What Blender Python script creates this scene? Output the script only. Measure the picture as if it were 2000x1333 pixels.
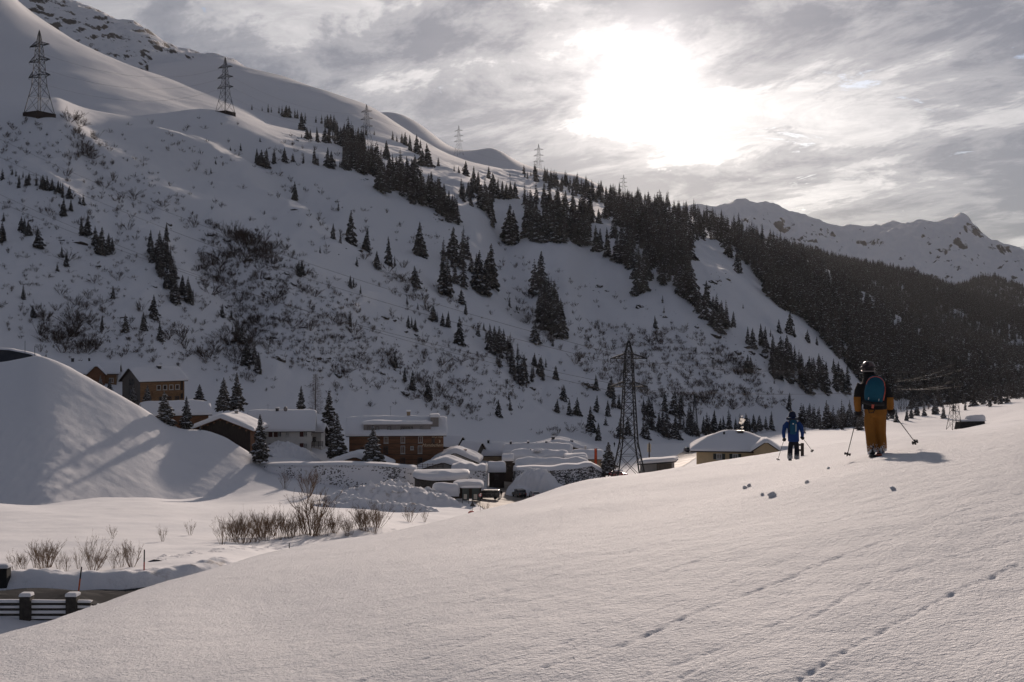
import bpy, bmesh, math, random
import numpy as np
from mathutils import Vector, Matrix
from mathutils.bvhtree import BVHTree

R = math.radians
S = bpy.context.scene
COL = S.collection
for o in list(bpy.data.objects):
    bpy.data.objects.remove(o)

# ------------------------------------------------------------------ camera
# The photographer stands at the origin (eye height), looking along +Y.
F = 2222.0                      # focal length in photograph pixels (40 mm lens, 2000 px wide)
cam = bpy.data.cameras.new('camera')
cam.lens = 40.0
cam.sensor_width = 36.0
cam.clip_start = 0.1
cam.clip_end = 30000
camo = bpy.data.objects.new('camera', cam)
camo.rotation_euler = (R(90), 0, 0)
COL.objects.link(camo)
S.camera = camo

# ------------------------------------------------------------------ light
SUN_AZ = R(6.6)                 # to the right of the view axis
SUN_EL = R(13.3)
SUND = Vector((math.sin(SUN_AZ) * math.cos(SUN_EL), math.cos(SUN_AZ) * math.cos(SUN_EL), math.sin(SUN_EL)))
sl = bpy.data.lights.new('sun', 'SUN')
sl.energy = 2.95
sl.angle = R(1.2)
sl.color = (1.0, 0.83, 0.71)
slo = bpy.data.objects.new('sun', sl)
slo.rotation_euler = (-SUND).to_track_quat('-Z', 'Y').to_euler()
slo.location = (0, 0, 600)
COL.objects.link(slo)

EXPOSURE = 0.62
S.view_settings.view_transform = 'Standard'
S.view_settings.look = 'None'
S.view_settings.gamma = 1.0
S.view_settings.use_curve_mapping = False
S.view_settings.exposure = EXPOSURE
S.cycles.use_denoising = True
S.cycles.max_bounces = 6
S.cycles.diffuse_bounces = 3
S.cycles.transparent_max_bounces = 8
S.cycles.volume_bounces = 0
S.cycles.use_adaptive_sampling = True
S.cycles.adaptive_threshold = 0.02


class NT:
    """small helper to wire nodes"""
    def __init__(s, tree):
        s.t = tree
        tree.nodes.clear()

    def n(s, kind, **kw):
        nd = s.t.nodes.new(kind)
        ins = kw.pop('ins', {})
        for k, v in kw.items():
            setattr(nd, k, v)
        for k, v in ins.items():
            if isinstance(v, bpy.types.NodeSocket):
                s.t.links.new(v, nd.inputs[k])
            else:
                nd.inputs[k].default_value = v
        return nd

    def math(s, op, a, b=None, c=None, clamp=False):
        nd = s.t.nodes.new('ShaderNodeMath')
        nd.operation = op
        nd.use_clamp = clamp
        for i, v in enumerate((a, b, c)):
            if v is None:
                continue
            if isinstance(v, bpy.types.NodeSocket):
                s.t.links.new(v, nd.inputs[i])
            else:
                nd.inputs[i].default_value = v
        return nd.outputs[0]

    def vmath(s, op, a, b=None):
        nd = s.t.nodes.new('ShaderNodeVectorMath')
        nd.operation = op
        for i, v in enumerate((a, b)):
            if v is None:
                continue
            if isinstance(v, bpy.types.NodeSocket):
                s.t.links.new(v, nd.inputs[i])
            else:
                nd.inputs[i].default_value = v
        return nd

    def mix(s, fac, a, b, mode='MIX'):
        nd = s.t.nodes.new('ShaderNodeMix')
        nd.data_type = 'RGBA'
        nd.blend_type = mode
        for k, v in ((0, fac), (6, a), (7, b)):
            if isinstance(v, bpy.types.NodeSocket):
                s.t.links.new(v, nd.inputs[k])
            else:
                nd.inputs[k].default_value = v if k == 0 else (tuple(v) + (1,))[:4]
        return nd.outputs[2]

    def ramp(s, fac, stops, mode='LINEAR'):
        nd = s.t.nodes.new('ShaderNodeValToRGB')
        cr = nd.color_ramp
        cr.interpolation = mode
        while len(cr.elements) < len(stops):
            cr.elements.new(0.5)
        for e, (p, c) in zip(cr.elements, stops):
            e.position = p
            e.color = (c, c, c, 1) if isinstance(c, (int, float)) else (tuple(c) + (1,))[:4]
        s.t.links.new(fac, nd.inputs[0])
        return nd.outputs[0]

    def noise(s, vec, scale, detail=4, rough=0.5, dist=0.0, lac=2.0):
        nd = s.n('ShaderNodeTexNoise', ins={'Scale': scale, 'Detail': detail, 'Roughness': rough, 'Distortion': dist, 'Lacunarity': lac})
        s.t.links.new(vec, nd.inputs['Vector'])
        return nd.outputs['Fac']


def build_world():
    w = bpy.data.worlds.new('World')
    S.world = w
    w.use_nodes = True
    g = NT(w.node_tree)
    sky = g.n('ShaderNodeTexSky', sky_type='NISHITA')
    sky.sun_disc = False
    sky.sun_elevation = SUN_EL
    sky.sun_rotation = SUN_AZ
    sky.altitude = 1400
    sky.air_density = 1.0
    sky.dust_density = 1.0
    tc = g.n('ShaderNodeTexCoord')
    d = g.vmath('NORMALIZE', tc.outputs['Generated']).outputs[0]
    sep = g.n('ShaderNodeSeparateXYZ', ins={0: d})
    zc = g.math('MAXIMUM', sep.outputs[2], 0.0)
    # a flat cloud deck seen in perspective
    inv = g.math('DIVIDE', 1.0, g.math('ADD', zc, 0.11))
    u = g.math('MULTIPLY', sep.outputs[0], inv)
    v = g.math('MULTIPLY', sep.outputs[1], inv)
    cv = g.n('ShaderNodeCombineXYZ', ins={0: g.math('ADD', u, g.math('MULTIPLY', v, SKY_SHEAR)), 1: g.math('MULTIPLY', v, 0.66), 2: SKY_SEED}).outputs[0]
    big = g.noise(cv, 0.62, 3, 0.5, 0.2)
    det = g.noise(cv, 2.6, 11, 0.66, 0.3)
    cv2 = g.n('ShaderNodeCombineXYZ', ins={0: g.math('ADD', u, g.math('MULTIPLY', v, 0.12)), 1: g.math('MULTIPLY', v, 1.0), 2: SKY_SEED + 4.0}).outputs[0]
    fine = g.noise(cv2, 4.0, 12, 0.72, 0.5)
    cs = g.vmath('DOT_PRODUCT', d, tuple(SUND)).outputs['Value']
    cs = g.math('MINIMUM', cs, 0.99999)

    def hg(gg):
        den = g.math('SUBTRACT', 1 + gg * gg, g.math('MULTIPLY', cs, 2 * gg))
        return g.math('DIVIDE', 1 - gg * gg, g.math('POWER', den, 1.5))

    def grey(x):
        return g.n('ShaderNodeCombineColor', ins={0: x, 1: x, 2: x}).outputs[0]
    wide, mid, tight = hg(0.55), hg(0.86), hg(0.965)
    # radiance of thin cloud (forward scattering) and of thick, self-shadowed cloud
    thin = g.math('ADD', 0.006, g.math('ADD', g.math('MULTIPLY', wide, 0.058), g.math('ADD', g.math('MULTIPLY', mid, 0.0020), g.math('MULTIPLY', tight, 0.0013))))
    thick = g.math('ADD', 0.002, g.math('ADD', g.math('MULTIPLY', wide, 0.0115), g.math('ADD', g.math('MULTIPLY', mid, 0.0008), g.math('MULTIPLY', tight, 0.0006))))
    dens = g.math('ADD', g.math('MULTIPLY', big, 0.55), g.math('MULTIPLY', det, 0.45))
    tk = g.ramp(dens, [(0.0, 0), (0.462, 0.0), (0.50, 0.6), (0.56, 1.0)], 'EASE')
    # thin bright veil has structure of its own
    tex = g.math('ADD', 0.42, g.math('MULTIPLY', g.math('POWER', g.math('MULTIPLY', fine, 1.9), 1.6), 0.62))
    lump = g.math('ADD', 0.40, g.math('MULTIPLY', g.math('ADD', det, fine), 0.6))
    thin_c = g.mix(1.0, (1.0, 0.93, 0.865), grey(g.math('MULTIPLY', thin, tex)), 'MULTIPLY')
    thick_c = g.mix(1.0, (1.0, 0.925, 0.885), grey(g.math('MULTIPLY', thick, lump)), 'MULTIPLY')
    cloud = g.mix(1.0, g.mix(tk, thin_c, thick_c), (0.056, 0.061, 0.081), 'ADD')   # light of the clear sky above, through the deck
    # clear gaps between the clouds: the sky itself
    gap = g.ramp(g.math('ADD', g.math('MULTIPLY', fine, 0.7), g.math('MULTIPLY', big, 0.3)), [(0.0, 1), (0.36, 1.0), (0.42, 0.0)], 'EASE')
    skyc = g.mix(1.0, sky.outputs[0], (0.055, 0.0575, 0.066), 'MULTIPLY')
    col = g.mix(g.math('MULTIPLY', gap, 0.8), cloud, skyc)
    # a share of the clear sky always comes through the thin deck
    col = g.mix(0.12, col, skyc)
    bg = g.n('ShaderNodeBackground', ins={0: col, 1: 1.0})
    g.n('ShaderNodeOutputWorld', ins={0: bg.outputs[0]})
    return w


SKY_SEED, SKY_SHEAR = 24.2, 0.25
build_world()


# ------------------------------------------------------------------ bookkeeping
def P(px, py, Y):
    """world point seen at photograph pixel (px, py) at distance Y"""
    return Vector(((px - 1000.0) / F * Y, Y, (666.5 - py) / F * Y))


def tag(o, label=None, cat=None, group=None, kind=None):
    if label:
        o['label'] = label
    if cat:
        o['category'] = cat
    if group:
        o['group'] = group
    if kind:
        o['kind'] = kind
    return o


def mesh_obj(name, verts, faces, mats, parent=None, smooth=False, mi=None):
    me = bpy.data.meshes.new(name)
    me.from_pydata([tuple(v) for v in verts] if not isinstance(verts, np.ndarray) else verts, [], faces)
    if not isinstance(mats, (list, tuple)):
        mats = [mats]
    for m in mats:
        me.materials.append(m)
    if mi is not None:
        me.polygons.foreach_set('material_index', mi)
    if smooth:
        me.polygons.foreach_set('use_smooth', [True] * len(me.polygons))
    me.update()
    o = bpy.data.objects.new(name, me)
    COL.objects.link(o)
    if parent:
        o.parent = parent
    return o


def empty(name, loc=(0, 0, 0), rz=0, parent=None):
    o = bpy.data.objects.new(name, None)
    o.empty_display_size = 0.2
    o.location = loc
    o.rotation_euler = (0, 0, rz)
    COL.objects.link(o)
    if parent:
        o.parent = parent
    return o


def inst(me, name, loc, rz=0, sc=1, parent=None):
    o = bpy.data.objects.new(name, me)
    o.location = loc
    o.rotation_euler = (0, 0, rz)
    o.scale = (sc, sc, sc) if isinstance(sc, (int, float)) else sc
    COL.objects.link(o)
    if parent:
        o.parent = parent
    return o


class MB:
    """collects simple shapes into one mesh"""
    def __init__(s):
        s.v = []
        s.f = []
        s.m = []

    def add(s, vs, fs, m=0):
        b = len(s.v)
        s.v.extend([tuple(v) for v in vs])
        s.f.extend([tuple(i + b for i in f) for f in fs])
        s.m.extend([m] * len(fs))
        return s

    def box(s, c, d, m=0, rz=0.0, mat=None):
        x, y, z = d[0] / 2, d[1] / 2, d[2] / 2
        vs = [Vector((i * x, j * y, k * z)) for k in (-1, 1) for j in (-1, 1) for i in (-1, 1)]
        if mat is None:
            mat = Matrix.Rotation(rz, 3, 'Z')
        vs = [mat @ v + Vector(c) for v in vs]
        return s.add(vs, [(0, 2, 3, 1), (4, 5, 7, 6), (0, 1, 5, 4), (2, 6, 7, 3), (0, 4, 6, 2), (1, 3, 7, 5)], m)

    def bar(s, a, b, r, r2=None, n=4, m=0, caps=True):
        a, b = Vector(a), Vector(b)
        r2 = r if r2 is None else r2
        d = b - a
        if d.length < 1e-6:
            return s
        q = d.to_track_quat('Z', 'Y')
        vs = []
        for k in range(n):
            an = 2 * math.pi * (k + 0.5) / n
            c = q @ Vector((math.cos(an), math.sin(an), 0))
            vs.append(a + c * r)
            vs.append(b + c * r2)
        fs = [(2 * k, 2 * ((k + 1) % n), 2 * ((k + 1) % n) + 1, 2 * k + 1) for k in range(n)]
        if caps:
            fs.append(tuple(2 * k for k in reversed(range(n))))
            fs.append(tuple(2 * k + 1 for k in range(n)))
        return s.add(vs, fs, m)

    def tube(s, pts, rad, n=6, m=0):
        pts = [Vector(p) for p in pts]
        if not isinstance(rad, (list, tuple)):
            rad = [rad] * len(pts)
        b = []
        for i, p in enumerate(pts):
            d = pts[min(i + 1, len(pts) - 1)] - pts[max(i - 1, 0)]
            q = d.to_track_quat('Z', 'Y')
            for k in range(n):
                an = 2 * math.pi * k / n
                b.append(p + q @ Vector((math.cos(an), math.sin(an), 0)) * rad[i])
        fs = []
        for i in range(len(pts) - 1):
            for k in range(n):
                k2 = (k + 1) % n
                fs.append((i * n + k, i * n + k2, (i + 1) * n + k2, (i + 1) * n + k))
        fs.append(tuple(reversed(range(n))))
        fs.append(tuple((len(pts) - 1) * n + k for k in range(n)))
        return s.add(b, fs, m)

    def lathe(s, prof, n=12, m=0, c=(0, 0, 0)):
        vs = []
        for r, z in prof:
            for k in range(n):
                an = 2 * math.pi * k / n
                vs.append((c[0] + r * math.cos(an), c[1] + r * math.sin(an), c[2] + z))
        fs = []
        for i in range(len(prof) - 1):
            for k in range(n):
                k2 = (k + 1) % n
                fs.append((i * n + k, i * n + k2, (i + 1) * n + k2, (i + 1) * n + k))
        fs.append(tuple(reversed(range(n))))
        fs.append(tuple((len(prof) - 1) * n + k for k in range(n)))
        return s.add(vs, fs, m)

    def prism(s, poly, y0, y1, m=0):
        """polygon in (x, z), extruded along y"""
        n = len(poly)
        vs = [(x, y0, z) for x, z in poly] + [(x, y1, z) for x, z in poly]
        fs = [tuple(range(n)), tuple(reversed(range(n, 2 * n)))]
        fs += [(i, i + n, (i + 1) % n + n, (i + 1) % n) for i in range(n)]
        return s.add(vs, fs, m)

    def build(s, name, mats, parent=None, smooth=False):
        return mesh_obj(name, s.v, s.f, mats, parent, smooth, s.m)


# ------------------------------------------------------------------ noise in numpy
_rng = np.random.RandomState(7)
_perm = np.tile(_rng.permutation(256), 3)
_ga = _rng.rand(256) * 2 * np.pi


def pnoise(x, y):
    xi = np.floor(x).astype(int)
    yi = np.floor(y).astype(int)
    xf = x - xi
    yf = y - yi
    u = xf * xf * xf * (xf * (xf * 6 - 15) + 10)
    v = yf * yf * yf * (yf * (yf * 6 - 15) + 10)

    def gr(ix, iy, dx, dy):
        a = _ga[_perm[_perm[ix & 255] + (iy & 255)]]
        return np.cos(a) * dx + np.sin(a) * dy
    a = gr(xi, yi, xf, yf)
    b = gr(xi + 1, yi, xf - 1, yf)
    c = gr(xi, yi + 1, xf, yf - 1)
    d = gr(xi + 1, yi + 1, xf - 1, yf - 1)
    return (a + u * (b - a)) * (1 - v) + (c + u * (d - c)) * v


def fbm(x, y, oct=4, gain=0.5, ridged=False):
    t = np.zeros_like(x)
    a = 1.0
    for i in range(oct):
        n = pnoise(x * 2 ** i + 17.3 * i, y * 2 ** i - 9.1 * i)
        t += a * ((0.5 - np.abs(n)) * 1.4 if ridged else n)
        a *= gain
    return t


# ------------------------------------------------------------------ materials
MATS = {}


def mat_base(name):
    m = bpy.data.materials.new(name)
    m.use_nodes = True
    MATS[name] = m
    return m, NT(m.node_tree)


def mat(name, col, rough=0.7, var=0.25, scale=3.0, bump=0.0, bscale=20.0, metal=0.0, stretch=(1, 1, 1), spec=0.3, coords='obj', dirt=None):
    m, g = mat_base(name)
    if coords == 'obj':
        tc = g.n('ShaderNodeTexCoord').outputs['Object']
    else:
        tc = g.n('ShaderNodeNewGeometry').outputs['Position']
    vec = g.vmath('MULTIPLY', tc, stretch).outputs[0]
    f = g.noise(vec, scale, 5, 0.6)
    f = g.ramp(f, [(0.3, 0.0), (0.7, 1.0)])
    lo = tuple(c * (1 - var) for c in col)
    hi = tuple(min(1, c * (1 + var)) for c in col)
    c = g.mix(f, lo, hi)
    if dirt:
        f2 = g.ramp(g.noise(tc, dirt[1], 4, 0.6), [(0.5, 0.0), (0.62, 1.0)])
        c = g.mix(f2, c, dirt[0])
    b = g.n('ShaderNodeBsdfPrincipled', ins={'Base Color': c, 'Roughness': rough, 'Metallic': metal, 'Specular IOR Level': spec})
    if bump:
        bn = g.n('ShaderNodeBump', ins={'Strength': bump, 'Distance': 0.05, 'Height': g.noise(vec, bscale, 4, 0.6)})
        g.t.links.new(bn.outputs[0], b.inputs['Normal'])
    g.n('ShaderNodeOutputMaterial', ins={0: b.outputs[0]})
    return m


SNOW = (0.80, 0.80, 0.815)


def snow_mat(name, layers, col=SNOW, rough=0.9, stretch=(1, 1, 1), spec=0.08, dirt=None):
    """layers: (scale, strength, distance) bump layers in metres"""
    m, g = mat_base(name)
    pos = g.n('ShaderNodeNewGeometry').outputs['Position']
    vec = g.vmath('MULTIPLY', pos, stretch).outputs[0]
    nrm = None
    for sc, st, di in layers:
        bn = g.n('ShaderNodeBump', ins={'Strength': st, 'Distance': di, 'Height': g.noise(vec, sc, 3, 0.55)})
        if nrm:
            g.t.links.new(nrm, bn.inputs['Normal'])
        nrm = bn.outputs[0]
    f = g.noise(pos, layers[0][0] * 0.13, 3, 0.5)
    c = g.mix(g.ramp(f, [(0.35, 0), (0.65, 1)]), tuple(x * 0.955 for x in col), col)
    if dirt:
        f2 = g.ramp(g.noise(pos, dirt[1], 5, 0.65), [(dirt[2], 0.0), (dirt[2] + 0.16, 1.0)])
        c = g.mix(f2, c, dirt[0])
    b = g.n('ShaderNodeBsdfPrincipled', ins={'Base Color': c, 'Roughness': rough, 'Specular IOR Level': spec})
    if nrm:
        g.t.links.new(nrm, b.inputs['Normal'])
    g.n('ShaderNodeOutputMaterial', ins={0: b.outputs[0]})
    return m


M_SNOW_NEAR = snow_mat('snow_near', [(0.9, 0.25, 0.10), (2.6, 0.35, 0.06), (7.0, 0.6, 0.03), (24.0, 1.0, 0.034), (75, 1.0, 0.014)], rough=0.85, spec=0.12)
M_SNOW_VAL = snow_mat('snow_valley', [(0.35, 0.35, 0.25), (2.2, 0.4, 0.06)])
M_SNOW_HILL = snow_mat('snow_hill', [(0.05, 0.3, 1.2), (0.25, 0.35, 0.35), (0.9, 0.4, 0.12)])
M_SNOW_FAR = snow_mat('snow_far', [(0.008, 0.5, 12), (0.03, 0.5, 4)])
M_SNOW_ROOF = snow_mat('snow_roof', [(0.7, 0.25, 0.12), (4.0, 0.3, 0.03)])
M_SNOW_PILE = snow_mat('snow_pile', [(1.6, 0.5, 0.12), (7.0, 0.5, 0.04)], dirt=((0.36, 0.32, 0.28), 0.5, 0.56))


def snow_rock_mat(name, sc, lo, hi, bump):
    """snow with bare rock where it is steep"""
    m, g = mat_base(name)
    geo = g.n('ShaderNodeNewGeometry')
    pos = geo.outputs['Position']
    sep = g.n('ShaderNodeSeparateXYZ', ins={0: geo.outputs['Normal']})
    nz = g.noise(pos, sc, 6, 0.62)
    n2 = g.noise(pos, sc * 6, 4, 0.6)
    k = g.math('ADD', sep.outputs[2], g.math('ADD', g.math('MULTIPLY', g.math('SUBTRACT', nz, 0.5), 0.9), g.math('MULTIPLY', g.math('SUBTRACT', n2, 0.5), 0.45)))
    k = g.n('ShaderNodeMapRange', ins={0: k, 1: lo, 2: hi}).outputs[0]
    rc = g.mix(n2, (0.05, 0.045, 0.042), (0.16, 0.145, 0.135))
    c = g.mix(k, rc, SNOW)
    bn = g.n('ShaderNodeBump', ins={'Strength': 0.6, 'Distance': bump, 'Height': nz})
    b = g.n('ShaderNodeBsdfPrincipled', ins={'Base Color': c, 'Roughness': 0.9, 'Specular IOR Level': 0.08})
    g.t.links.new(bn.outputs[0], b.inputs['Normal'])
    g.n('ShaderNodeOutputMaterial', ins={0: b.outputs[0]})
    return m


M_ROCKY = snow_rock_mat('snow_and_rock', 0.02, 0.67, 0.73, 3.0)
M_ALP = snow_rock_mat('alpine_snow_rock_shade', 0.006, 0.53, 0.60, 10.0)  # bare rock, with extra dark share painting in sun and shade contrast


# ------------------------------------------------------------------ terrain sheets
class TPS:
    def __init__(s, pts, vals, lam=0.0):
        s.p = np.asarray(pts, float)
        n = len(s.p)
        K = s.U(s.p, s.p) + lam * np.eye(n)
        Pm = np.hstack([np.ones((n, 1)), s.p])
        A = np.zeros((n + 3, n + 3))
        A[:n, :n] = K
        A[:n, n:] = Pm
        A[n:, :n] = Pm.T
        b = np.concatenate([np.asarray(vals, float), np.zeros(3)])
        s.w = np.linalg.solve(A, b)

    @staticmethod
    def U(a, b):
        d2 = ((a[:, None, :] - b[None, :, :]) ** 2).sum(-1)
        return 0.5 * d2 * np.log(d2 + 1e-12)

    def __call__(s, q):
        out = np.empty(len(q))
        for i in range(0, len(q), 20000):
            qq = q[i:i + 20000]
            out[i:i + 20000] = s.U(qq, s.p) @ s.w[:-3] + s.w[-3] + qq @ s.w[-2:]
        return out


SHEETS = {}
KL = 600.0   # weight of ln(Y) against pixels in the interpolation


def grid_sheet(name, V, nx, ny, pxs, lys, material):
    i = np.arange(ny - 1)[:, None] * nx + np.arange(nx - 1)[None, :]
    i = i.ravel()
    faces = np.stack([i, i + 1, i + nx + 1, i + nx], 1)
    me = bpy.data.meshes.new(name)
    me.vertices.add(len(V))
    me.vertices.foreach_set('co', V.ravel())
    me.loops.add(faces.size)
    me.loops.foreach_set('vertex_index', faces.ravel())
    me.polygons.add(len(faces))
    me.polygons.foreach_set('loop_start', np.arange(len(faces)) * 4)
    me.polygons.foreach_set('loop_total', np.full(len(faces), 4))
    me.polygons.foreach_set('use_smooth', np.ones(len(faces), bool))
    me.materials.append(material)
    me.update()
    me.validate()
    o = bpy.data.objects.new(name, me)
    COL.objects.link(o)
    tag(o, kind='structure')
    SHEETS[name] = dict(obj=o, V=V, nx=nx, ny=ny, pxs=pxs, lys=lys, F=faces)
    return o


def sheet(name, ctrl, pxr, yr, nx, ny, material, disp=None, ypow=1.0, lam=0.0):
    """ctrl: (px, py, Y) survey points on the surface; a grid over azimuth and distance"""
    c = np.array(ctrl, float)
    sol = TPS(np.stack([c[:, 0], np.log(c[:, 2]) * KL], 1) / 500.0, c[:, 1], lam)
    pxs = np.linspace(pxr[0], pxr[1], nx)
    t = np.linspace(0, 1, ny) ** ypow
    lys = np.log(yr[0]) + (np.log(yr[1]) - np.log(yr[0])) * t
    PX, LY = np.meshgrid(pxs, lys)
    py = sol(np.stack([PX.ravel(), LY.ravel() * KL], 1) / 500.0)
    Y = np.exp(LY.ravel())
    px = PX.ravel()
    x = (px - 1000) / F * Y
    z = (666.5 - py) / F * Y
    if disp is not None:
        z = z + disp(x, Y, z, px, py)
    return grid_sheet(name, np.stack([x, Y, z], 1), nx, ny, pxs, lys, material)


def bvh(name):
    s = SHEETS[name]
    if 'bvh' not in s:
        s['bvh'] = BVHTree.FromPolygons([tuple(v) for v in s['V']], [tuple(f) for f in s['F'].tolist()])
    return s['bvh']


def hit(px, py, names):
    """first surface met by the sight line through a photograph pixel"""
    d = P(px, py, 1.0).normalized()
    best = None
    for nme in names:
        h = bvh(nme).ray_cast(Vector((0, 0, 0)), d)
        if h[0] is not None and (best is None or h[3] < best[1]):
            best = (h[0], h[3])
    return best[0] if best else None


def ground(x, y, names):
    """highest surface below the sky at a map position"""
    best = None
    for nme in names:
        h = bvh(nme).ray_cast(Vector((x, y, 3000)), Vector((0, 0, -1)))
        if h[0] is not None and (best is None or h[0].z > best):
            best = h[0].z
    return best


def poly_dist(px, py, line):
    """distance and side of points to a polyline"""
    L = np.array(line, float)
    bd = np.full(px.shape, 1e9)
    bs = np.zeros(px.shape)
    bt = np.zeros(px.shape)
    n = len(L) - 1
    for k in range(n):
        a, b = L[k], L[k + 1]
        d = b - a
        ll = (d ** 2).sum()
        t = np.clip(((px - a[0]) * d[0] + (py - a[1]) * d[1]) / ll, 0, 1)
        qx, qy = a[0] + t * d[0] - px, a[1] + t * d[1] - py
        ds = np.hypot(qx, qy)
        sd = np.sign(d[0] * (py - a[1]) - d[1] * (px - a[0]))
        m = ds < bd
        bd = np.where(m, ds, bd)
        bs = np.where(m, sd, bs)
        bt = np.where(m, (k + t) / n, bt)
    return bd, bs, bt


# ---- the near slope the skiers cross
def near_disp(x, Y, z, px, py):
    d = 0.20 * fbm(x / 9.0 + 3, Y / 13.0, 3) * np.clip(Y / 20, 0.15, 1)
    # wind crust: fine grain fading with distance
    d += 0.014 * fbm(x * 2.3, Y * 1.5, 4, 0.6)
    # furrows left by snow rolling down the crust
    lines = [
        [(1200, 1100), (1330, 1045), (1430, 1000), (1600, 965)],
        [(600, 1300), (820, 1212), (1010, 1150), (1200, 1097)],
        [(1160, 1290), (1330, 1218), (1480, 1160), (1700, 1070), (1890, 998), (2000, 965)],
        [(1060, 1310), (1220, 1262), (1400, 1195), (1600, 1105), (1800, 1040), (2000, 1008)],
        [(1560, 1333), (1640, 1288), (1740, 1225), (1800, 1190), (1880, 1150), (1990, 1105)],
        [(1330, 1333), (1400, 1300), (1560, 1230), (1720, 1130), (1800, 1105)],
        [(700, 1333), (900, 1262), (1080, 1200), (1330, 1115), (1560, 1040), (1760, 990)],
        [(330, 1310), (560, 1240), (800, 1180)],
        [(1250, 1333), (1420, 1270), (1620, 1180), (1830, 1095), (2000, 1050)],
        [(850, 1333), (1040, 1280), (1200, 1230), (1400, 1160), (1560, 1090)],
    ]
    dep = [0.55, 0.55, 0.6, 0.5, 0.7, 0.5, 0.45, 0.45, 0.4, 0.4]
    vis = (py > 900) & (py < 1500) & (Y < 24)
    idx = np.where(vis)[0]
    for ln, dp in zip(lines, dep):
        lw = []
        for a in ln:
            # map pixel to ground position via nearest vertex
            k = idx[np.argmin((px[idx] - a[0]) ** 2 + (py[idx] - a[1]) ** 2)]
            lw.append((x[k], Y[k]))
        lw = np.array(lw)
        bd, bs, bt = poly_dist(x[idx], Y[idx] + 0.06 * fbm(x[idx] * 1.3, Y[idx] * 1.3, 2), lw)
        seg = np.clip(0.42 + 1.1 * fbm(bt * 26 + 3 * dp, bt * 0 + dp * 7, 3), 0.16, 1.0)
        wd = 0.015 + 0.0010 * Y[idx]
        d[idx] -= 0.030 * dp * seg * np.exp(-(bd / wd) ** 2)
        d[idx] += 0.004 * dp * seg * np.exp(-((bd - 2.2 * wd) / wd) ** 2)
    return d


NEAR = [(1000, 1950, 4.0), (200, 2050, 4.0), (1800, 1800, 4.0), (-400, 2150, 4.0), (2400, 1700, 4.0),
        (1000, 1333, 7.6), (2000, 1333, 5.9), (2500, 1310, 4.9), (0, 1333, 10.5), (-400, 1480, 9.0), (500, 1333, 9.0), (1500, 1333, 6.7),
        (0, 1236, 17), (-300, 1350, 17), (0, 1320, 27), (0, 1560, 45), (-400, 1600, 40),
        (250, 1156, 22), (250, 1240, 38), (250, 1600, 70),
        (500, 1210, 13.5), (500, 1088, 30), (500, 1140, 50), (500, 1600, 85),
        (620, 1066, 33), (750, 1042, 34), (750, 1044, 46), (750, 1100, 66), (900, 1012, 38), (900, 1012, 50), (900, 1070, 75), (750, 1600, 105),
        (1000, 1200, 10.2), (1000, 1110, 13.5), (1000, 1045, 21), (1000, 993, 40), (1000, 992, 54), (1000, 1040, 80), (1000, 1500, 120),
        (1110, 968, 44), (1110, 968, 58), (1110, 1010, 88), (1250, 936, 46), (1250, 936, 60), (1250, 980, 90), (1250, 1300, 140), (1360, 918, 54), (1360, 960, 95), (1450, 901, 56), (1450, 940, 95),
        (1500, 1200, 8.6), (1500, 1080, 11.5), (1500, 1000, 16), (1500, 945, 25), (1548, 902, 39), (1535, 888, 58), (1535, 930, 100), (1520, 1200, 150),
        (1700, 891, 23), (1700, 868, 45), (1700, 864, 65), (1720, 900, 110), (1720, 1100, 160),
        (1850, 892, 18.5), (1850, 862, 36), (1850, 858, 60), (1850, 900, 110), (1850, 1060, 160),
        (2000, 1180, 7.6), (2000, 1000, 11), (2000, 880, 16.5), (2000, 842, 28), (2000, 832, 60), (2000, 870, 110), (2000, 1000, 160),
        (2400, 960, 9), (2400, 830, 18), (2400, 800, 60), (2400, 840, 110), (2400, 960, 160)]
sheet('snow_slope', NEAR, (-320, 2320), (3.4, 158), 620, 760, M_SNOW_NEAR, near_disp, ypow=1.35)


# ---- valley floor with the village
def val_disp(x, Y, z, px, py):
    return 0.35 * fbm(x / 22, Y / 22, 3) + 0.12 * fbm(x / 5, Y / 5, 3)


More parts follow.
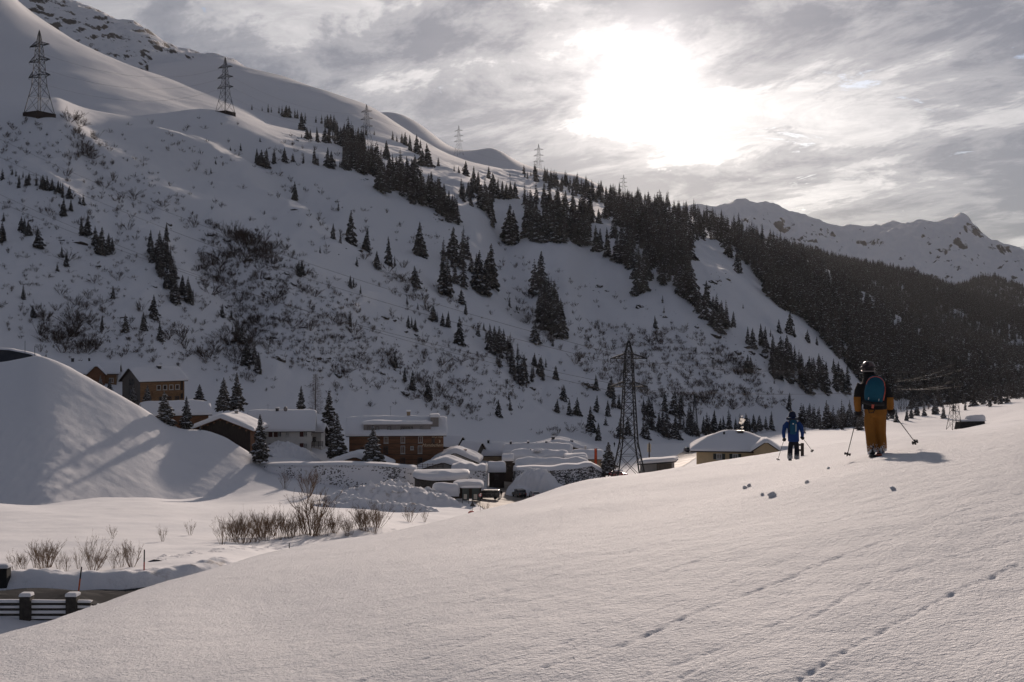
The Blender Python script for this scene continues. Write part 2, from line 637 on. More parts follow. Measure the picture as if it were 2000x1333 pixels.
VAL = [(0, 972, 215), (150, 972, 212), (300, 972, 222), (300, 960, 245), (450, 968, 232), (100, 930, 245), (300, 900, 272), (120, 850, 275),
       (-400, 1290, 57), (0, 1400, 48), (0, 1262, 57), (150, 1262, 57), (300, 1280, 57), (0, 1168, 68), (150, 1166, 68), (-250, 1172, 67), (280, 1162, 69), (0, 1140, 75), (200, 1136, 76), (-250, 1146, 75), (0, 1182, 62), (150, 1172, 64), (-400, 1120, 90), (0, 1124, 81), (100, 1104, 89), (400, 1160, 70), (300, 1080, 95),
       (0, 1040, 125), (300, 1040, 128), (0, 985, 190), (300, 988, 187), (-400, 1000, 190), (500, 990, 195), (600, 1062, 125), (600, 1170, 80),
       (480, 1052, 125), (740, 1032, 150), (760, 1004, 195), (900, 985, 230), (1000, 976, 248), (1100, 963, 256), (800, 970, 236), (600, 962, 235),
       (900, 1080, 150), (900, 1400, 85), (500, 908, 265), (700, 912, 290), (900, 906, 310), (1020, 900, 325), (300, 795, 300), (180, 770, 305), (0, 760, 300), (-400, 740, 300),
       (450, 815, 322), (620, 845, 330), (900, 862, 372), (1100, 870, 395), (1250, 873, 405), (1350, 882, 352), (1330, 905, 285), (1240, 938, 212),
       (1100, 1030, 165), (1250, 990, 150), (1450, 912, 215), (1450, 960, 140), (1500, 852, 455), (1550, 868, 300), (1560, 892, 150), (1560, 960, 90),
       (1620, 868, 150), (1640, 880, 100), (1700, 848, 300), (1720, 866, 110), (1720, 880, 75), (1700, 815, 520), (1700, 798, 720), (1865, 838, 405), (1860, 852, 200), (1860, 862, 100), (1790, 800, 600),
       (1850, 792, 640), (1850, 850, 90), (2000, 822, 300), (2000, 790, 480), (2000, 770, 650), (2000, 845, 120), (2000, 850, 80), (2000, 800, 900), (2400, 800, 250), (2400, 760, 600), (2400, 840, 90),
       (1500, 842, 600), (1300, 862, 500), (1100, 860, 470), (600, 800, 420), (0, 740, 380), (1700, 800, 900)]
sheet('valley_ground', VAL, (-350, 2350), (48, 900), 360, 320, M_SNOW_VAL, val_disp)


# ---- avalanche dam on the left
def dam_disp(x, Y, z, px, py):
    n = fbm((x + 0.6 * z) / 7, z / 16 + Y / 30, 4, 0.55)
    lump = np.clip((250 - px) / 160, 0, 1) * np.clip((py - 780) / 80, 0, 1)
    return 0.22 * fbm(x / 16, Y / 11, 3) + 0.07 * fbm(x / 3, Y / 3, 3) + lump * (0.30 * n + 0.22 * fbm(x / 1.7, z / 1.2, 3))


DAMC = [(-350, 712, 252), (-150, 710, 252), (0, 706, 252), (45, 698, 252), (75, 691, 252), (110, 702, 253), (140, 716, 254), (185, 742, 255), (230, 767, 256), (285, 798, 258), (325, 828, 260), (365, 838, 261), (400, 838, 262), (440, 852, 263),
        (490, 884, 263), (525, 908, 262), (580, 938, 258), (640, 965, 250)]
DAMB = [(-350, 998, 194), (0, 992, 196), (100, 988, 200), (200, 984, 210), (330, 986, 222), (440, 980, 232), (540, 970, 238), (620, 975, 240), (700, 1020, 238)]


def dam_sheet():
    """crest and foot lines surveyed, face in between; back falls to the village"""
    nx, ny = 300, 190
    pxs = np.linspace(-350, 690, nx)
    lys = np.linspace(math.log(180), math.log(300), ny)
    k = np.ones(9) / 9

    def line(L, i):
        v = np.interp(np.linspace(-400, 740, 400), [a[0] for a in L], [a[i] for a in L])
        v = np.convolve(np.pad(v, 4, 'edge'), k, 'valid')
        return np.interp(pxs, np.linspace(-400, 740, 400), v)
    cy, cd, by, bd = line(DAMC, 1), line(DAMC, 2), line(DAMB, 1), line(DAMB, 2)
    zc, zb = (666.5 - cy) / F * cd, (666.5 - by) / F * bd
    Yg = np.exp(lys)
    Z = np.empty((ny, nx))
    for j in range(nx):
        f = np.linspace(0, 1, 7)
        xs = [150, bd[j] - 14] + list(bd[j] + (cd[j] - bd[j]) * f) + [cd[j] + 10, cd[j] + 34, 330]
        zs = [zb[j] - 9, zb[j] - 2.2] + list(zb[j] + (zc[j] - zb[j]) * (0.8 * f + 0.2 * f ** 2)) + [zc[j] - 2.0, zc[j] - 16, zc[j] - 34]
        Z[:, j] = np.interp(Yg, xs, zs)
    g5 = np.array([1, 4, 6, 4, 1]) / 16.0
    for _ in range(3):
        Z = np.apply_along_axis(lambda v: np.convolve(np.pad(v, 2, 'edge'), g5, 'valid'), 0, Z)
        Z = np.apply_along_axis(lambda v: np.convolve(np.pad(v, 2, 'edge'), g5, 'valid'), 1, Z)
    PX, YY = np.meshgrid(pxs, Yg)
    X = (PX - 1000) / F * YY
    PY = 666.5 - Z / YY * F
    Z = Z + dam_disp(X.ravel(), YY.ravel(), Z.ravel(), PX.ravel(), PY.ravel()).reshape(Z.shape)
    grid_sheet('snow_dam', np.stack([X.ravel(), YY.ravel(), Z.ravel()], 1), nx, ny, pxs, lys, M_SNOW_VAL)


dam_sheet()


# ---- the mountainside across the valley
SPURS = [  # (polyline in the photograph, height m, width px, asymmetry)
    ([(0, 235), (110, 225), (180, 300), (300, 370), (420, 440), (560, 520), (700, 600), (830, 720)], 6.0, 34),
    ([(0, 325), (60, 340), (150, 410), (230, 490)], 5.0, 22),
    ([(230, 480), (300, 470), (420, 600), (520, 720), (600, 790)], 5.0, 28),
    ([(210, 250), (330, 280), (470, 350), (560, 440), (720, 545), (880, 620)], 6.0, 30),
    ([(480, 330), (620, 330), (750, 375), (870, 420), (940, 480)], 6.0, 26),
    ([(560, 410), (650, 470), (740, 560)], 4.0, 20),
    ([(830, 330), (930, 380), (1060, 410), (1160, 460), (1270, 510)], 6.0, 30),
    ([(1020, 460), (1080, 470), (1110, 560), (1120, 680)], 7.0, 30),
    ([(1090, 470), (1180, 480), (1280, 520), (1380, 600), (1480, 680), (1560, 720)], 6.0, 30),
    ([(900, 450), (960, 520), (1020, 600)], 5.0, 24),
    ([(1200, 420), (1330, 520), (1470, 600), (1600, 700)], 5.0, 30),
]
GULLIES = [
    ([(430, 250), (520, 330), (600, 400), (680, 470)], 5.0, 26),
    ([(330, 420), (400, 510), (470, 600), (520, 660)], 7.0, 40),
    ([(960, 430), (980, 500), (1000, 560), (1060, 640)], 8.0, 34),
    ([(130, 290), (220, 370), (330, 440)], 4.0, 22),
    ([(1130, 520), (1170, 600), (1200, 680)], 3.0, 20),
]


def hill_disp(x, Y, z, px, py):
    d = np.zeros_like(x)
    sc = np.clip(Y / 500, 0.6, 1.6)
    wx = px + 30 * fbm(x / 60, z / 60, 2)
    wy = py + 24 * fbm(x / 60 + 9, z / 60, 2)
    for ln, h, w in SPURS:
        bd, bs, bt = poly_dist(wx, wy, ln)
        end = np.clip(np.minimum(bt, 1 - bt) * 6, 0.0, 1)
        prof = np.where(bs > 0, np.exp(-bd / (w * 1.9)), np.exp(-(bd / w) ** 2 * 1.5))
        d += 0.6 * h * sc * prof * end
    for ln, h, w in GULLIES:
        bd, bs, bt = poly_dist(wx, wy, ln)
        end = np.clip(np.minimum(bt, 1 - bt) * 5, 0.0, 1)
        d -= h * sc * np.exp(-(bd / w) ** 2) * end
    steep = np.clip((py - 230) / 80, 0.15, 1) * np.clip((840 - py) / 80, 0.1, 1)
    d += steep * (4.0 * fbm(x / 70 + 5, z / 55 + Y / 120, 3, 0.45) + 0.9 * fbm(x / 11, z / 12 + Y / 40, 4, 0.6))
    cu, wu = x * 0.86 + z * 0.5 - Y * 0.12, z * 0.86 - x * 0.5
    cu = cu + 10 * fbm(x / 60 + 7, z / 60, 2)
    d += steep * 3.2 * (fbm(cu / 30, wu / 130, 3, 0.5, True) - 0.55)
    d += steep * 0.9 * (fbm(cu / 8 + 5, wu / 45, 2, 0.5, True) - 0.5)
    rough = np.clip(0.5 + 2.2 * fbm(x / 80 + 4, z / 60 + 2, 2), 0, 1)
    d += steep * rough * (1.5 * np.clip(fbm(x / 13 + 31, z / 10 + Y / 50, 4, 0.6), -0.1, 1) + 0.45 * fbm(x / 3.5, z / 3 + Y / 9, 2))
    return d * np.clip((Y - 300) / 60, 0, 1)


HILL = [(-400, 720, 285), (0, 735, 290), (200, 770, 305), (400, 805, 320), (620, 820, 345), (900, 856, 378), (1100, 864, 412), (1300, 866, 445), (1500, 842, 555), (1700, 800, 740), (1850, 785, 900), (2050, 790, 1100), (2400, 800, 1300),
        (0, 790, 262), (400, 860, 285), (900, 905, 330), (1300, 920, 390), (1700, 850, 640), (2050, 840, 900),
        (-400, 590, 335), (0, 600, 345), (300, 625, 368), (600, 660, 398), (900, 700, 438), (1100, 720, 470), (1300, 735, 512), (1500, 735, 615), (1650, 745, 735), (1850, 745, 950), (2100, 760, 1250),
        (-400, 400, 410), (0, 425, 420), (300, 455, 448), (600, 510, 486), (800, 545, 520), (1000, 560, 548), (1200, 580, 575), (1350, 615, 605), (1500, 630, 720), (1700, 695, 860), (1900, 722, 1060),
        (-400, 290, 480), (0, 305, 490), (250, 320, 545), (500, 400, 578), (700, 440, 602), (900, 455, 635), (1100, 460, 665), (1250, 490, 705), (1400, 530, 790), (1600, 610, 960), (1800, 675, 1170),
        (-400, 200, 540), (0, 222, 545), (77, 222, 548), (250, 238, 640), (440, 220, 770), (600, 300, 770), (750, 355, 770), (900, 385, 800), (1100, 395, 850), (1250, 430, 900), (1400, 470, 980), (1550, 535, 1100), (1700, 605, 1250), (2100, 745, 1600),
        (440, 225, 900), (600, 262, 1000), (716, 275, 1080), (830, 305, 1250), (1000, 335, 1550), (1200, 380, 1750), (1345, 420, 1750), (1475, 465, 1700), (1600, 525, 1700), (1755, 612, 1750), (1895, 668, 1850), (2050, 705, 1950),
        (1000, 365, 1050), (1150, 392, 1200), (1280, 425, 1250), (1420, 470, 1250),
        (-400, 185, 700), (0, 205, 700), (250, 232, 760), (440, 240, 1150), (716, 300, 1400), (1000, 360, 1900), (1200, 405, 2150), (1345, 450, 2150), (1600, 570, 2150), (1895, 720, 2250), (0, 215, 900), (-400, 200, 900), (0, 260, 1200), (440, 290, 1500), (716, 380, 2000), (0, 330, 1900)]
HILL = [(a, b, c * (1 + (0.24 if b < 640 else 0.12 if b < 770 else 0.03) * math.exp(-((a - 1110) / 270.0) ** 2) * (1 if c < 1150 else 0.25))) for a, b, c in HILL]
sheet('mountainside', HILL, (-350, 2250), (262, 2100), 560, 460, M_SNOW_HILL, hill_disp)


def dome_disp(x, Y, z, px, py):
    return 4 * fbm(x / 160, Y / 260, 3, 0.45) + 0.5 * fbm(x / 30, Y / 60, 3)


DOME = [(0, 225, 720), (0, 110, 1000), (0, -35, 1300), (-400, 120, 850), (-400, -150, 1200), (-400, -260, 1400), (30, 0, 1330), (100, 50, 1360), (160, 86, 1380), (250, 128, 1400), (330, 158, 1400), (400, 190, 1420), (480, 222, 1450),
        (160, 185, 850), (160, 130, 1050), (330, 214, 900), (330, 185, 1100), (480, 240, 1000), (560, 262, 1300), (0, 10, 1700), (160, 130, 1700), (330, 200, 1700), (480, 270, 1700), (560, 330, 1700), (-400, -200, 1700), (0, 330, 560), (330, 300, 700), (560, 320, 900), (-400, 300, 560)]
sheet('snow_dome', DOME, (-350, 580), (600, 1720), 200, 180, M_SNOW_HILL, dome_disp)

BACK = [(300, 128, 2100), (380, 120, 2100), (430, 113, 2100), (460, 124, 2080), (500, 143, 2050), (560, 154, 2000), (620, 178, 1950), (680, 198, 1900), (720, 210, 1880), (745, 222, 1850), (800, 262, 1800), (850, 292, 1750), (900, 312, 1700), (1000, 338, 1700),
        (300, 200, 1400), (430, 200, 1400), (560, 236, 1350), (680, 262, 1300), (745, 278, 1300), (850, 310, 1350), (1000, 345, 1450),
        (300, 260, 1100), (560, 300, 1100), (745, 340, 1100), (1000, 400, 1200), (300, 160, 2500), (430, 160, 2500), (620, 240, 2400), (745, 290, 2300), (1000, 400, 2200)]
sheet('snow_shoulder', BACK, (290, 1010), (1100, 2450), 180, 150, M_SNOW_HILL, dome_disp)


def rock_disp(x, Y, z, px, py):
    return 15 * fbm(x / 60, z / 50, 5, 0.6, True) + 12 * fbm(x / 150, z / 150, 3) - 12


ROCKY = [(-350, -160, 2500), (-100, -90, 2500), (20, -45, 2500), (115, -2, 2500), (160, 14, 2500), (200, 27, 2500), (235, 44, 2500), (270, 49, 2500), (300, 70, 2500), (330, 92, 2500), (370, 100, 2500), (430, 113, 2500), (500, 150, 2500), (600, 200, 2500),
         (-350, 0, 2000), (20, 80, 2000), (160, 130, 2000), (300, 160, 2000), (430, 185, 2000), (600, 240, 2000), (-350, 120, 1700), (20, 180, 1700), (300, 240, 1700), (600, 300, 1700),
         (-350, -100, 2900), (115, 50, 2900), (300, 120, 2900), (600, 260, 2900)]
sheet('rocky_ridge', ROCKY, (-350, 600), (1700, 2880), 260, 190, M_ROCKY, rock_disp)

KNOB = [(640, 250, 2700), (720, 226, 2700), (750, 220, 2700), (780, 223, 2700), (820, 243, 2700), (850, 266, 2680), (880, 288, 2650), (905, 295, 2600), (930, 294, 2600), (960, 290, 2600), (985, 300, 2600), (1010, 316, 2600), (1060, 340, 2500), (1110, 344, 2500), (1140, 350, 2500), (1180, 371, 2500), (1260, 410, 2500),
        (640, 340, 2200), (750, 320, 2200), (880, 360, 2200), (1000, 380, 2200), (1140, 410, 2200), (1260, 450, 2200), (640, 300, 3000), (780, 270, 3000), (960, 330, 3000), (1260, 450, 3000)]
sheet('snow_knoll', KNOB, (640, 1260), (2200, 3000), 140, 80, M_SNOW_HILL)


def ridge_disp(x, Y, z, px, py):
    return 8 * fbm(x / 90, Y / 90, 4)


FR = [(1480, 480, 2400), (1559, 492, 2400), (1620, 508, 2400), (1720, 532, 2350), (1790, 548, 2300), (1860, 570, 2250), (1895, 584, 2200), (1965, 609, 2150), (2000, 623, 2100), (2250, 720, 2000),
      (1480, 600, 1900), (1600, 620, 1850), (1750, 660, 1800), (1900, 700, 1750), (2000, 725, 1700), (2250, 790, 1650), (1480, 760, 1500), (1900, 820, 1500), (2250, 860, 1500),
      (1480, 520, 2800), (1720, 580, 2800), (1900, 640, 2700), (2250, 760, 2600)]
sheet('forest_ridge', FR, (1480, 2250), (1560, 2780), 150, 140, M_SNOW_HILL, ridge_disp)

FR2 = [(1780, 620, 3300), (1840, 580, 3300), (1900, 556, 3300), (1930, 548, 3300), (1965, 556, 3300), (2000, 568, 3300), (2250, 640, 3300), (1780, 700, 2700), (2000, 680, 2700), (2250, 740, 2700), (1780, 700, 3700), (1930, 600, 3700), (2250, 700, 3700)]
sheet('far_forest_hill', FR2, (1780, 2250), (2700, 3700), 90, 80, M_SNOW_HILL, ridge_disp)


def alp_disp(x, Y, z, px, py):
    r = fbm(x / 260, (Y + z) / 260, 5, 0.55, True)
    r2 = fbm(x / 90, (Y + z) / 140, 4, 0.55, True)
    k = np.clip((5750 - Y) / 700, 0.12, 1)
    return 60 * (r - 0.6) * k + 16 * (r2 - 0.6) * k + 18 * fbm(x / 500, Y / 500, 3)


SKY_D = [(1250, 420), (1330, 412), (1359, 409), (1372, 406), (1390, 411), (1405, 416), (1425, 403), (1440, 396), (1450, 394), (1456, 394), (1466, 403), (1475, 411), (1482, 402), (1495, 402), (1510, 404), (1525, 412), (1538, 420), (1566, 427), (1601, 434), (1613, 443), (1625, 450), (1650, 452), (1660, 446), (1667, 441), (1680, 446), (1692, 450), (1720, 446), (1744, 440), (1758, 446), (1790, 437), (1807, 436), (1825, 441), (1845, 434), (1860, 427), (1870, 420), (1877, 417), (1886, 420), (1893, 427), (1899, 438), (1905, 449), (1914, 460), (1923, 469), (1935, 476), (1947, 483), (1965, 491), (1982, 499), (2000, 505), (2100, 540), (2250, 600)]
ALP = [(a, b, 5600) for a, b in SKY_D] + [(a, b + 60, 6300) for a, b in SKY_D[::3]]
ALP += [(1250, 470, 4800), (1400, 470, 4800), (1500, 468, 4800), (1600, 500, 4800), (1700, 500, 4900), (1800, 496, 4800), (1870, 492, 4900), (1940, 530, 4700), (2000, 548, 4600), (2250, 640, 4600),
        (1250, 560, 4000), (1500, 560, 4000), (1700, 575, 4000), (1900, 590, 4000), (2000, 610, 4000), (2250, 680, 4000)]
sheet('alpine_range', ALP, (1250, 2250), (4000, 6200), 420, 240, M_ALP, alp_disp)
# ------------------------------------------------------------------ vegetation and rocks
def needle_mat(name, col, frost):
    """needles with rime: snow lies on what faces up"""
    m, g = mat_base(name)
    geo = g.n('ShaderNodeNewGeometry')
    oi = g.n('ShaderNodeObjectInfo')
    tc = g.n('ShaderNodeTexCoord').outputs['Object']
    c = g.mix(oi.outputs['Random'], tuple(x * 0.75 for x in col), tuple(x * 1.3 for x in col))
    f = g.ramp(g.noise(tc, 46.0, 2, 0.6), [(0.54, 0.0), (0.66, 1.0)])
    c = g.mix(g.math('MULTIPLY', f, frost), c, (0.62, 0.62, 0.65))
    b = g.n('ShaderNodeBsdfPrincipled', ins={'Base Color': c, 'Roughness': 0.85, 'Specular IOR Level': 0.1})
    g.n('ShaderNodeOutputMaterial', ins={0: b.outputs[0]})
    return m


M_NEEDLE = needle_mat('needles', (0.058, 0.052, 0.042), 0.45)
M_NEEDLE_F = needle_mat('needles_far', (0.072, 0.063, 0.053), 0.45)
M_NEEDLE_R = needle_mat('needles_rime', (0.085, 0.076, 0.062), 0.8)
M_SNOW_TREE = snow_mat('snow_branch', [(3.0, 0.3, 0.1)], col=(0.72, 0.72, 0.74))
M_BARK = mat('bark', (0.075, 0.055, 0.042), 0.9, 0.3, 8.0)
M_TWIG = mat('twigs', (0.085, 0.062, 0.050), 0.9, 0.3, 6.0)
M_TWIG_NEAR = mat('twigs_near', (0.17, 0.115, 0.075), 0.9, 0.3, 6.0)


def rock_material():
    m, g = mat_base('rock')
    geo = g.n('ShaderNodeNewGeometry')
    tc = g.n('ShaderNodeTexCoord').outputs['Object']
    sep = g.n('ShaderNodeSeparateXYZ', ins={0: geo.outputs['Normal']})
    nz = g.noise(tc, 5.0, 4, 0.6)
    k = g.ramp(g.math('ADD', sep.outputs[2], g.math('MULTIPLY', nz, 0.5)), [(0.72, 0.0), (0.86, 1.0)])
    rc = g.mix(g.ramp(nz, [(0.35, 0), (0.65, 1)]), (0.035, 0.030, 0.026), (0.11, 0.095, 0.08))
    c = g.mix(k, rc, SNOW)
    bn = g.n('ShaderNodeBump', ins={'Strength': 0.6, 'Distance': 0.3, 'Height': g.noise(tc, 7.0, 4, 0.6)})
    b = g.n('ShaderNodeBsdfPrincipled', ins={'Base Color': c, 'Roughness': 0.9, 'Specular IOR Level': 0.15})
    g.t.links.new(bn.outputs[0], b.inputs['Normal'])
    g.n('ShaderNodeOutputMaterial', ins={0: b.outputs[0]})
    return m


M_ROCK = rock_material()


def spruce_parts(seed, tiers=26, rad=0.17, per=9, snow=0.5, droop=0.35, irr=0.25):
    """unit-height spruce; returns MB for trunk, crown, snow"""
    rn = random.Random(seed)
    tr, cr, sn = MB(), MB(), MB()
    lean = rn.uniform(-0.012, 0.012)
    tr.tube([(0, 0, -0.08), (0, 0, 0.1), (lean, 0, 0.5), (lean * 1.5, 0, 0.98)], [0.016, 0.013, 0.008, 0.0015], 5)
    side = [rn.uniform(1 - irr, 1 + irr) for _ in range(12)]
    for t in range(tiers):
        h = 0.035 + 0.945 * (t / (tiers - 1)) ** 0.92
        R0 = rad * ((1 - h) ** 0.78) * (0.82 + 0.3 * rn.random()) + 0.006
        if h < 0.12:
            R0 *= 0.75 + 2 * h
        n = max(4, int(per * (0.55 + 0.6 * (1 - h))))
        ph = rn.random() * 6.28
        for k in range(n):
            a = ph + 2 * math.pi * (k + rn.uniform(-0.3, 0.3)) / n
            if rn.random() < 0.10:
                continue
            L = R0 * rn.uniform(0.62, 1.25) * side[int(a / 6.2832 * 12) % 12]
            dr = droop * rn.uniform(0.7, 1.3)
            ca, sa = math.cos(a), math.sin(a)
            w = L * rn.uniform(0.26, 0.40) + 0.004
            x0 = lean * h

            def pt(r, s, dz):
                return (x0 + ca * r - sa * s, sa * r + ca * s, h + dz)
            z0, z1, z2 = 0.02 * L, -dr * L * 0.45, -dr * L
            pts = [pt(0.0, 0, z0 + 0.1 * L), pt(L * 0.55, w, z1 - 0.25 * w), pt(L * 0.55, -w, z1 - 0.25 * w), pt(L * 0.6, 0, z1 + 0.12 * L), pt(L, 0, z2 + 0.04 * L),
                   pt(L * 0.85, w * 0.55, z2 - 0.14 * L), pt(L * 0.85, -w * 0.55, z2 - 0.14 * L)]
            cr.add(pts, [(0, 1, 3), (0, 3, 2), (3, 1, 5), (3, 5, 4), (3, 4, 6), (3, 6, 2)])
            # hanging twigs
            for q in (0.45, 0.75):
                hw = w * 0.75
                b0 = pt(L * q, hw, z1 * q * 1.6)
                b1 = pt(L * q, -hw, z1 * q * 1.6)
                tp = pt(L * (q - 0.05), rn.uniform(-0.4, 0.4) * w, z1 * q * 1.6 - 0.034 - 0.12 * L)
                cr.add([b0, b1, tp], [(0, 1, 2)])
            if rn.random() < snow:
                e = 0.005
                s0, s1 = rn.uniform(0.2, 0.4), rn.uniform(0.75, 1.0)
                ws = w * rn.uniform(0.5, 0.9)
                zz = lambda r: (z0 + 0.1 * L) * (1 - r) + (z2 + 0.04 * L) * r + 0.02 * L + e
                ps = [pt(L * s0, 0, zz(s0)), pt(L * 0.62, ws, zz(0.6) - 0.2 * ws), pt(L * s1, 0, zz(s1)), pt(L * 0.62, -ws, zz(0.6) - 0.2 * ws), pt(L * 0.6, 0, zz(0.6) + 0.02 * L + 0.003)]
                sn.add(ps, [(0, 1, 4), (1, 2, 4), (2, 3, 4), (3, 0, 4)])
    return tr, cr, sn


def joined(name, mbs, mats):
    v, f, m = [], [], []
    for i, b in enumerate(mbs):
        o = len(v)
        v += b.v
        f += [tuple(k + o for k in q) for q in b.f]
        m += [i] * len(b.f)
    me = bpy.data.meshes.new(name)
    me.from_pydata(v, [], f)
    for q in mats:
        me.materials.append(q)
    me.polygons.foreach_set('material_index', m)
    me.update()
    return me


def as_mesh(name, mb, m):
    me = bpy.data.meshes.new(name)
    me.from_pydata(mb.v, [], mb.f)
    me.materials.append(m)
    me.update()
    return me


SPR = []      # single-mesh spruces for the hillside
for i, (ti, ra, pe, sn, dr) in enumerate([(24, 0.215, 10, 0.55, 0.5), (22, 0.245, 10, 0.6, 0.45), (26, 0.19, 9, 0.5, 0.6), (20, 0.27, 10, 0.55, 0.4), (24, 0.175, 9, 0.6, 0.65), (18, 0.30, 10, 0.55, 0.35)]):
    SPR.append(joined('spruce_mesh', spruce_parts(100 + i, ti, ra, pe, sn, dr, 0.42), [M_BARK, M_NEEDLE, M_SNOW_TREE]))
SPR_RIME = [joined('rimed_spruce_mesh', spruce_parts(160 + i, ti, ra, 10, 0.8, dr, 0.4), [M_BARK, M_NEEDLE_R, M_SNOW_TREE]) for i, (ti, ra, dr) in enumerate([(22, 0.24, 0.45), (20, 0.20, 0.55), (18, 0.28, 0.4)])]
SPR_FAR = []  # lighter meshes for the closed forest
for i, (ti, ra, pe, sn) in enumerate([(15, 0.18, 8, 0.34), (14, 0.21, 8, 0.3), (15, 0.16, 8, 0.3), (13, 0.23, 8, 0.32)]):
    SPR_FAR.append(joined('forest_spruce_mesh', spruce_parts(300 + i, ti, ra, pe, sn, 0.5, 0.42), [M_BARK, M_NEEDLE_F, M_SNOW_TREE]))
SPR_BIG = []  # village trees, with trunk, crown and snow as parts
for i, (ti, ra, pe, sn, dr) in enumerate([(30, 0.20, 12, 0.9, 0.35), (32, 0.17, 11, 0.85, 0.4), (28, 0.24, 12, 0.9, 0.3)]):
    a, b, c = spruce_parts(500 + i, ti, ra, pe, sn, dr, 0.25)
    SPR_BIG.append((as_mesh('trunk', a, M_BARK), as_mesh('crown', b, M_NEEDLE), as_mesh('branch_snow', c, M_SNOW_TREE)))


def shrub_mesh(seed, stems=14, spread=0.5, twig=5, r=0.012, lev=2, up=0.75):
    rn = random.Random(seed)
    mb = MB()

    def grow(p, d, L, rad, lv):
        q = p + d * L
        mid = p + d * L * 0.5 + Vector((rn.uniform(-1, 1), rn.uniform(-1, 1), rn.uniform(-0.3, 0.6))) * L * 0.07
        mb.bar(p, mid, rad, rad * 0.8, 3, caps=False)
        mb.bar(mid, q, rad * 0.8, rad * 0.45, 3, caps=False)
        if lv <= 0:
            return
        for i in range(twig):
            t = rn.uniform(0.3, 1.0)
            b = p + (mid - p) * (2 * t) if t < 0.5 else mid + (q - mid) * (2 * t - 1)
            nd = (d + Vector((rn.uniform(-1, 1), rn.uniform(-1, 1), rn.uniform(-0.25, 0.7))) * 0.62).normalized()
            grow(b, nd, L * rn.uniform(0.3, 0.55), rad * 0.55, lv - 1)
    for s in range(stems):
        a = rn.random() * 6.283
        k = spread * math.sqrt(rn.random())
        d = Vector((math.cos(a) * k, math.sin(a) * k, up)).normalized()
        b = Vector((math.cos(a) * k * 0.25, math.sin(a) * k * 0.25, -0.03))
        grow(b, d, rn.uniform(0.5, 0.85), r * rn.uniform(0.7, 1.2), lev)
    return mb


SHR = [as_mesh('shrub_mesh', shrub_mesh(40 + i, st, sp, tw, 0.013, 2, up), M_TWIG) for i, (st, sp, tw, up) in enumerate([(13, 0.6, 5, 0.7), (11, 0.9, 5, 0.6), (16, 0.5, 4, 0.8), (9, 0.7, 6, 0.75), (14, 1.1, 5, 0.5)])]
SHR_NEAR = [as_mesh('shrub_mesh', shrub_mesh(60 + i, st, sp, tw, r, 3, up), M_TWIG_NEAR) for i, (st, sp, tw, r, up) in enumerate([(16, 0.55, 4, 0.0095, 0.8), (11, 0.5, 4, 0.008, 0.9), (17, 0.7, 4, 0.0085, 0.75)])]


def rock_mesh(seed, fx=1.0, fz=0.7):
    rn = np.random.RandomState(seed)
    bm = bmesh.new()
    bmesh.ops.create_icosphere(bm, subdivisions=3, radius=1.0)
    V = np.array([v.co[:] for v in bm.verts])
    o = rn.rand(2) * 50
    d = 1 + 0.55 * fbm(V[:, 0] * 1.1 + V[:, 2] * 0.7 + o[0], V[:, 1] * 1.1 - V[:, 2] * 0.8 + o[1], 4, 0.55)
    # facets: cut by random planes
    W = V * d[:, None]
    for k in range(7):
        n = rn.randn(3)
        n /= np.linalg.norm(n)
        s = W @ n
        lim = rn.uniform(0.5, 0.8)
        W = W - np.outer(np.clip(s - lim, 0, None) * 0.85, n)
    W *= np.array([fx, 0.8, fz])
    for v, w in zip(bm.verts, W):
        v.co = w
    me = bpy.data.meshes.new('rock_mesh')
    bm.to_mesh(me)
    bm.free()
    me.materials.append(M_ROCK)
    return me


ROCKS = [rock_mesh(3 + i, fx, fz) for i, (fx, fz) in enumerate([(1.3, 0.6), (1.0, 0.75), (1.6, 0.5), (1.1, 0.9), (1.5, 0.7)])]

HILLN = ['mountainside', 'valley_ground', 'snow_dome', 'snow_shoulder']

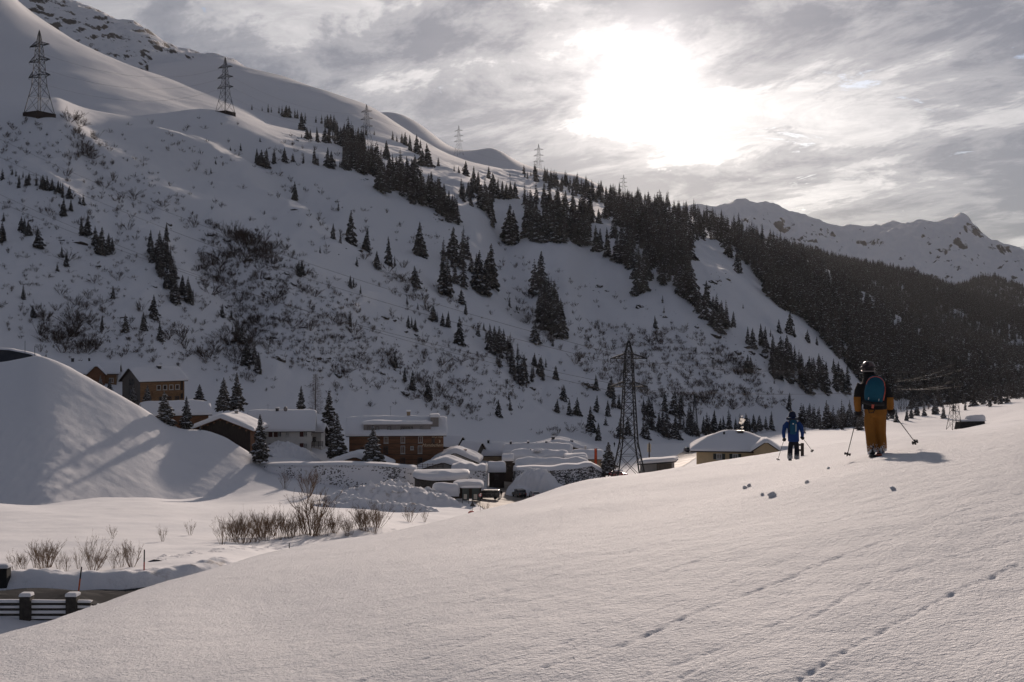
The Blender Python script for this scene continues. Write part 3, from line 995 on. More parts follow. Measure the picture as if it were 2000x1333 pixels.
# (base px, base py, height px) of the spruces one can tell apart on the far slope
T = '''492 215 12 512 217 10 524 220 18 530 220 12 545 222 16 551 226 21 558 229 24 565 230 24 576 231 20 581 232 19 590 254 35 596 236 17 617 240 15 628 242 19
635 246 20 640 250 27 646 252 29 652 256 32 656 260 25 589 270 9 599 272 24 606 271 20 620 278 30 635 279 31 643 280 19 650 272 17 654 281 13 665 285 37 672 285 42 678 290 47 690 280 35
700 292 42 709 295 37 715 265 22 706 275 25 731 264 10 767 274 19 775 277 14 785 280 22 791 284 26 801 295 32 815 301 39 821 290 18 835 324 44 825 325 35 470 295 16 508 277 9 450 294 8
502 320 30 510 324 32 520 328 38 535 320 28 556 316 28 572 316 18 593 319 20 615 320 32 621 324 22 639 327 39 647 329 35 654 326 20 664 327 15 670 329 30 678 332 39 694 331 48 707 335 38 715 337 43
725 340 50 735 347 57 745 375 58 754 312 38 764 372 40 772 371 66 760 340 38 787 370 58 797 377 62 810 340 38 815 390 60 825 395 50 837 397 58 850 407 55 862 415 50 875 422 50 884 425 45 890 432 45
856 325 19 795 350 45 805 360 50 780 355 45 842 380 45 855 390 45 868 400 42 412 339 12 421 321 10 576 391 37 661 412 20
887 335 13 896 338 15 909 344 30 925 375 50 934 380 45 954 349 25 914 385 31 903 390 28 941 409 50 949 385 24 957 422 45 964 385 48 972 386 38 980 388 35 988 388 31 997 388 36 1007 388 33
1030 350 16 1049 356 13 996 346 9 982 322 16 965 307 7 994 319 12 1000 325 17 1011 326 20 994 476 77 1001 475 65 962 444 25 1030 462 72 1040 465 62 1050 472 82 1062 472 75 1072 470 75 1082 472 82
1092 455 65 1102 455 62 1114 462 48 1125 470 42 1137 475 50 1146 478 42 1025 386 15 1037 388 18 1050 393 20 1062 400 40 1075 405 36 1090 408 38 1105 412 40 1120 420 42 1132 422 34 1144 425 30 1155 430 31 1170 437 30
1164 490 50 1172 491 45 1186 500 56 1205 505 47 1215 510 55 1222 512 60 1230 515 45 885 510 67 899 522 35 865 575 78 873 576 74 935 570 82 947 572 62 957 560 85 930 540 45 901 594 30 910 615 25 896 671 54
864 636 25 876 639 31 934 657 25 945 645 15 957 687 55 967 684 48 975 682 45 982 680 38 992 682 25 1000 732 40 1022 747 50 1044 715 26 1054 732 35 1066 718 19 1086 742 28
1056 565 75 1062 615 75 1070 610 70 1085 630 82 1092 657 87 1096 632 50 1045 670 45 1080 677 22 1052 610 40 1131 706 21 1150 667 10 995 600 21 1009 606 12 1249 569 78 1245 542 60 1258 545 62 1266 542 45 1276 546 15 1244 579 27
1294 592 16 1280 641 25 1297 612 15 1100 782 31 1164 761 29 1194 777 42 994 782 20
684 476 66 650 467 31 665 475 22 715 489 44 760 519 57 771 520 21 820 500 67 829 500 30 737 525 35 811 560 41 697 520 20 625 495 16 584 540 30 590 536 28 684 562 24 691 562 21 704 574 18 795 594 16 816 605 14
845 626 33 854 629 21 797 640 24 804 640 22 811 647 25 764 617 11 684 635 28 522 591 15 434 619 26 452 624 21 454 654 22 474 672 40 482 712 50 504 726 38 772 720 33 836 780 40 806 762 40 790 745 28
5 351 22 37 367 25 24 341 13 31 345 14 45 347 14 57 351 16 71 361 17 85 369 28 92 371 28 102 372 24 114 376 24 122 380 25 135 387 24 124 422 36 139 412 24 156 399 16 163 400 22 7 432 18 3 472 40
42 450 28 48 455 30 56 460 30 74 484 41 160 460 38 172 460 42 186 480 39 197 497 54 211 496 41 220 490 27 325 470 36 294 480 32 297 512 40 310 500 50 315 537 55 325 562 45 320 520 50 335 550 38 342 592 50 367 588 48 375 595 30 357 575 38
121 502 22 129 520 27 45 584 28 112 529 16 221 583 25 66 620 24 300 622 47 280 645 36 313 666 38 199 643 26 245 648 35
1326 576 70 1336 578 66 1352 590 72 1379 596 48 1392 604 26 1396 640 50 1402 648 58 1412 640 54 1432 638 30 1451 603 11 1460 672 34 1470 680 40 1486 672 40 1494 680 42 1505 658 16 1509 692 40 1523 716 60 1522 650 27 1537 680 26 1545 711 42
1538 740 60 1543 748 30 1542 653 46 1551 655 19 1566 734 45 1577 668 24 1580 730 35 1590 750 52 1578 766 50 1599 714 24 1595 674 18 1612 766 60 1628 730 30 1638 760 54 1656 766 54 1647 766 48 1460 728 36 1466 726 30 1512 750 13
1257 806 27 1268 814 40 1298 804 42 1316 810 50 1330 810 48 1262 857 40 1301 853 39 1319 856 45 1343 848 33 1350 849 26 1358 850 30 1374 848 35 1396 848 48 1407 847 30 1415 846 35 1425 845 24 1437 844 26 1458 843 36 1472 841 32 1482 840 27 1507 838 36 1541 802 35
1193 775 40 1165 804 32 1188 813 32 1198 795 30 1209 798 25 1183 831 18 1154 843 50 1168 860 34 1211 856 40 1225 850 36 1272 814 30 974 814 34 996 801 22 1088 806 27 1112 811 32 1128 812 36
1570 835 45 1581 835 48 1590 836 40 1599 837 43 1615 838 56 1635 837 41 1649 835 45 1660 835 54 1496 838 25 1484 840 29 1572 847 15 1902 778 42 1955 782 40 1826 799 39 1805 793 30 1790 791 28 1934 775 36 1986 769 36 1751 802 28 1885 778 24
1770 800 26 1780 796 24 1843 795 30 1862 792 26 1920 776 34 1944 774 40 1968 772 38 1998 768 44 1730 806 30 1742 806 24'''
T = np.array(T.split(), float).reshape(-1, 3)
LAND = [((40, 360), 'along the snowy spur below the leftmost pylon'), ((60, 470), 'on the slope at the left edge above the dam'), ((190, 470), 'in the loose clump left of the middle gully'),
        ((320, 530), 'in the dark band running down the left gully'), ((60, 600), 'on the open snow above the left dam'), ((270, 640), 'above the two wooden houses'), ((480, 680), 'in the dark group above the white house'),
        ((555, 225), 'in the row right of the second pylon'), ((640, 265), 'in the groups below the third pylon'), ((530, 320), 'in the row on the bench under the second pylon'), ((640, 325), 'on the bench edge above the bare face'),
        ((720, 330), 'in the dense strip below the third pylon'), ((800, 290), 'in the upper row under the snow shoulder'), ((830, 390), 'in the dense strip falling to mid slope'), ((700, 500), 'standing alone on the bare middle face'),
        ((600, 530), 'beside the rocks of the middle gully'), ((820, 620), 'in the small groups above the hotel'), ((790, 750), 'among the rocks behind the hotel roof'), ((940, 380), 'in the upright groups below the fourth pylon'),
        ((890, 550), 'in the tall groups left of the white chute'), ((970, 680), 'in the slanting strip above the village centre'), ((1020, 330), 'on the skyline under the fifth pylon'), ((1060, 450), 'in the dark block above the white chute'),
        ((1120, 415), 'in the long row above the white scarp'), ((1070, 620), 'in the tall strip beside the white chute'), ((1200, 500), 'on the rim of the white scarp'), ((1250, 560), 'on the spur right of the white scarp'),
        ((1340, 590), 'on the spur left of the open snow bowl'), ((1405, 640), 'on the rocky nose below the snow bowl'), ((1490, 680), 'on the terrace below the snow bowl'), ((1560, 700), 'on the lower right slope below the forest edge'),
        ((1600, 770), 'behind the heads of the two skiers'), ((1190, 800), 'at the foot of the slope behind the large pylon'), ((1310, 820), 'at the foot of the slope behind the yellow house'), ((1440, 845), 'in the row along the valley road'),
        ((1000, 790), 'above the snowy village roofs'), ((1630, 838), 'between the two skiers'), ((1880, 780), 'on the rim of the snowfield at right')]
ORD = 'first second third fourth fifth sixth seventh eighth ninth tenth eleventh twelfth thirteenth fourteenth fifteenth sixteenth seventeenth eighteenth nineteenth twentieth'.split()


def ordinal(i):
    i = int(i)
    tens = {2: 'twenty', 3: 'thirty', 4: 'forty', 5: 'fifty', 6: 'sixty', 7: 'seventy', 8: 'eighty', 9: 'ninety'}
    if i < 20:
        return ORD[i]
    k = i + 1
    return tens[k // 10] + ('-' + ORD[k % 10 - 1] if k % 10 else 'th')


rt = random.Random(11)
order = {}
for px, py, h in T:
    k = min(range(len(LAND)), key=lambda i: (LAND[i][0][0] - px) ** 2 + ((LAND[i][0][1] - py) * 1.4) ** 2)
    order.setdefault(k, []).append((px, py, h))
cand = sorted(T.tolist(), key=lambda a: -a[2])
cut = cand[299][2] if len(cand) > 300 else 0
extra_forest = []      # (location, height)
n_ind = 0
for k, lst in order.items():
    lst.sort()
    kept = [t for t in lst if t[2] > cut or (t[2] == cut and n_ind < 300)]
    j = 0
    for px, py, h in lst:
        p = hit(px, py, HILLN)
        rim = px > 1720 and py > 760
        if rim:          # along the rim of the right snowfield
            yy = 430 + 60 * rt.random() + (px - 1720) * 0.35
            xx = (px - 1000) / F * yy
            p = Vector((xx, yy, ground(xx, yy, ['valley_ground'])))
        if p is None:
            continue
        hm = h * p.y / F
        if (px, py, h) not in kept or n_ind >= 300:
            extra_forest.append((p, hm))
            continue
        wide = rt.choice([0, 0, 1, 1, 2, 3, 4] if h > 24 else [0, 1, 2, 3, 5, 1])
        rime = rim or (px > 1480 and py > 825)
        o = inst(rt.choice(SPR_RIME) if rime else SPR[wide], 'spruce_tree', p, rt.uniform(0, 6.28), (hm * rt.uniform(0.78, 1.22), hm * rt.uniform(0.78, 1.22), hm * 1.03))
        o.location.z -= 0.02 * hm
        o.rotation_euler[0], o.rotation_euler[1] = rt.gauss(0, 0.025), rt.gauss(0, 0.025)
        tag(o, '%s spruce from left %s' % (ordinal(j), LAND[k][1]), 'tree', 'spruces ' + LAND[k][1])
        j += 1
        n_ind += 1


# ---- closed forest: what nobody could count
def in_poly(px, py, poly):
    c = False
    n = len(poly)
    for i in range(n):
        x1, y1 = poly[i]
        x2, y2 = poly[(i + 1) % n]
        if (y1 > py) != (y2 > py) and px < (x2 - x1) * (py - y1) / (y2 - y1) + x1:
            c = not c
    return c


_protos = []


def forest(name, pts, label, protos):
    """pts: (location, height, variant); geometry nodes put a spruce on every point"""
    me = bpy.data.meshes.new(name)
    me.from_pydata([tuple(p[0]) for p in pts], [], [])
    for an, ty, vals in (('scl', 'FLOAT', [p[1] for p in pts]), ('rot', 'FLOAT', [rt.uniform(0, 6.28) for p in pts]), ('var', 'INT', [rt.randrange(len(protos)) for p in pts])):
        at = me.attributes.new(an, ty, 'POINT')
        at.data.foreach_set('value', vals)
    o = bpy.data.objects.new(name, me)
    COL.objects.link(o)
    gn = bpy.data.node_groups.new(name, 'GeometryNodeTree')
    gn.interface.new_socket('Geometry', in_out='INPUT', socket_type='NodeSocketGeometry')
    gn.interface.new_socket('Geometry', in_out='OUTPUT', socket_type='NodeSocketGeometry')
    nd, lk = gn.nodes, gn.links
    gi, go = nd.new('NodeGroupInput'), nd.new('NodeGroupOutput')
    jn = nd.new('GeometryNodeGeometryToInstance')
    for pr in reversed(protos):
        oi = nd.new('GeometryNodeObjectInfo')
        oi.transform_space = 'ORIGINAL'
        oi.inputs['Object'].default_value = pr
        oi.inputs['As Instance'].default_value = False
        lk.new(oi.outputs['Geometry'], jn.inputs[0])

    def attr(nm, ty):
        a = nd.new('GeometryNodeInputNamedAttribute')
        a.data_type = ty
        a.inputs[0].default_value = nm
        return a.outputs[0]
    ip = nd.new('GeometryNodeInstanceOnPoints')
    lk.new(gi.outputs[0], ip.inputs['Points'])
    lk.new(jn.outputs[0], ip.inputs['Instance'])
    ip.inputs['Pick Instance'].default_value = True
    lk.new(attr('var', 'INT'), ip.inputs['Instance Index'])
    cx = nd.new('ShaderNodeCombineXYZ')
    lk.new(attr('rot', 'FLOAT'), cx.inputs[2])
    lk.new(cx.outputs[0], ip.inputs['Rotation'])
    lk.new(attr('scl', 'FLOAT'), ip.inputs['Scale'])
    lk.new(ip.outputs[0], go.inputs[0])
    md = o.modifiers.new('scatter', 'NODES')
    md.node_group = gn
    return tag(o, label, None, None, 'stuff')


FOREST_POLY = [
    ([(1005, 327), (1100, 347), (1200, 370), (1345, 410), (1345, 470), (1300, 470), (1230, 455), (1180, 430), (1180, 402), (1085, 372), (1020, 345)], 300),
    ([(1200, 430), (1345, 440), (1380, 470), (1350, 480), (1345, 560), (1330, 575), (1300, 540), (1270, 500), (1230, 470)], 120),
    ([(1340, 412), (1475, 457), (1600, 517), (1755, 607), (1895, 664), (2060, 714), (2060, 800), (1850, 790), (1720, 775), (1680, 745), (1655, 715), (1625, 688), (1600, 650), (1560, 622), (1520, 600), (1495, 575), (1480, 545), (1440, 500), (1380, 465)], 2200),
    ([(1410, 480), (1440, 500), (1450, 540), (1430, 545)], 6),
    ([(715, 330), (790, 335), (850, 385), (890, 425), (860, 420), (790, 378), (740, 350)], 14)]
CLEAR = [[(1772, 650), (1800, 652), (1796, 670), (1778, 668)], [(1480, 425), (1500, 440), (1490, 446)]]
fp = [(p, h) for p, h in extra_forest]
for poly, n, hr in [([(655, 270), (700, 270), (740, 330), (800, 370), (880, 420), (900, 442), (870, 432), (790, 388), (730, 352), (680, 335)], 85, (30, 55)),
                    ([(1020, 386), (1110, 396), (1160, 432), (1150, 480), (1080, 476), (1030, 470)], 60, (36, 66)), ([(1185, 445), (1300, 470), (1340, 575), (1290, 560), (1250, 575), (1215, 515)], 46, (36, 64)),
                    ([(885, 382), (960, 386), (962, 430), (915, 405)], 14, (26, 46)), ([(285, 482), (330, 480), (342, 540), (385, 600), (350, 602), (310, 550)], 30, (24, 46)), ([(1040, 560), (1100, 600), (1102, 668), (1060, 645)], 16, (40, 70)),
                    ([(945, 650), (1000, 690), (1070, 740), (1020, 758), (960, 702)], 30, (20, 42)), ([(1470, 668), (1560, 715), (1660, 768), (1600, 772), (1510, 735)], 34, (28, 56)), ([(470, 640), (500, 700), (520, 735), (480, 722), (455, 660)], 12, (20, 40)),
                    ([(880, 470), (960, 540), (955, 572), (880, 560), (862, 520)], 12, (40, 70)), ([(1250, 800), (1480, 842), (1480, 846), (1250, 860)], 26, (22, 42)), ([(1560, 830), (1690, 830), (1690, 842), (1560, 842)], 22, (26, 52)),
                    ([(640, 250), (665, 258), (660, 285), (640, 280)], 10, (20, 34)), ([(1330, 560), (1430, 640), (1410, 652), (1340, 592)], 14, (36, 60)), ([(20, 340), (140, 385), (130, 392), (20, 352)], 14, (12, 24)), ([(1770, 795), (2000, 768), (2000, 780), (1770, 803)], 34, (20, 42))]:
    got = 0
    for _ in range(n * 20):
        px, py = rt.uniform(min(a for a, b in poly), max(a for a, b in poly)), rt.uniform(min(b for a, b in poly), max(b for a, b in poly))
        if got >= n or not in_poly(px, py, poly):
            continue
        p = hit(px, py, HILLN)
        if p is not None:
            fp.append((p, rt.uniform(*hr) * p.y / F))
            extra_forest.append(0)
            got += 1
for poly, n in FOREST_POLY:
    xs = [a for a, b in poly]
    ys = [b for a, b in poly]
    got = tries = 0
    while got < n and tries < n * 12:
        tries += 1
        px, py = rt.uniform(min(xs), max(xs)), rt.uniform(min(ys), max(ys))
        if not in_poly(px, py, poly) or any(in_poly(px, py, c) for c in CLEAR):
            continue
        p = hit(px, py, ['mountainside'])
        if p is None:
            continue
        if any((p - q[0]).length_squared < 16 for q in fp[-40:]):
            continue
        if float(fbm(np.array([px / 34.0 + 3]), np.array([py / 20.0]), 3)[0]) > 0.30:
            continue
        fp.append((p, rt.uniform(9, 26) ** 1.0 * (0.8 if py < 400 else 1.0)))
        got += 1
SPRF_OBJ = []
for k, me in enumerate(SPR_FAR):
    # the four pattern trees stand in the forest themselves
    p, h = fp.pop(len(extra_forest) + 20 + k * 37)
    o = inst(me, 'spruce_tree', p, k, h)
    tag(o, '%s of four spruces inside the closed forest' % ORD[k], 'tree', 'spruces inside the closed forest')
    SPRF_OBJ.append(o)
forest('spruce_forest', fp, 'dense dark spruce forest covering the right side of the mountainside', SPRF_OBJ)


def scatter_sheet(name, step, hrange, mask=None, seed=3):
    """trees all over a terrain sheet, evenly spread on the map"""
    s = SHEETS[name]
    rn = np.random.RandomState(seed)
    V = s['V'].reshape(s['ny'], s['nx'], 3)
    out = []
    for i in range(s['ny'] - 1):
        for j in range(s['nx'] - 1):
            a, b, c, d = V[i, j], V[i, j + 1], V[i + 1, j], V[i + 1, j + 1]
            ar = abs((b[0] - a[0]) * (c[1] - a[1]))
            n = rn.poisson(ar / step ** 2)
            for _ in range(n):
                u, v = rn.rand(2)
                p = a + (b - a) * u + (c - a) * v
                if mask is None or mask(p):
                    out.append((Vector(p), rn.uniform(*hrange)))
    return out


def m1(p):
    return fbm(np.array([p[0] / 90.0]), np.array([p[1] / 60.0]), 2)[0] > -0.42


fr = scatter_sheet('forest_ridge', 8.0, (13, 24), lambda p: p[1] < 2420 and m1(p))
forest('spruce_forest', fr, 'dark forested ridge descending behind the near forest', SPRF_OBJ)
fr = scatter_sheet('far_forest_hill', 11.0, (14, 26), lambda p: p[1] < 3320 and p[1] > 2900)
forest('spruce_forest', fr, 'hazy forested hill below the alpine peaks at the right edge', SPRF_OBJ)

# ---- leafless shrubs on the slope
SHP = [([(0, 230), (130, 215), (250, 300), (420, 430), (560, 520), (700, 620), (820, 760), (700, 780), (540, 720), (300, 690), (0, 680)], 130, (10, 26), 'on the left part of the far slope'),
       ([(400, 430), (560, 480), (700, 600), (800, 720), (640, 740), (480, 680), (380, 560)], 150, (10, 28), 'in the rocky middle gully of the far slope'),
       ([(120, 215), (200, 255), (330, 440), (300, 450), (200, 380), (130, 300)], 40, (10, 22), 'along the creek line below the leftmost pylon'),
       ([(680, 470), (830, 540), (900, 600), (820, 620), (720, 540)], 50, (8, 18), 'under the lone spruces of the middle face'),
       ([(1000, 540), (1100, 640), (1120, 720), (1020, 700)], 40, (8, 18), 'around the tall strip beside the white chute'),
       ([(1130, 640), (1350, 640), (1480, 720), (1560, 800), (1300, 800), (1120, 720)], 170, (8, 20), 'on the shrubby apron behind the large pylon'),
       ([(860, 650), (1000, 720), (1060, 780), (880, 820), (700, 730)], 70, (8, 22), 'above the village centre roofs'),
       ([(180, 240), (440, 225), (700, 300), (560, 330), (350, 310)], 50, (5, 11), 'on the upper bench between the pylons'),
       ([(60, 600), (420, 640), (560, 760), (420, 740), (250, 700), (90, 690)], 70, (14, 30), 'on the slope above the wooden houses'),
       ([(1040, 838), (1330, 838), (1480, 830), (1480, 846), (1330, 860), (1040, 862)], 34, (8, 16), 'along the foot of the slope')]
cells = []
for poly, n, hr, where in SHP:
    xs = [a for a, b in poly]
    ys = [b for a, b in poly]
    got = tries = 0
    cl = []
    while got < n and tries < n * 30:
        tries += 1
        if cl and rt.random() < 0.6:      # shrubs come in clumps
            c = rt.choice(cl)
            px, py = c[0] + rt.gauss(0, 22), c[1] + rt.gauss(0, 13)
        else:
            px, py = rt.uniform(min(xs), max(xs)), rt.uniform(min(ys), max(ys))
        if not in_poly(px, py, poly):
            continue
        h = rt.uniform(*hr) * rt.choice([0.7, 1, 1])
        p = hit(px, py, HILLN)
        if p is None or p.y > 1200:
            continue
        cl.append((px, py))
        cells.append((h, px, py, p, where))
        got += 1
cells.sort(key=lambda a: -a[0])
by = {}
for c in cells[:290]:
    by.setdefault(c[4], []).append(c)
for where, lst in by.items():
    lst.sort(key=lambda a: a[1])
    for j, (h, px, py, p, w) in enumerate(lst):
        hm = h * p.y / F
        o = inst(rt.choice(SHR), 'bare_shrub', p, rt.uniform(0, 6.28), (hm * rt.uniform(0.9, 1.4), hm * rt.uniform(0.9, 1.4), hm))
        o.rotation_euler[0] = rt.uniform(-0.15, 0.25)
        tag(o, '%s leafless shrub from the left %s' % (ordinal(j), where), 'shrub', 'leafless shrubs ' + where)
small = [(c[3], c[0] * c[3].y / F) for c in cells[290:]]
SHO = [o for o in COL.objects if o.name.startswith('bare_shrub')][:5]
for k, poly in enumerate([SHP[0][0], SHP[1][0], SHP[5][0], SHP[6][0], SHP[8][0]]):
    xs = [a for a, b in poly]
    ys = [b for a, b in poly]
    for _ in range([700, 1300, 900, 350, 300][k]):
        px, py = rt.uniform(min(xs), max(xs)), rt.uniform(min(ys), max(ys))
        if in_poly(px, py, poly):
            p = hit(px, py, HILLN)
            if p is not None:
                small.append((p, rt.uniform(4, 11) * p.y / F))
ALLP = [(0, 230), (300, 270), (520, 330), (900, 450), (1250, 590), (1420, 700), (1550, 790), (1100, 850), (600, 780), (0, 690)]
for _ in range(2600):
    px, py = rt.uniform(0, 1550), rt.uniform(230, 850)
    if in_poly(px, py, ALLP) and float(fbm(np.array([px / 60.0]), np.array([py / 40.0]), 2)[0]) > -0.12:
        p = hit(px, py, HILLN)
        if p is not None:
            small.append((p, rt.uniform(4, 12) * p.y / F))
forest('ground_shrubs', small, 'low twigs and heath poking out of the snow across the far slope', SHO)

# ---- rocks
RK = '''160 475 22 412 460 17 442 471 18 462 487 20 485 508 20 520 544 18 572 556 16 560 535 14 545 702 26 520 690 16 536 660 14 750 620 18 768 626 12 690 478 16 700 490 14 790 648 12 812 655 10 733 505 12 775 725 18 745 730 16 790 770 20
420 540 14 640 700 12 660 735 16 578 410 12 590 640 12 1150 755 26 1135 748 14 1395 655 24 1412 650 18 1380 560 16 1392 552 18 1404 548 16 1420 546 14 1440 690 16 1455 678 18 1468 690 16 1490 696 20 1505 700 14 1480 720 12 1395 548 14
835 460 12 895 578 10 1082 550 10 1170 560 14 1185 570 10 1250 600 16 1262 560 10 1300 620 12 1315 475 12 300 560 12 330 440 12 210 640 10 240 620 14 190 520 12 120 470 12 60 430 16 150 640 8 1010 610 8
1040 760 14 1020 700 16 985 690 12 1445 712 10 440 600 10 505 640 14 470 640 10 860 430 12 850 420 10 770 372 8 715 350 8 580 275 8 620 700 14 600 705 10 700 660 10 1360 640 10 1330 680 8 1205 700 8 1390 700 10'''
RK = np.array(RK.split(), float).reshape(-1, 3)
rks = []
for px, py, w in RK:
    p = hit(px, py, HILLN)
    if p is not None:
        rks.append((px, py, w, p))
rks.sort()
for j, (px, py, w, p) in enumerate(rks):
    s = w * p.y / F * 0.5
    o = inst(rt.choice(ROCKS), 'rock_outcrop', p, rt.uniform(-0.5, 0.5), s)
    o.location.z -= 0.15 * s
    tag(o, '%s dark snow-capped rock outcrop from the left on the far slope' % ordinal(j), 'rock', 'rock outcrops on the far slope')
small = []
for px, py, w, p in rks:
    for _ in range(6):
        q = hit(px + rt.gauss(0, w * 1.2), py + rt.gauss(0, w * 0.6), HILLN)
        if q is not None:
            small.append((q, rt.uniform(1.2, 4) * q.y / F * 0.5))
for _ in range(900):
    k = rt.choice([0, 1, 1, 1, 1, 5, 6])
    poly = SHP[k][0]
    px, py = rt.uniform(min(a for a, b in poly), max(a for a, b in poly)), rt.uniform(min(b for a, b in poly), max(b for a, b in poly))
    if in_poly(px, py, poly):
        q = hit(px, py, HILLN)
        if q is not None:
            small.append((q, rt.uniform(1.0, 3.4) * q.y / F * 0.5))
forest('scattered_stones', small, 'small dark stones showing through the snow of the far slope', [o for o in COL.objects if o.name.startswith('rock_outcrop')][:5])
# ------------------------------------------------------------------ village
M_WOOD_D = mat('wood_dark', (0.055, 0.043, 0.036), 0.85, 0.35, 1.2, 0.4, 6, stretch=(6, 6, 0.6))
M_WOOD_G = mat('wood_grey', (0.13, 0.115, 0.10), 0.85, 0.3, 1.2, 0.4, 6, stretch=(6, 6, 0.6))
M_WOOD_O = mat('wood_orange', (0.25, 0.145, 0.075), 0.75, 0.3, 1.0, 0.3, 5, stretch=(1, 1, 6))
M_WOOD_R = mat('wood_red', (0.20, 0.10, 0.055), 0.8, 0.3, 1.0, 0.4, 5, stretch=(0.6, 0.6, 5))
M_PLAST_W = mat('plaster_white', (0.66, 0.63, 0.58), 0.9, 0.10, 0.5, 0.15, 8)
M_PLAST_Y = mat('plaster_yellow', (0.56, 0.42, 0.25), 0.9, 0.12, 0.5, 0.15, 8)
M_PLAST_O = mat('plaster_ochre', (0.36, 0.27, 0.17), 0.9, 0.15, 0.5, 0.15, 8)
M_PLAST_G = mat('plaster_grey', (0.26, 0.25, 0.24), 0.9, 0.15, 0.7, 0.2, 8)
M_ZINC = mat('zinc', (0.23, 0.21, 0.20), 0.6, 0.15, 0.8, 0.2, 4, stretch=(6, 6, 0.4))
M_SHUT = mat('shutter', (0.10, 0.042, 0.035), 0.7, 0.2, 6)
M_SHUT_G = mat('shutter_dark', (0.045, 0.05, 0.045), 0.7, 0.2, 6)
M_FRAME = mat('frame_white', (0.6, 0.58, 0.55), 0.6, 0.1, 3)
M_FRAME_D = mat('frame_dark', (0.10, 0.085, 0.075), 0.6, 0.1, 3)
M_METAL = mat('metal_dark', (0.05, 0.05, 0.052), 0.5, 0.2, 4, metal=0.4)
M_STEEL = mat('galvanised', (0.038, 0.037, 0.036), 0.7, 0.25, 1.5, spec=0.2)
M_BRICK = mat('brick', (0.20, 0.085, 0.055), 0.9, 0.3, 5, 0.4, 12)
M_CONC = mat('concrete', (0.30, 0.29, 0.28), 0.9, 0.2, 0.8, 0.3, 10)
M_ASPH = mat('asphalt', (0.028, 0.029, 0.032), 0.95, 0.3, 0.7, 0.3, 20, coords='w', dirt=((0.06, 0.06, 0.062), 0.6), spec=0.02)
M_SLUSH = mat('slush', (0.30, 0.265, 0.23), 0.8, 0.3, 0.5, 0.5, 2.0, coords='w', dirt=((0.16, 0.14, 0.125), 0.25))
M_RUBBER = mat('rubber', (0.02, 0.02, 0.02), 0.8, 0.1, 3)
M_GREEN = mat('board_green', (0.06, 0.075, 0.07), 0.6, 0.2, 2)
M_PAPER = mat('board_paper', (0.55, 0.50, 0.42), 0.8, 0.2, 4)
M_RED = mat('sign_red', (0.36, 0.03, 0.025), 0.5, 0.1, 3)
M_SIGNW = mat('sign_white', (0.6, 0.58, 0.55), 0.5, 0.1, 3)
M_ORANGE = mat('orange_paint', (0.62, 0.13, 0.03), 0.6, 0.1, 3)
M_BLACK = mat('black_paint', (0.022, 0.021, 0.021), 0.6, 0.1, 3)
M_FLAG = mat('flag_cloth', (0.55, 0.09, 0.035), 0.8, 0.12, 2)


def glass_mat(name, col=(0.03, 0.034, 0.04)):
    m, g = mat_base(name)
    tc = g.n('ShaderNodeTexCoord').outputs['Object']
    f = g.noise(tc, 0.9, 2, 0.5)
    c = g.mix(f, tuple(x * 0.6 for x in col), tuple(x * 1.5 for x in col))
    b = g.n('ShaderNodeBsdfPrincipled', ins={'Base Color': c, 'Roughness': 0.06, 'Specular IOR Level': 0.8})
    g.n('ShaderNodeOutputMaterial', ins={0: b.outputs[0]})
    return m


M_GLASS = glass_mat('window_glass')
M_GLASS_L = glass_mat('window_curtain', (0.22, 0.22, 0.22))


def stone_snow_mat(name, snow_cov, scale=1.1, col=(0.055, 0.05, 0.046)):
    """rough stonework, joints and ledges plastered with wind-blown snow"""
    m, g = mat_base(name)
    tc = g.n('ShaderNodeTexCoord').outputs['Object']
    vec = g.vmath('MULTIPLY', tc, (1.0, 1.0, 1.7)).outputs[0]
    vo = g.n('ShaderNodeTexVoronoi', feature='DISTANCE_TO_EDGE', ins={'Scale': scale})
    g.t.links.new(vec, vo.inputs['Vector'])
    ce = g.n('ShaderNodeTexVoronoi', ins={'Scale': scale})
    g.t.links.new(vec, ce.inputs['Vector'])
    st = g.mix(ce.outputs['Color'], tuple(x * 0.5 for x in col), tuple(x * 1.9 for x in col))
    sx = g.n('ShaderNodeSeparateColor', ins={0: ce.outputs['Color']})
    big = g.noise(tc, 0.16, 3, 0.6)
    cov = g.math('ADD', g.math('MULTIPLY', big, 1.5), g.math('MULTIPLY', sx.outputs[0], 0.5))
    cov = g.math('ADD', cov, g.math('MULTIPLY', g.noise(tc, 3.0, 3, 0.6), 0.35))
    k = g.ramp(cov, [(0.0, 1.0), (1.0, 0.0)])
    k = g.math('GREATER_THAN', cov, 1.72 - snow_cov)
    edge = g.math('LESS_THAN', vo.outputs['Distance'], 0.055)
    edge = g.math('MULTIPLY', edge, g.math('GREATER_THAN', cov, 1.72 - snow_cov - 0.28))
    k = g.math('MAXIMUM', k, edge)
    c = g.mix(k, st, SNOW)
    bn = g.n('ShaderNodeBump', ins={'Strength': 0.7, 'Distance': 0.12, 'Height': g.math('ADD', g.math('MINIMUM', vo.outputs['Distance'], 0.2), g.math('MULTIPLY', k, 0.3))})
    b = g.n('ShaderNodeBsdfPrincipled', ins={'Base Color': c, 'Roughness': 0.9, 'Specular IOR Level': 0.1})
    g.t.links.new(bn.outputs[0], b.inputs['Normal'])
    g.n('ShaderNodeOutputMaterial', ins={0: b.outputs[0]})
    return m


M_STONE_S = stone_snow_mat('stone_snowy', 0.74, 2.6)
M_STONE_M = stone_snow_mat('stone_half_snow', 0.72, 2.8)
M_STONE_D = stone_snow_mat('stone_dark', 0.40, 3.0, (0.032, 0.029, 0.027))

_ns = [0]


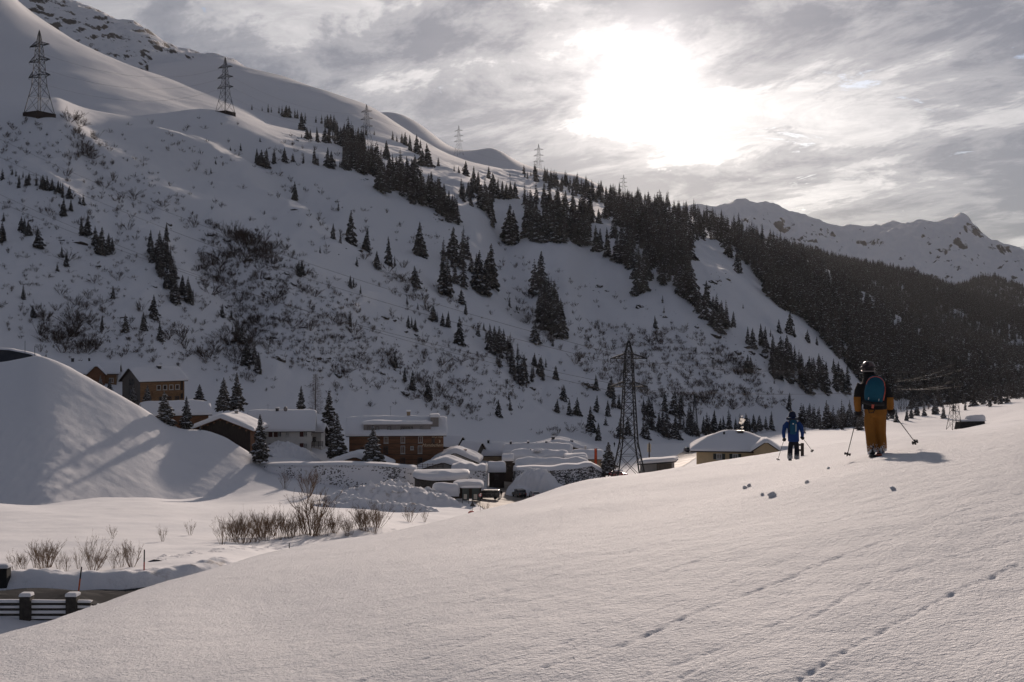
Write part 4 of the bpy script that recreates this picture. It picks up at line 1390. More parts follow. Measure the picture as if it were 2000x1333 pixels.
def snow_slab(L, W, rise, t, z0, parent, name='roof_snow', wav=0.18, flat=False, hip=False, cx=0.0, cy=0.0, m=None):
    """thick wind-rounded blanket of snow on a gable roof, ridge along x"""
    _ns[0] += 1
    nx, ny = max(14, int(L / 0.5)), max(14, int(W / 0.45))
    u = np.linspace(-1, 1, nx)
    v = np.linspace(-1, 1, ny)
    # cluster samples at the rims
    u = np.sign(u) * (1 - (1 - np.abs(u)) ** 1.6)
    v = np.sign(v) * (1 - (1 - np.abs(v)) ** 1.6)
    U, Vv = np.meshgrid(u, v)
    e = np.clip(1 - np.abs(U) ** 9, 0, 1) ** 0.5 * np.clip(1 - np.abs(Vv) ** 9, 0, 1) ** 0.5
    xx, yy = U * L / 2, Vv * W / 2
    rid = np.sqrt((Vv * 1.0) ** 2 + 0.012)       # softened ridge
    base = z0 + np.zeros_like(U) + (0 if flat else rise * (1 - np.abs(Vv)))
    soft = z0 + (0 if flat else rise * (1.0 - np.clip(rid, 0, 1)))
    if hip:
        hh = np.minimum(1 - np.abs(Vv), (1 - np.abs(U)) * L / W)
        base = z0 + rise * hh
        soft = z0 + rise * (hh - 0.05 * np.exp(-((1 - np.abs(Vv) - (1 - np.abs(U)) * L / W) / 0.12) ** 2))
    n = fbm(xx / 4.5 + 13.1 * _ns[0], yy / 4.5 + 5.7 * _ns[0], 3)
    th = t * (0.48 + 0.52 * e) * (1 + wav * 2 * n)
    top = soft + th + 0.05
    # rim bulges a little
    bx = xx * (1 + 0.012 * (1 - e)) + 0.12 * fbm(xx / 2 + 3 * _ns[0], yy / 2, 2) * (1 - e)
    by = yy * (1 + 0.012 * (1 - e)) + 0.12 * fbm(xx / 2, yy / 2 + 4 * _ns[0], 2) * (1 - e)
    tv = np.stack([bx + cx, by + cy, top], -1).reshape(-1, 3)
    lo = np.stack([xx + cx, yy + cy, base + 0.02], -1).reshape(-1, 3)
    faces = []
    for i in range(ny - 1):
        for j in range(nx - 1):
            a = i * nx + j
            faces.append((a, a + 1, a + nx + 1, a + nx))
    N = nx * ny
    rim = [j for j in range(nx)] + [i * nx + nx - 1 for i in range(1, ny)] + [(ny - 1) * nx + j for j in range(nx - 2, -1, -1)] + [i * nx for i in range(ny - 2, 0, -1)]
    vs = np.vstack([tv, lo[rim]])
    for k in range(len(rim)):
        k2 = (k + 1) % len(rim)
        faces.append((rim[k], N + k, N + k2, rim[k2]))
    o = mesh_obj(name, vs, faces, m or M_SNOW_ROOF, parent, True)
    return o


def window(parent, face, u, z, w, h, L, W, frame=M_FRAME, pane=M_GLASS, shut=None, sill=True, mull=True, prj=0.05):
    """window with a raised frame, recessed pane; face F/B/L/R of a box L x W"""
    rz = {'F': 0, 'R': math.pi / 2, 'B': math.pi, 'L': -math.pi / 2}[face]
    off = {'F': W / 2, 'B': W / 2, 'R': L / 2, 'L': L / 2}[face]
    rot = Matrix.Rotation(rz, 3, 'Z')
    root = MB()
    ft = min(0.14, w * 0.16)
    for (cx, cz, dx, dz) in ((0, h / 2 - ft / 2, w, ft), (0, -h / 2 + ft / 2, w, ft), (-w / 2 + ft / 2, 0, ft, h - 2 * ft), (w / 2 - ft / 2, 0, ft, h - 2 * ft)):
        root.box((cx, 0, cz), (dx, 0.12, dz))
    if mull:
        root.box((0, 0.005, 0), (ft * 0.7, 0.08, h - 2 * ft))
    if sill:
        root.box((0, -0.07, -h / 2 - 0.05), (w + 0.2, 0.22, 0.07))
    wi = root.build('window', frame, parent)
    wi.location = rot @ Vector((0, -off - prj * 0.5, 0)) + rot @ Vector((u, 0, 0)) + Vector((0, 0, z))
    wi.rotation_euler[2] = rz
    MB().box((0, 0.035, 0), (w - 2 * ft + 0.02, 0.02, h - 2 * ft + 0.02)).build('pane', pane, wi)
    if shut:
        for sgn in ((-1, 1) if shut[1] == 2 else (shut[1],)):
            MB().box((sgn * (w / 2 + shut[2] / 2 + 0.02), -0.01, 0), (shut[2], 0.07, h)).build('shutter', shut[0], wi)
    return wi


def gable_roof(parent, L, W, H, rise, over, th, m, snow, name='roof', gable_over=None, cx=0, cy=0, wav=0.18):
    """two slabs with overhang, then snow"""
    go = over if gable_over is None else gable_over
    hw = W / 2 + over
    sl = rise / (W / 2)
    zt = H + rise
    ze = H - over * sl
    mb = MB()
    poly = [(-hw, ze), (0, zt), (hw, ze), (hw, ze + th), (0, zt + th), (-hw, ze + th)]
    vs = [(-L / 2 - go + cx, y + cy, z) for y, z in poly] + [(L / 2 + go + cx, y + cy, z) for y, z in poly]
    n = 6
    fs = [(0, 1, 4, 5), (1, 2, 3, 4), (6, 11, 10, 7), (7, 10, 9, 8)]
    fs += [(i, (i + 1) % n, (i + 1) % n + n, i + n) for i in range(n)]
    mb.add(vs, fs)
    r = mb.build(name, m, parent)
    if snow:
        snow_slab(L + 2 * go + 0.2, W + 2 * over + 0.3, rise + over * sl, snow, ze + th, r, cx=cx, cy=cy, wav=wav)
    return r


def gable_walls(parent, L, W, H, rise, m, name='wall', gm=None, cx=0, cy=0):
    mb = MB()
    poly = [(-W / 2, -4.0), (W / 2, -4.0), (W / 2, H), (0, H + rise - 0.02), (-W / 2, H)]
    n = 5
    vs = [(-L / 2 + cx, y + cy, z) for y, z in poly] + [(L / 2 + cx, y + cy, z) for y, z in poly]
    mb.add(vs, [(i, i + n, (i + 1) % n + n, (i + 1) % n) for i in range(n)])
    mb.add(vs[:5], [(0, 1, 2, 3, 4)], 1)
    mb.add(vs[5:], [(4, 3, 2, 1, 0)], 1)
    return mb.build(name, [m, gm or m], parent)


def chimney(parent, x, y, z, w, h, m=M_METAL, snow=True, pots=0):
    mb = MB().box((x, y, z + h / 2), (w, w, h)).box((x, y, z + h + 0.06), (w * 1.25, w * 1.25, 0.12))
    c = mb.build('chimney', m, parent)
    if snow:
        snow_slab(w * 1.3, w * 1.3, 0, 0.25, z + h + 0.12, c, 'snow_cap', flat=True, cx=x, cy=y)
    return c


def house(name, label, px, py, Y, rot, L, W, H, rise, wm, rm=M_WOOD_D, snow=0.8, over=0.8, gm=None, cat='house', group=None, wav=0.18, gable_over=None, hip=False):
    h = empty(name, P(px, py, Y), R(rot))
    tag(h, label, cat, group)
    if hip:
        gable_walls(h, L, W, H, 0.04, wm, gm=gm)
        a, b, ze = L / 2 + over, W / 2 + over, H - 0.02
        mb = MB()
        mb.add([(-a, -b, ze), (a, -b, ze), (a, b, ze), (-a, b, ze), (-a, -b, ze + 0.2), (a, -b, ze + 0.2), (a, b, ze + 0.2), (-a, b, ze + 0.2), (-(a - b), 0, ze + rise), (a - b, 0, ze + rise)],
               [(3, 2, 1, 0), (0, 1, 5, 4), (1, 2, 6, 5), (2, 3, 7, 6), (3, 0, 4, 7), (4, 5, 9, 8), (6, 7, 8, 9), (5, 6, 9), (7, 4, 8)])
        r = mb.build('roof', rm, h)
        snow_slab(2 * a + 0.2, 2 * b + 0.2, rise, snow, ze + 0.2, r, wav=wav, hip=True)
        return h, r
    gable_walls(h, L, W, H, rise, wm, gm=gm)
    h2 = gable_roof(h, L, W, H, rise, over, 0.18, rm, snow, wav=wav, gable_over=gable_over)
    return h, h2


G_V = 'snow-covered houses of the village'
# --- wooden house with cross gable, half behind the dam
h, r = house('wooden_house', 'dark wooden house with front gable, cut off by the dam at left', 165, 768, 315, 15, 17.5, 9.5, 5.6, 2.9, M_WOOD_O, snow=0.6, over=0.7, group=G_V, gm=M_WOOD_G)
gw = MB()
poly = [(-2.2, -3.0), (2.2, -3.0), (2.2, 5.3), (0, 7.6), (-2.2, 5.3)]
vs = [(3.6 + x, -6.0, z) for x, z in poly] + [(3.6 + x, -1.0, z) for x, z in poly]
gw.add(vs, [(0, 1, 2, 3, 4), (9, 8, 7, 6, 5)] + [(i, i + 5, (i + 1) % 5 + 5, (i + 1) % 5) for i in range(5)])
gwo = gw.build('front_gable', M_WOOD_R, h)
gx = empty('gable_roof', (3.6, -3.2, 0), math.pi / 2, h)
gable_roof(gx, 5.6, 4.4, 5.3, 2.3, 0.35, 0.14, M_WOOD_D, 0.55, name='roof', gable_over=0.4)
window(h, 'F', 7.4, 3.6, 1.2, 1.3, 17.5, 9.5, M_FRAME, M_GLASS_L)
window(h, 'F', 7.4, 0.9, 1.2, 1.5, 17.5, 9.5, M_FRAME, M_GLASS_L)
window(h, 'F', 1.2, 3.6, 0.9, 1.2, 17.5, 9.5, M_FRAME, M_GLASS_L)
window(h, 'F', -3.0, 3.6, 1.2, 1.2, 17.5, 9.5, M_FRAME_D)
MB().box((7.4, -4.86, 2.2), (1.7, 0.2, 0.25)).build('balcony_beam', M_WOOD_D, h)
chimney(r, -3.0, -0.6, 8.4, 0.7, 1.1)
chimney(r, 1.2, 0.5, 8.6, 0.5, 0.9)

# --- house with orange boarded side and grey gable
h, r = house('wooden_house', 'house with grey gable, orange boarded side and four dark windows in a row', 300, 776, 306, 50, 13.4, 8.6, 4.7, 3.1, M_WOOD_O, snow=0.6, over=0.7, gm=M_WOOD_G, group=G_V)
for k in range(4):
    window(h, 'F', -1.2 + 1.9 * k, 2.7, 1.25, 1.35, 13.4, 8.6, M_FRAME, M_GLASS, mull=False)
for k in range(3):
    window(h, 'F', -0.4 + 2.4 * k, -0.4, 1.3, 1.3, 13.4, 8.6, M_FRAME_D, M_GLASS)
window(h, 'L', 0.2, 4.2, 2.6, 2.0, 13.4, 8.6, M_FRAME_D, M_GLASS)
window(h, 'L', 0.2, 1.6, 2.6, 1.9, 13.4, 8.6, M_FRAME_D, M_GLASS)
MB().box((1.2, -4.6, 1.4), (9.2, 0.5, 0.9)).build('balcony', M_WOOD_O, h)
MB().box((5.9, -4.36, 2.0), (0.7, 0.14, 5.0)).build('corner_board', M_WOOD_D, h)
chimney(r, 1.0, -1.0, 7.0, 0.9, 1.2)

# --- low roof above the big spruce
h, r = house('low_barn', 'low barn under a smooth snow roof behind the two dam spruces', 342, 828, 286, 24, 15, 9.0, 2.6, 2.4, M_WOOD_R, snow=0.95, over=0.8, cat='barn')

# --- dark barn
h, r = house('wooden_barn', 'large dark boarded barn with gable towards the viewer and overhanging roof', 447, 884, 279, 88, 12.5, 13.8, 6.0, 2.7, M_WOOD_D, M_WOOD_R, 1.15, 1.0, cat='barn', wav=0.12)
for k in range(9):
    y = -6.2 + 1.55 * k
    MB().box((-6.9, y, 6.0 + 2.7 * (1 - abs(y) / 6.8) - 0.32), (1.2, 0.22, 0.26)).build('rafter_end', M_WOOD_R, h)
chimney(r, 2.5, -1.2, 8.6, 0.7, 1.3, M_PLAST_G)
MB().box((0, -6.86, 2.5), (11.8, 0.12, 6.8)).build('side_boards', M_WOOD_R, h)

# --- white house with red shutters
h, r = house('white_house', 'white plastered house with red-brown shutters beside the dark barn', 551, 884, 296, 8, 15.2, 10.0, 6.5, 4.0, M_PLAST_W, M_WOOD_D, 0.95, 1.0, group=G_V, wav=0.1)
for u, w, sh in ((-3.6, 0.95, 1), (-0.3, 0.9, -1), (1.6, 0.9, None), (6.2, 0.9, -1), (-5.8, 0.9, None)):
    window(h, 'F', u, 5.1, w, 1.35, 15.2, 10.0, M_FRAME, M_GLASS, (M_SHUT, sh, 1.0) if sh else None)
for u, w, sh in ((-3.6, 0.95, 1), (0.9, 0.95, 1), (-1.2, 0.9, -1), (6.2, 0.9, -1), (-5.8, 0.9, None)):
    window(h, 'F', u, 2.1, w, 1.35, 15.2, 10.0, M_FRAME, M_GLASS, (M_SHUT, sh, 1.0) if sh else None)
for z in (5.1, 2.1):
    window(h, 'R', -2.2, z, 0.9, 1.35, 15.2, 10.0, M_FRAME, M_GLASS, (M_SHUT, 2, 0.8))
    window(h, 'R', 2.0, z, 0.9, 1.35, 15.2, 10.0, M_FRAME, M_GLASS, (M_SHUT, 2, 0.8))
chimney(r, -1.2, -0.5, 10.0, 0.8, 1.4, M_METAL)
c = MB().lathe([(0.42, 0), (0.42, 0.5), (0.5, 0.55), (0.5, 0.9), (0.3, 1.25), (0.05, 1.35)], 12, c=(0.9, -0.6, 10.6)).build('chimney_cowl', M_ZINC, r, True)
MB().bar((-3.6, 0, 10), (-3.6, 0, 12.6), 0.03).bar((-4.1, 0, 12.3), (-3.1, 0, 12.3), 0.02).build('antenna', M_METAL, r)
MB().box((0, -5.03, -1.4), (15.0, 0.08, 2.4)).build('plinth', M_PLAST_G, h)
# annex
h, r = house('white_annex', 'small white annex with snow roof at the right of the white house', 619, 872, 304, -5, 3.4, 4.0, 4.2, 1.1, M_PLAST_W, M_WOOD_D, 0.9, 0.8, cat='house', group=G_V)
window(h, 'F', -0.1, 2.1, 0.8, 1.1, 3.4, 4.0, M_FRAME_D, M_GLASS)
f = empty('balcony_railing', P(618, 872, 298), R(-5))
tag(f, 'grey timber balcony railing in front of the white annex', 'railing')
for k in range(4):
    MB().box((0, 0, 0.25 + 0.32 * k), (3.6, 0.07, 0.14)).build('rail', M_WOOD_G, f)
for k in range(4):
    MB().box((-1.7 + 1.13 * k, 0.06, 0.5), (0.12, 0.1, 1.6)).build('post', M_WOOD_G, f)

# --- hotel
HL, HW, HH = 23.6, 12.0, 8.6
h, r = house('hotel', 'long brown shingled hotel with painted name, dormer band and snow roof', 775, 911, 292, 5.0, HL, HW, HH, 3.7, M_WOOD_R, M_WOOD_D, 0.9, 0.75, cat='hotel', wav=0.14)
for u, w in ((-2.6, 1.1), (1.6, 1.1), (6.0, 1.1)):
    window(h, 'F', u, 7.3, w, 1.7, HL, HW, M_FRAME, M_GLASS_L, mull=True)
window(h, 'F', 9.2, 7.0, 0.8, 1.2, HL, HW, M_FRAME_D, M_GLASS_L)
window(h, 'F', -4.6, 7.4, 0.8, 1.2, HL, HW, M_FRAME_D, M_GLASS)
for u, w in ((-2.7, 1.2), (1.6, 1.1), (5.9, 1.1)):
    window(h, 'F', u, 4.8, w, 2.0, HL, HW, M_FRAME_D if u < 0 else M_FRAME, M_GLASS_L if u > 0 else M_GLASS)
window(h, 'F', 3.9, 5.2, 0.8, 0.9, HL, HW, M_FRAME, M_GLASS_L)
for u in (1.6, 5.9):
    window(h, 'F', u, 2.0, 1.2, 1.6, HL, HW, M_FRAME_D, M_GLASS)
for u in (-8.5, -6.0):
    window(h, 'F', u, 4.8, 1.0, 1.5, HL, HW, M_FRAME_D, M_GLASS)
for k in range(6):
    MB().box((0, -HW / 2 - 0.03, 0.9 + 1.35 * k), (HL - 0.3, 0.06, 0.1)).build('trim_board', M_WOOD_D, h)
d = MB().box((0.2, -3.6, 10.15), (16.8, 4.4, 1.9)).build('dormer', M_ZINC, h)
snow_slab(17.6, 5.4, 0.0, 0.85, 11.15, d, 'dormer_snow', flat=True, cx=0.2, cy=-3.3)
for u, w, gm_ in ((-7.2, 0.5, M_GLASS_L), (-5.0, 0.9, M_GLASS_L), (-2.0, 0.9, M_GLASS_L), (2.4, 3.2, M_GLASS), (6.0, 0.5, M_GLASS_L)):
    window(d, 'F', u + 0.2, 10.15, w, 1.05, HL, 11.6, M_FRAME_D, gm_, sill=False, mull=w > 2)
t = MB().box((9.6, -3.0, 11.0), (2.0, 3.6, 3.6)).build('stair_tower', M_ZINC, h)
snow_slab(2.6, 4.4, 0, 0.75, 12.8, t, 'tower_snow', flat=True, cx=9.6, cy=-3.0)
chimney(r, 3.0, 0.6, 12.2, 0.9, 1.6, M_PLAST_O)
MB().bar((-1.6, 1.0, 12), (-1.6, 1.0, 15.4), 0.03).bar((-2.0, 1.0, 15.2), (-1.2, 1.0, 15.2), 0.02).build('antenna', M_METAL, r)


def lettering(txt, size, loc, parent, m, shear=0.0, rx=90, name='lettering', ext=0.02, align='CENTER', space=1.0):
    cu = bpy.data.curves.new('txt', 'FONT')
    cu.body = txt
    cu.size = size
    cu.shear = shear
    cu.extrude = ext
    cu.align_x = align
    cu.space_character = space
    cu.resolution_u = 3
    to = bpy.data.objects.new('txt', cu)
    COL.objects.link(to)
    dg = bpy.context.evaluated_depsgraph_get()
    me = bpy.data.meshes.new_from_object(to.evaluated_get(dg))
    bpy.data.objects.remove(to)
    me.materials.clear()
    me.materials.append(m)
    o = bpy.data.objects.new(name, me)
    COL.objects.link(o)
    o.parent = parent
    o.location = loc
    o.rotation_euler = (R(rx), 0, 0)
    return o


M_GOLD = mat('sign_gold', (0.78, 0.62, 0.42), 0.6, 0.1, 3)
lettering('HOTEL', 0.8, (10.25, -HW / 2 - 0.10, 7.7), h, M_GOLD, 0, space=1.15)
lettering('Mondschein', 1.1, (8.95, -HW / 2 - 0.10, 5.55), h, M_GOLD, 0.45)
mo = MB()
cr = []
for k in range(13):
    a = -math.pi / 2 + math.pi * k / 12
    cr.append((0.42 * math.cos(a), 0.42 * math.sin(a)))
for k in range(13):
    a = math.pi / 2 - math.pi * k / 12
    cr.append((0.18 * math.cos(a) - 0.0, 0.42 * math.sin(a)))
mo.prism([(x + 10.6, z + 6.85) for x, z in cr[:25]], -HW / 2 - 0.12, -HW / 2 - 0.07)
mo.build('crescent_moon', M_GOLD, h)

# --- small roofs right of the hotel
h, r = house('small_house', 'small snow-roofed house with dark gable just right of the hotel', 886, 886, 326, -32, 5.2, 4.6, 2.4, 2.4, M_WOOD_D, snow=0.7, over=0.5, group=G_V)
window(h, 'R', 0, 2.6, 0.8, 0.8, 5.2, 4.6, M_FRAME_D)
h, r = house('small_house', 'second small house right of the hotel, grey gable under deep snow', 923, 908, 320, -34, 5.6, 5.0, 3.4, 2.9, M_WOOD_G, snow=0.75, over=0.5, group=G_V)
window(h, 'R', 0.2, 2.4, 0.8, 1.0, 5.6, 5.0, M_FRAME)
h, r = house('ochre_house', 'ochre house with deep snow roof left of the village centre', 964, 914, 323, 4, 7.0, 7.0, 3.9, 2.3, M_PLAST_O, snow=1.1, over=0.5, group=G_V)
window(h, 'F', -2.4, 1.6, 0.9, 1.3, 7, 7, M_FRAME_D)
chimney(r, -1.5, -0.4, 6.6, 0.6, 1.1)
h, r = house('gable_chalet', 'white gabled chalet with two small windows under a rounded snow roof', 893, 920, 286, 86, 8.0, 10.0, 2.7, 2.1, M_PLAST_W, M_WOOD_D, 1.3, 0.9, gm=M_PLAST_W, group=G_V)
for y in (-1.6, 0.6):
    window(h, 'L', y, 3.2, 0.7, 0.8, 8.0, 10.0, M_FRAME_D, M_GLASS)
MB().box((-4.06, 0, 2.55), (0.12, 9.8, 0.16)).build('gable_beam', M_WOOD_D, h)
chimney(r, -2.2, -2.2, 3.6, 0.8, 1.9, M_BRICK, False)
h, r = house('low_house', 'low house almost buried under a broad snow roof above the wall', 872, 930, 273, 82, 7.0, 12.0, 1.6, 1.9, M_PLAST_G, M_WOOD_D, 1.2, 0.6, group=G_V)
# wooden shed roof in front of the hotel with a rafter peak
h, r = house('low_shed', 'low shed with a brown gable peak and deep snow in front of the hotel', 702, 916, 272, 84, 8.0, 13.5, 0.9, 2.2, M_WOOD_R, M_WOOD_D, 1.25, 0.8, cat='shed')


# --- walls
def stone_wall(name, label, pts, thick, m, cap, seed=1, capm=None):
    """pts: (px, py_top, py_base, Y); battered wall with an uneven face and a snow cap"""
    root = empty(name, P(pts[0][0], pts[0][2], pts[0][3]))
    tag(root, label, 'wall')
    org = root.location
    n = len(pts)
    nu, nv = 90, 14
    t = np.linspace(0, n - 1, nu)
    arr = np.array(pts, float)
    px = np.interp(t, np.arange(n), arr[:, 0])
    pt = np.interp(t, np.arange(n), arr[:, 1])
    pb = np.interp(t, np.arange(n), arr[:, 2])
    yy = np.interp(t, np.arange(n), arr[:, 3])
    x = (px - 1000) / F * yy
    zt = (666.5 - pt) / F * yy
    zb = (666.5 - pb) / F * yy - 1.5
    vs, fs = [], []
    for j in range(nv):
        k = j / (nv - 1)
        z = zb + (zt - zb) * k
        d = 0.10 * fbm(x * 1.3 + seed, z * 1.6, 3) + 0.25 * fbm(x / 6 + seed, z / 4, 2)
        vs += list(zip(x - org.x, yy + d + 0.9 * k - 0.9 - org.y, z - org.z))
    for j in range(nv - 1):
        for i in range(nu - 1):
            a = j * nu + i
            fs.append((a, a + 1, a + nu + 1, a + nu))
    b0 = len(vs)
    top = (nv - 1) * nu
    vs += [(x[i] - org.x, yy[i] + thick - org.y, zt[i] - org.z) for i in range(nu)]
    vs += [(x[i] - org.x, yy[i] + thick - org.y, zb[i] - org.z) for i in range(nu)]
    for i in range(nu - 1):
        fs.append((top + i, top + i + 1, b0 + i + 1, b0 + i))
        fs.append((b0 + i, b0 + i + 1, b0 + nu + i + 1, b0 + nu + i))
    for i in (0, nu - 1):
        fs.append(tuple([j * nu + i for j in range(nv)] + [b0 + i, b0 + nu + i]))
    mesh_obj('wall_face', vs, fs, m, root, True)
    # snow cap
    ny = 10
    vs, fs = [], []
    for j in range(ny):
        v = -1 + 2 * j / (ny - 1)
        e = np.clip(1 - abs(v) ** 4, 0, 1) ** 0.5
        for i in range(nu):
            u = 2 * i / (nu - 1) - 1
            eu = np.clip(1 - abs(u) ** 20, 0, 1) ** 0.5
            vs.append((x[i] - org.x, yy[i] - 0.25 + (v + 1) / 2 * (thick + 0.4) - org.y, zt[i] - org.z - 0.05 + cap * e * eu * (1 + 0.25 * math.sin(i * 0.23 + seed) * math.sin(i * 0.11))))
    for j in range(ny - 1):
        for i in range(nu - 1):
            a = j * nu + i
            fs.append((a, a + 1, a + nu + 1, a + nu))
    mesh_obj('snow_cap', vs, fs, capm or M_SNOW_ROOF, root, True)
    return root


stone_wall('stone_wall', 'long retaining wall plastered with snow below the hotel', [(470, 912, 960, 262), (530, 909, 962, 256), (620, 909, 966, 250), (720, 909, 966, 250), (790, 914, 964, 251), (814, 917, 962, 253)], 5.0, M_STONE_S, 0.5, 1)
stone_wall('stone_wall', 'half-snowy stone wall right of the round hut', [(880, 918, 962, 262), (915, 918, 962, 261), (948, 920, 962, 262), (952, 920, 962, 266)], 6.0, M_STONE_M, 1.3, 4)
stone_wall('stone_wall', 'dark stone wall with snowy joints below the village centre', [(1002, 920, 968, 272), (1010, 919, 966, 264), (1080, 919, 962, 262), (1130, 915, 958, 262), (1156, 910, 954, 264), (1183, 928, 952, 268)], 5.0, M_STONE_D, 0.9, 7)
# railing with posts above the wall
f = empty('wooden_railing', P(835, 914, 256), 0)
tag(f, 'small dark railing with six posts on the wall beside the round hut', 'railing')
for k in range(7):
    MB().box((-3.4 + 1.15 * k, 0, 0.45), (0.12, 0.12, 1.0)).build('post', M_WOOD_D, f)
for z in (0.75, 0.35):
    MB().box((0, 0.02, z), (7.2, 0.07, 0.09)).build('rail', M_WOOD_D, f)

# --- round hut
h = empty('round_hut', P(861, 968, 246))
tag(h, 'round-fronted grey stone hut under a thick flat snow roof by the car park', 'hut')
pl = [(-5.7, 0.6), (-4.6, -1.6), (-1.4, -2.9), (0.6, -3.0), (3.6, -2.2), (5.6, -0.6), (5.6, 3.5), (-5.7, 3.5)]
mb = MB()
n = len(pl)
mb.add([(x, y, -1.5) for x, y in pl] + [(x, y, 3.6 + 0.10 * y) for x, y in pl], [(i, (i + 1) % n, (i + 1) % n + n, i + n) for i in range(n)] + [tuple(range(n, 2 * n))])
mb.build('wall', M_CONC if False else mat('stone_hut', (0.095, 0.085, 0.075), 0.9, 0.35, 1.6, 0.5, 4), h)
mb = MB()
mb.add([(x * 1.05, y * 1.08 - 0.1, 3.62 + 0.1 * y) for x, y in pl] + [(x * 1.05, y * 1.08 - 0.1, 3.84 + 0.1 * y) for x, y in pl], [(i, (i + 1) % n, (i + 1) % n + n, i + n) for i in range(n)] + [tuple(range(n, 2 * n)), tuple(reversed(range(n)))])
rf = mb.build('roof', M_WOOD_D, h)
bm = bmesh.new()
ring = []
for kk, (sc, z) in enumerate(((1.07, 3.86), (1.09, 4.3), (1.04, 4.75), (0.9, 5.0), (0.6, 5.15), (0.25, 5.35))):
    ring.append([bm.verts.new((x * sc, (y - 0.5) * sc + 0.5, z + 0.1 * y * min(1, sc) + 0.1 * math.sin(x + kk))) for x, y in pl])
for a, b in zip(ring, ring[1:]):
    for i in range(n):
        bm.faces.new((a[i], a[(i + 1) % n], b[(i + 1) % n], b[i]))
bm.faces.new(ring[-1])
bmesh.ops.subdivide_edges(bm, edges=bm.edges[:], cuts=1, use_grid_fill=True, smooth=0.6)
me = bpy.data.meshes.new('roof_snow')
bm.to_mesh(me)
bm.free()
me.materials.append(M_SNOW_ROOF)
me.polygons.foreach_set('use_smooth', [True] * len(me.polygons))
o = bpy.data.objects.new('roof_snow', me)
COL.objects.link(o)
o.parent = rf
window(h, 'F', -4.9, 1.9, 0.5, 1.6, 11.4, 5.6, M_FRAME_D, M_GLASS, sill=False)

# --- bus shelter
h = empty('bus_shelter', P(905, 976, 238))
tag(h, 'open shelter under a heavy lit snow slab behind the notice boards', 'shelter')
for x in (-1.6, 3.6):
    for y in (-1.2, 1.2):
        MB().box((x, y, 1.2), (0.18, 0.18, 2.6)).build('post', M_WOOD_D, h)
MB().box((1.0, 1.3, 1.2), (5.4, 0.12, 2.4)).build('back_wall', M_WOOD_D, h)
rf = MB().box((1.0, 0, 2.6), (6.0, 3.4, 0.16)).build('roof', M_WOOD_D, h)
snow_slab(6.4, 3.8, 0, 1.25, 2.68, rf, flat=True, cx=1.0)
h = empty('small_shelter', P(871, 972, 236))
tag(h, 'small dark-mouthed shed buried under a round snow hood', 'shed')
MB().prism([(-1.9, -0.5), (1.9, -0.5), (1.9, 0.5), (0.0, 1.0), (-1.9, 0.5)], -1.2, 1.6).build('wall', M_WOOD_D, h)
snow_slab(5.6, 4.6, 0.6, 2.0, 0.5, h, 'roof_snow', wav=0.1)

# --- village centre
h, r = house('village_house', 'rear village house with wide gable roof and dark gable triangle', 1092, 905, 338, 84, 12, 22, 3.4, 3.3, M_PLAST_O, M_WOOD_D, 1.0, 1.0, gm=M_WOOD_D, group=G_V)
chimney(r, -4.0, 1.5, 6.8, 0.9, 1.2)
chimney(r, -4.5, -4.0, 5.9, 0.8, 1.1)
chimney(r, -5.0, 5.5, 5.2, 1.5, 1.1, M_BRICK)
h, r = house('village_house', 'village house whose long snow roof lies uppermost over the centre', 1050, 913, 314, 0, 17.8, 9, 3.2, 2.0, M_WOOD_D, snow=1.6, over=0.5, group=G_V)
for x in (-7.4, -2.6, 2.4):
    chimney(r, x, -0.2, 5.8, 0.55, 1.1)
h, r = house('village_house', 'village house with the middle of three stacked snow roofs and round hatch', 1053, 919, 291, 0, 13.8, 7, 2.3, 1.2, M_WOOD_D, snow=1.8, over=0.4, group=G_V, wav=0.2)
c = MB().lathe([(0.9, 0), (1.1, 0.15), (0.8, 0.55), (0.15, 0.8)], 14, c=(-0.6, -1.4, 5.0)).build('roof_hatch', M_SNOW_ROOF, r, True)
MB().lathe([(0.5, 0.0), (0.5, 0.3)], 10, c=(-0.6, -1.8, 5.0)).build('vent', M_METAL, r)
for x in (-2.2, 0.4, 2.2):
    chimney(r, x, 0.2, 4.3, 0.35, 0.9)
h, r = house('village_house', 'lowest snow-roofed building of the centre, right above the dark wall', 1078, 926, 274, 0, 16.8, 6.0, 1.3, 1.0, M_WOOD_D, snow=1.5, over=0.3, group=G_V, wav=0.2)
h, r = house('village_house', 'pale house with snow slab roof at the right end of the centre', 1148, 916, 304, -6, 7.2, 7, 2.9, 1.2, M_PLAST_O, snow=1.1, over=0.4, group=G_V)
c = chimney(r, -0.6, -0.4, 4.8, 0.5, 1.0, M_PLAST_W)
window(h, 'F', 1.8, 1.3, 1.0, 1.3, 7.2, 7.0, M_FRAME_D)
h, r = house('flat_house', 'flat-roofed block with snow slab right of the middle village roof', 1124, 914, 286, 0, 5.0, 5.0, 1.9, 0.5, M_PLAST_G, snow=1.2, over=0.3, group=G_V)
h, r = house('dark_hut', 'small dark timber hut with one window in the shade below the centre', 970, 952, 272, 2, 3.5, 4, 3.8, 1.2, M_WOOD_D, snow=1.2, over=0.3, cat='hut', group=G_V)
window(h, 'F', -0.1, 2.7, 0.9, 1.3, 3.5, 4, M_FRAME_D, M_GLASS_L)
h, r = house('narrow_house', 'narrow dark house front between the hut and the stacked roofs', 992, 950, 284, 0, 2.4, 4, 6.4, 0.8, M_WOOD_D, snow=0.8, over=0.2, group=G_V)
window(h, 'F', 0, 5.0, 0.8, 0.9, 2.4, 4, M_FRAME_D, M_GLASS_L)
h, r = house('grey_house', 'grey house under a wide snow roof behind the ochre house', 962, 902, 345, 0, 11, 8, 2.2, 1.8, M_PLAST_G, snow=1.0, over=0.5, group=G_V)

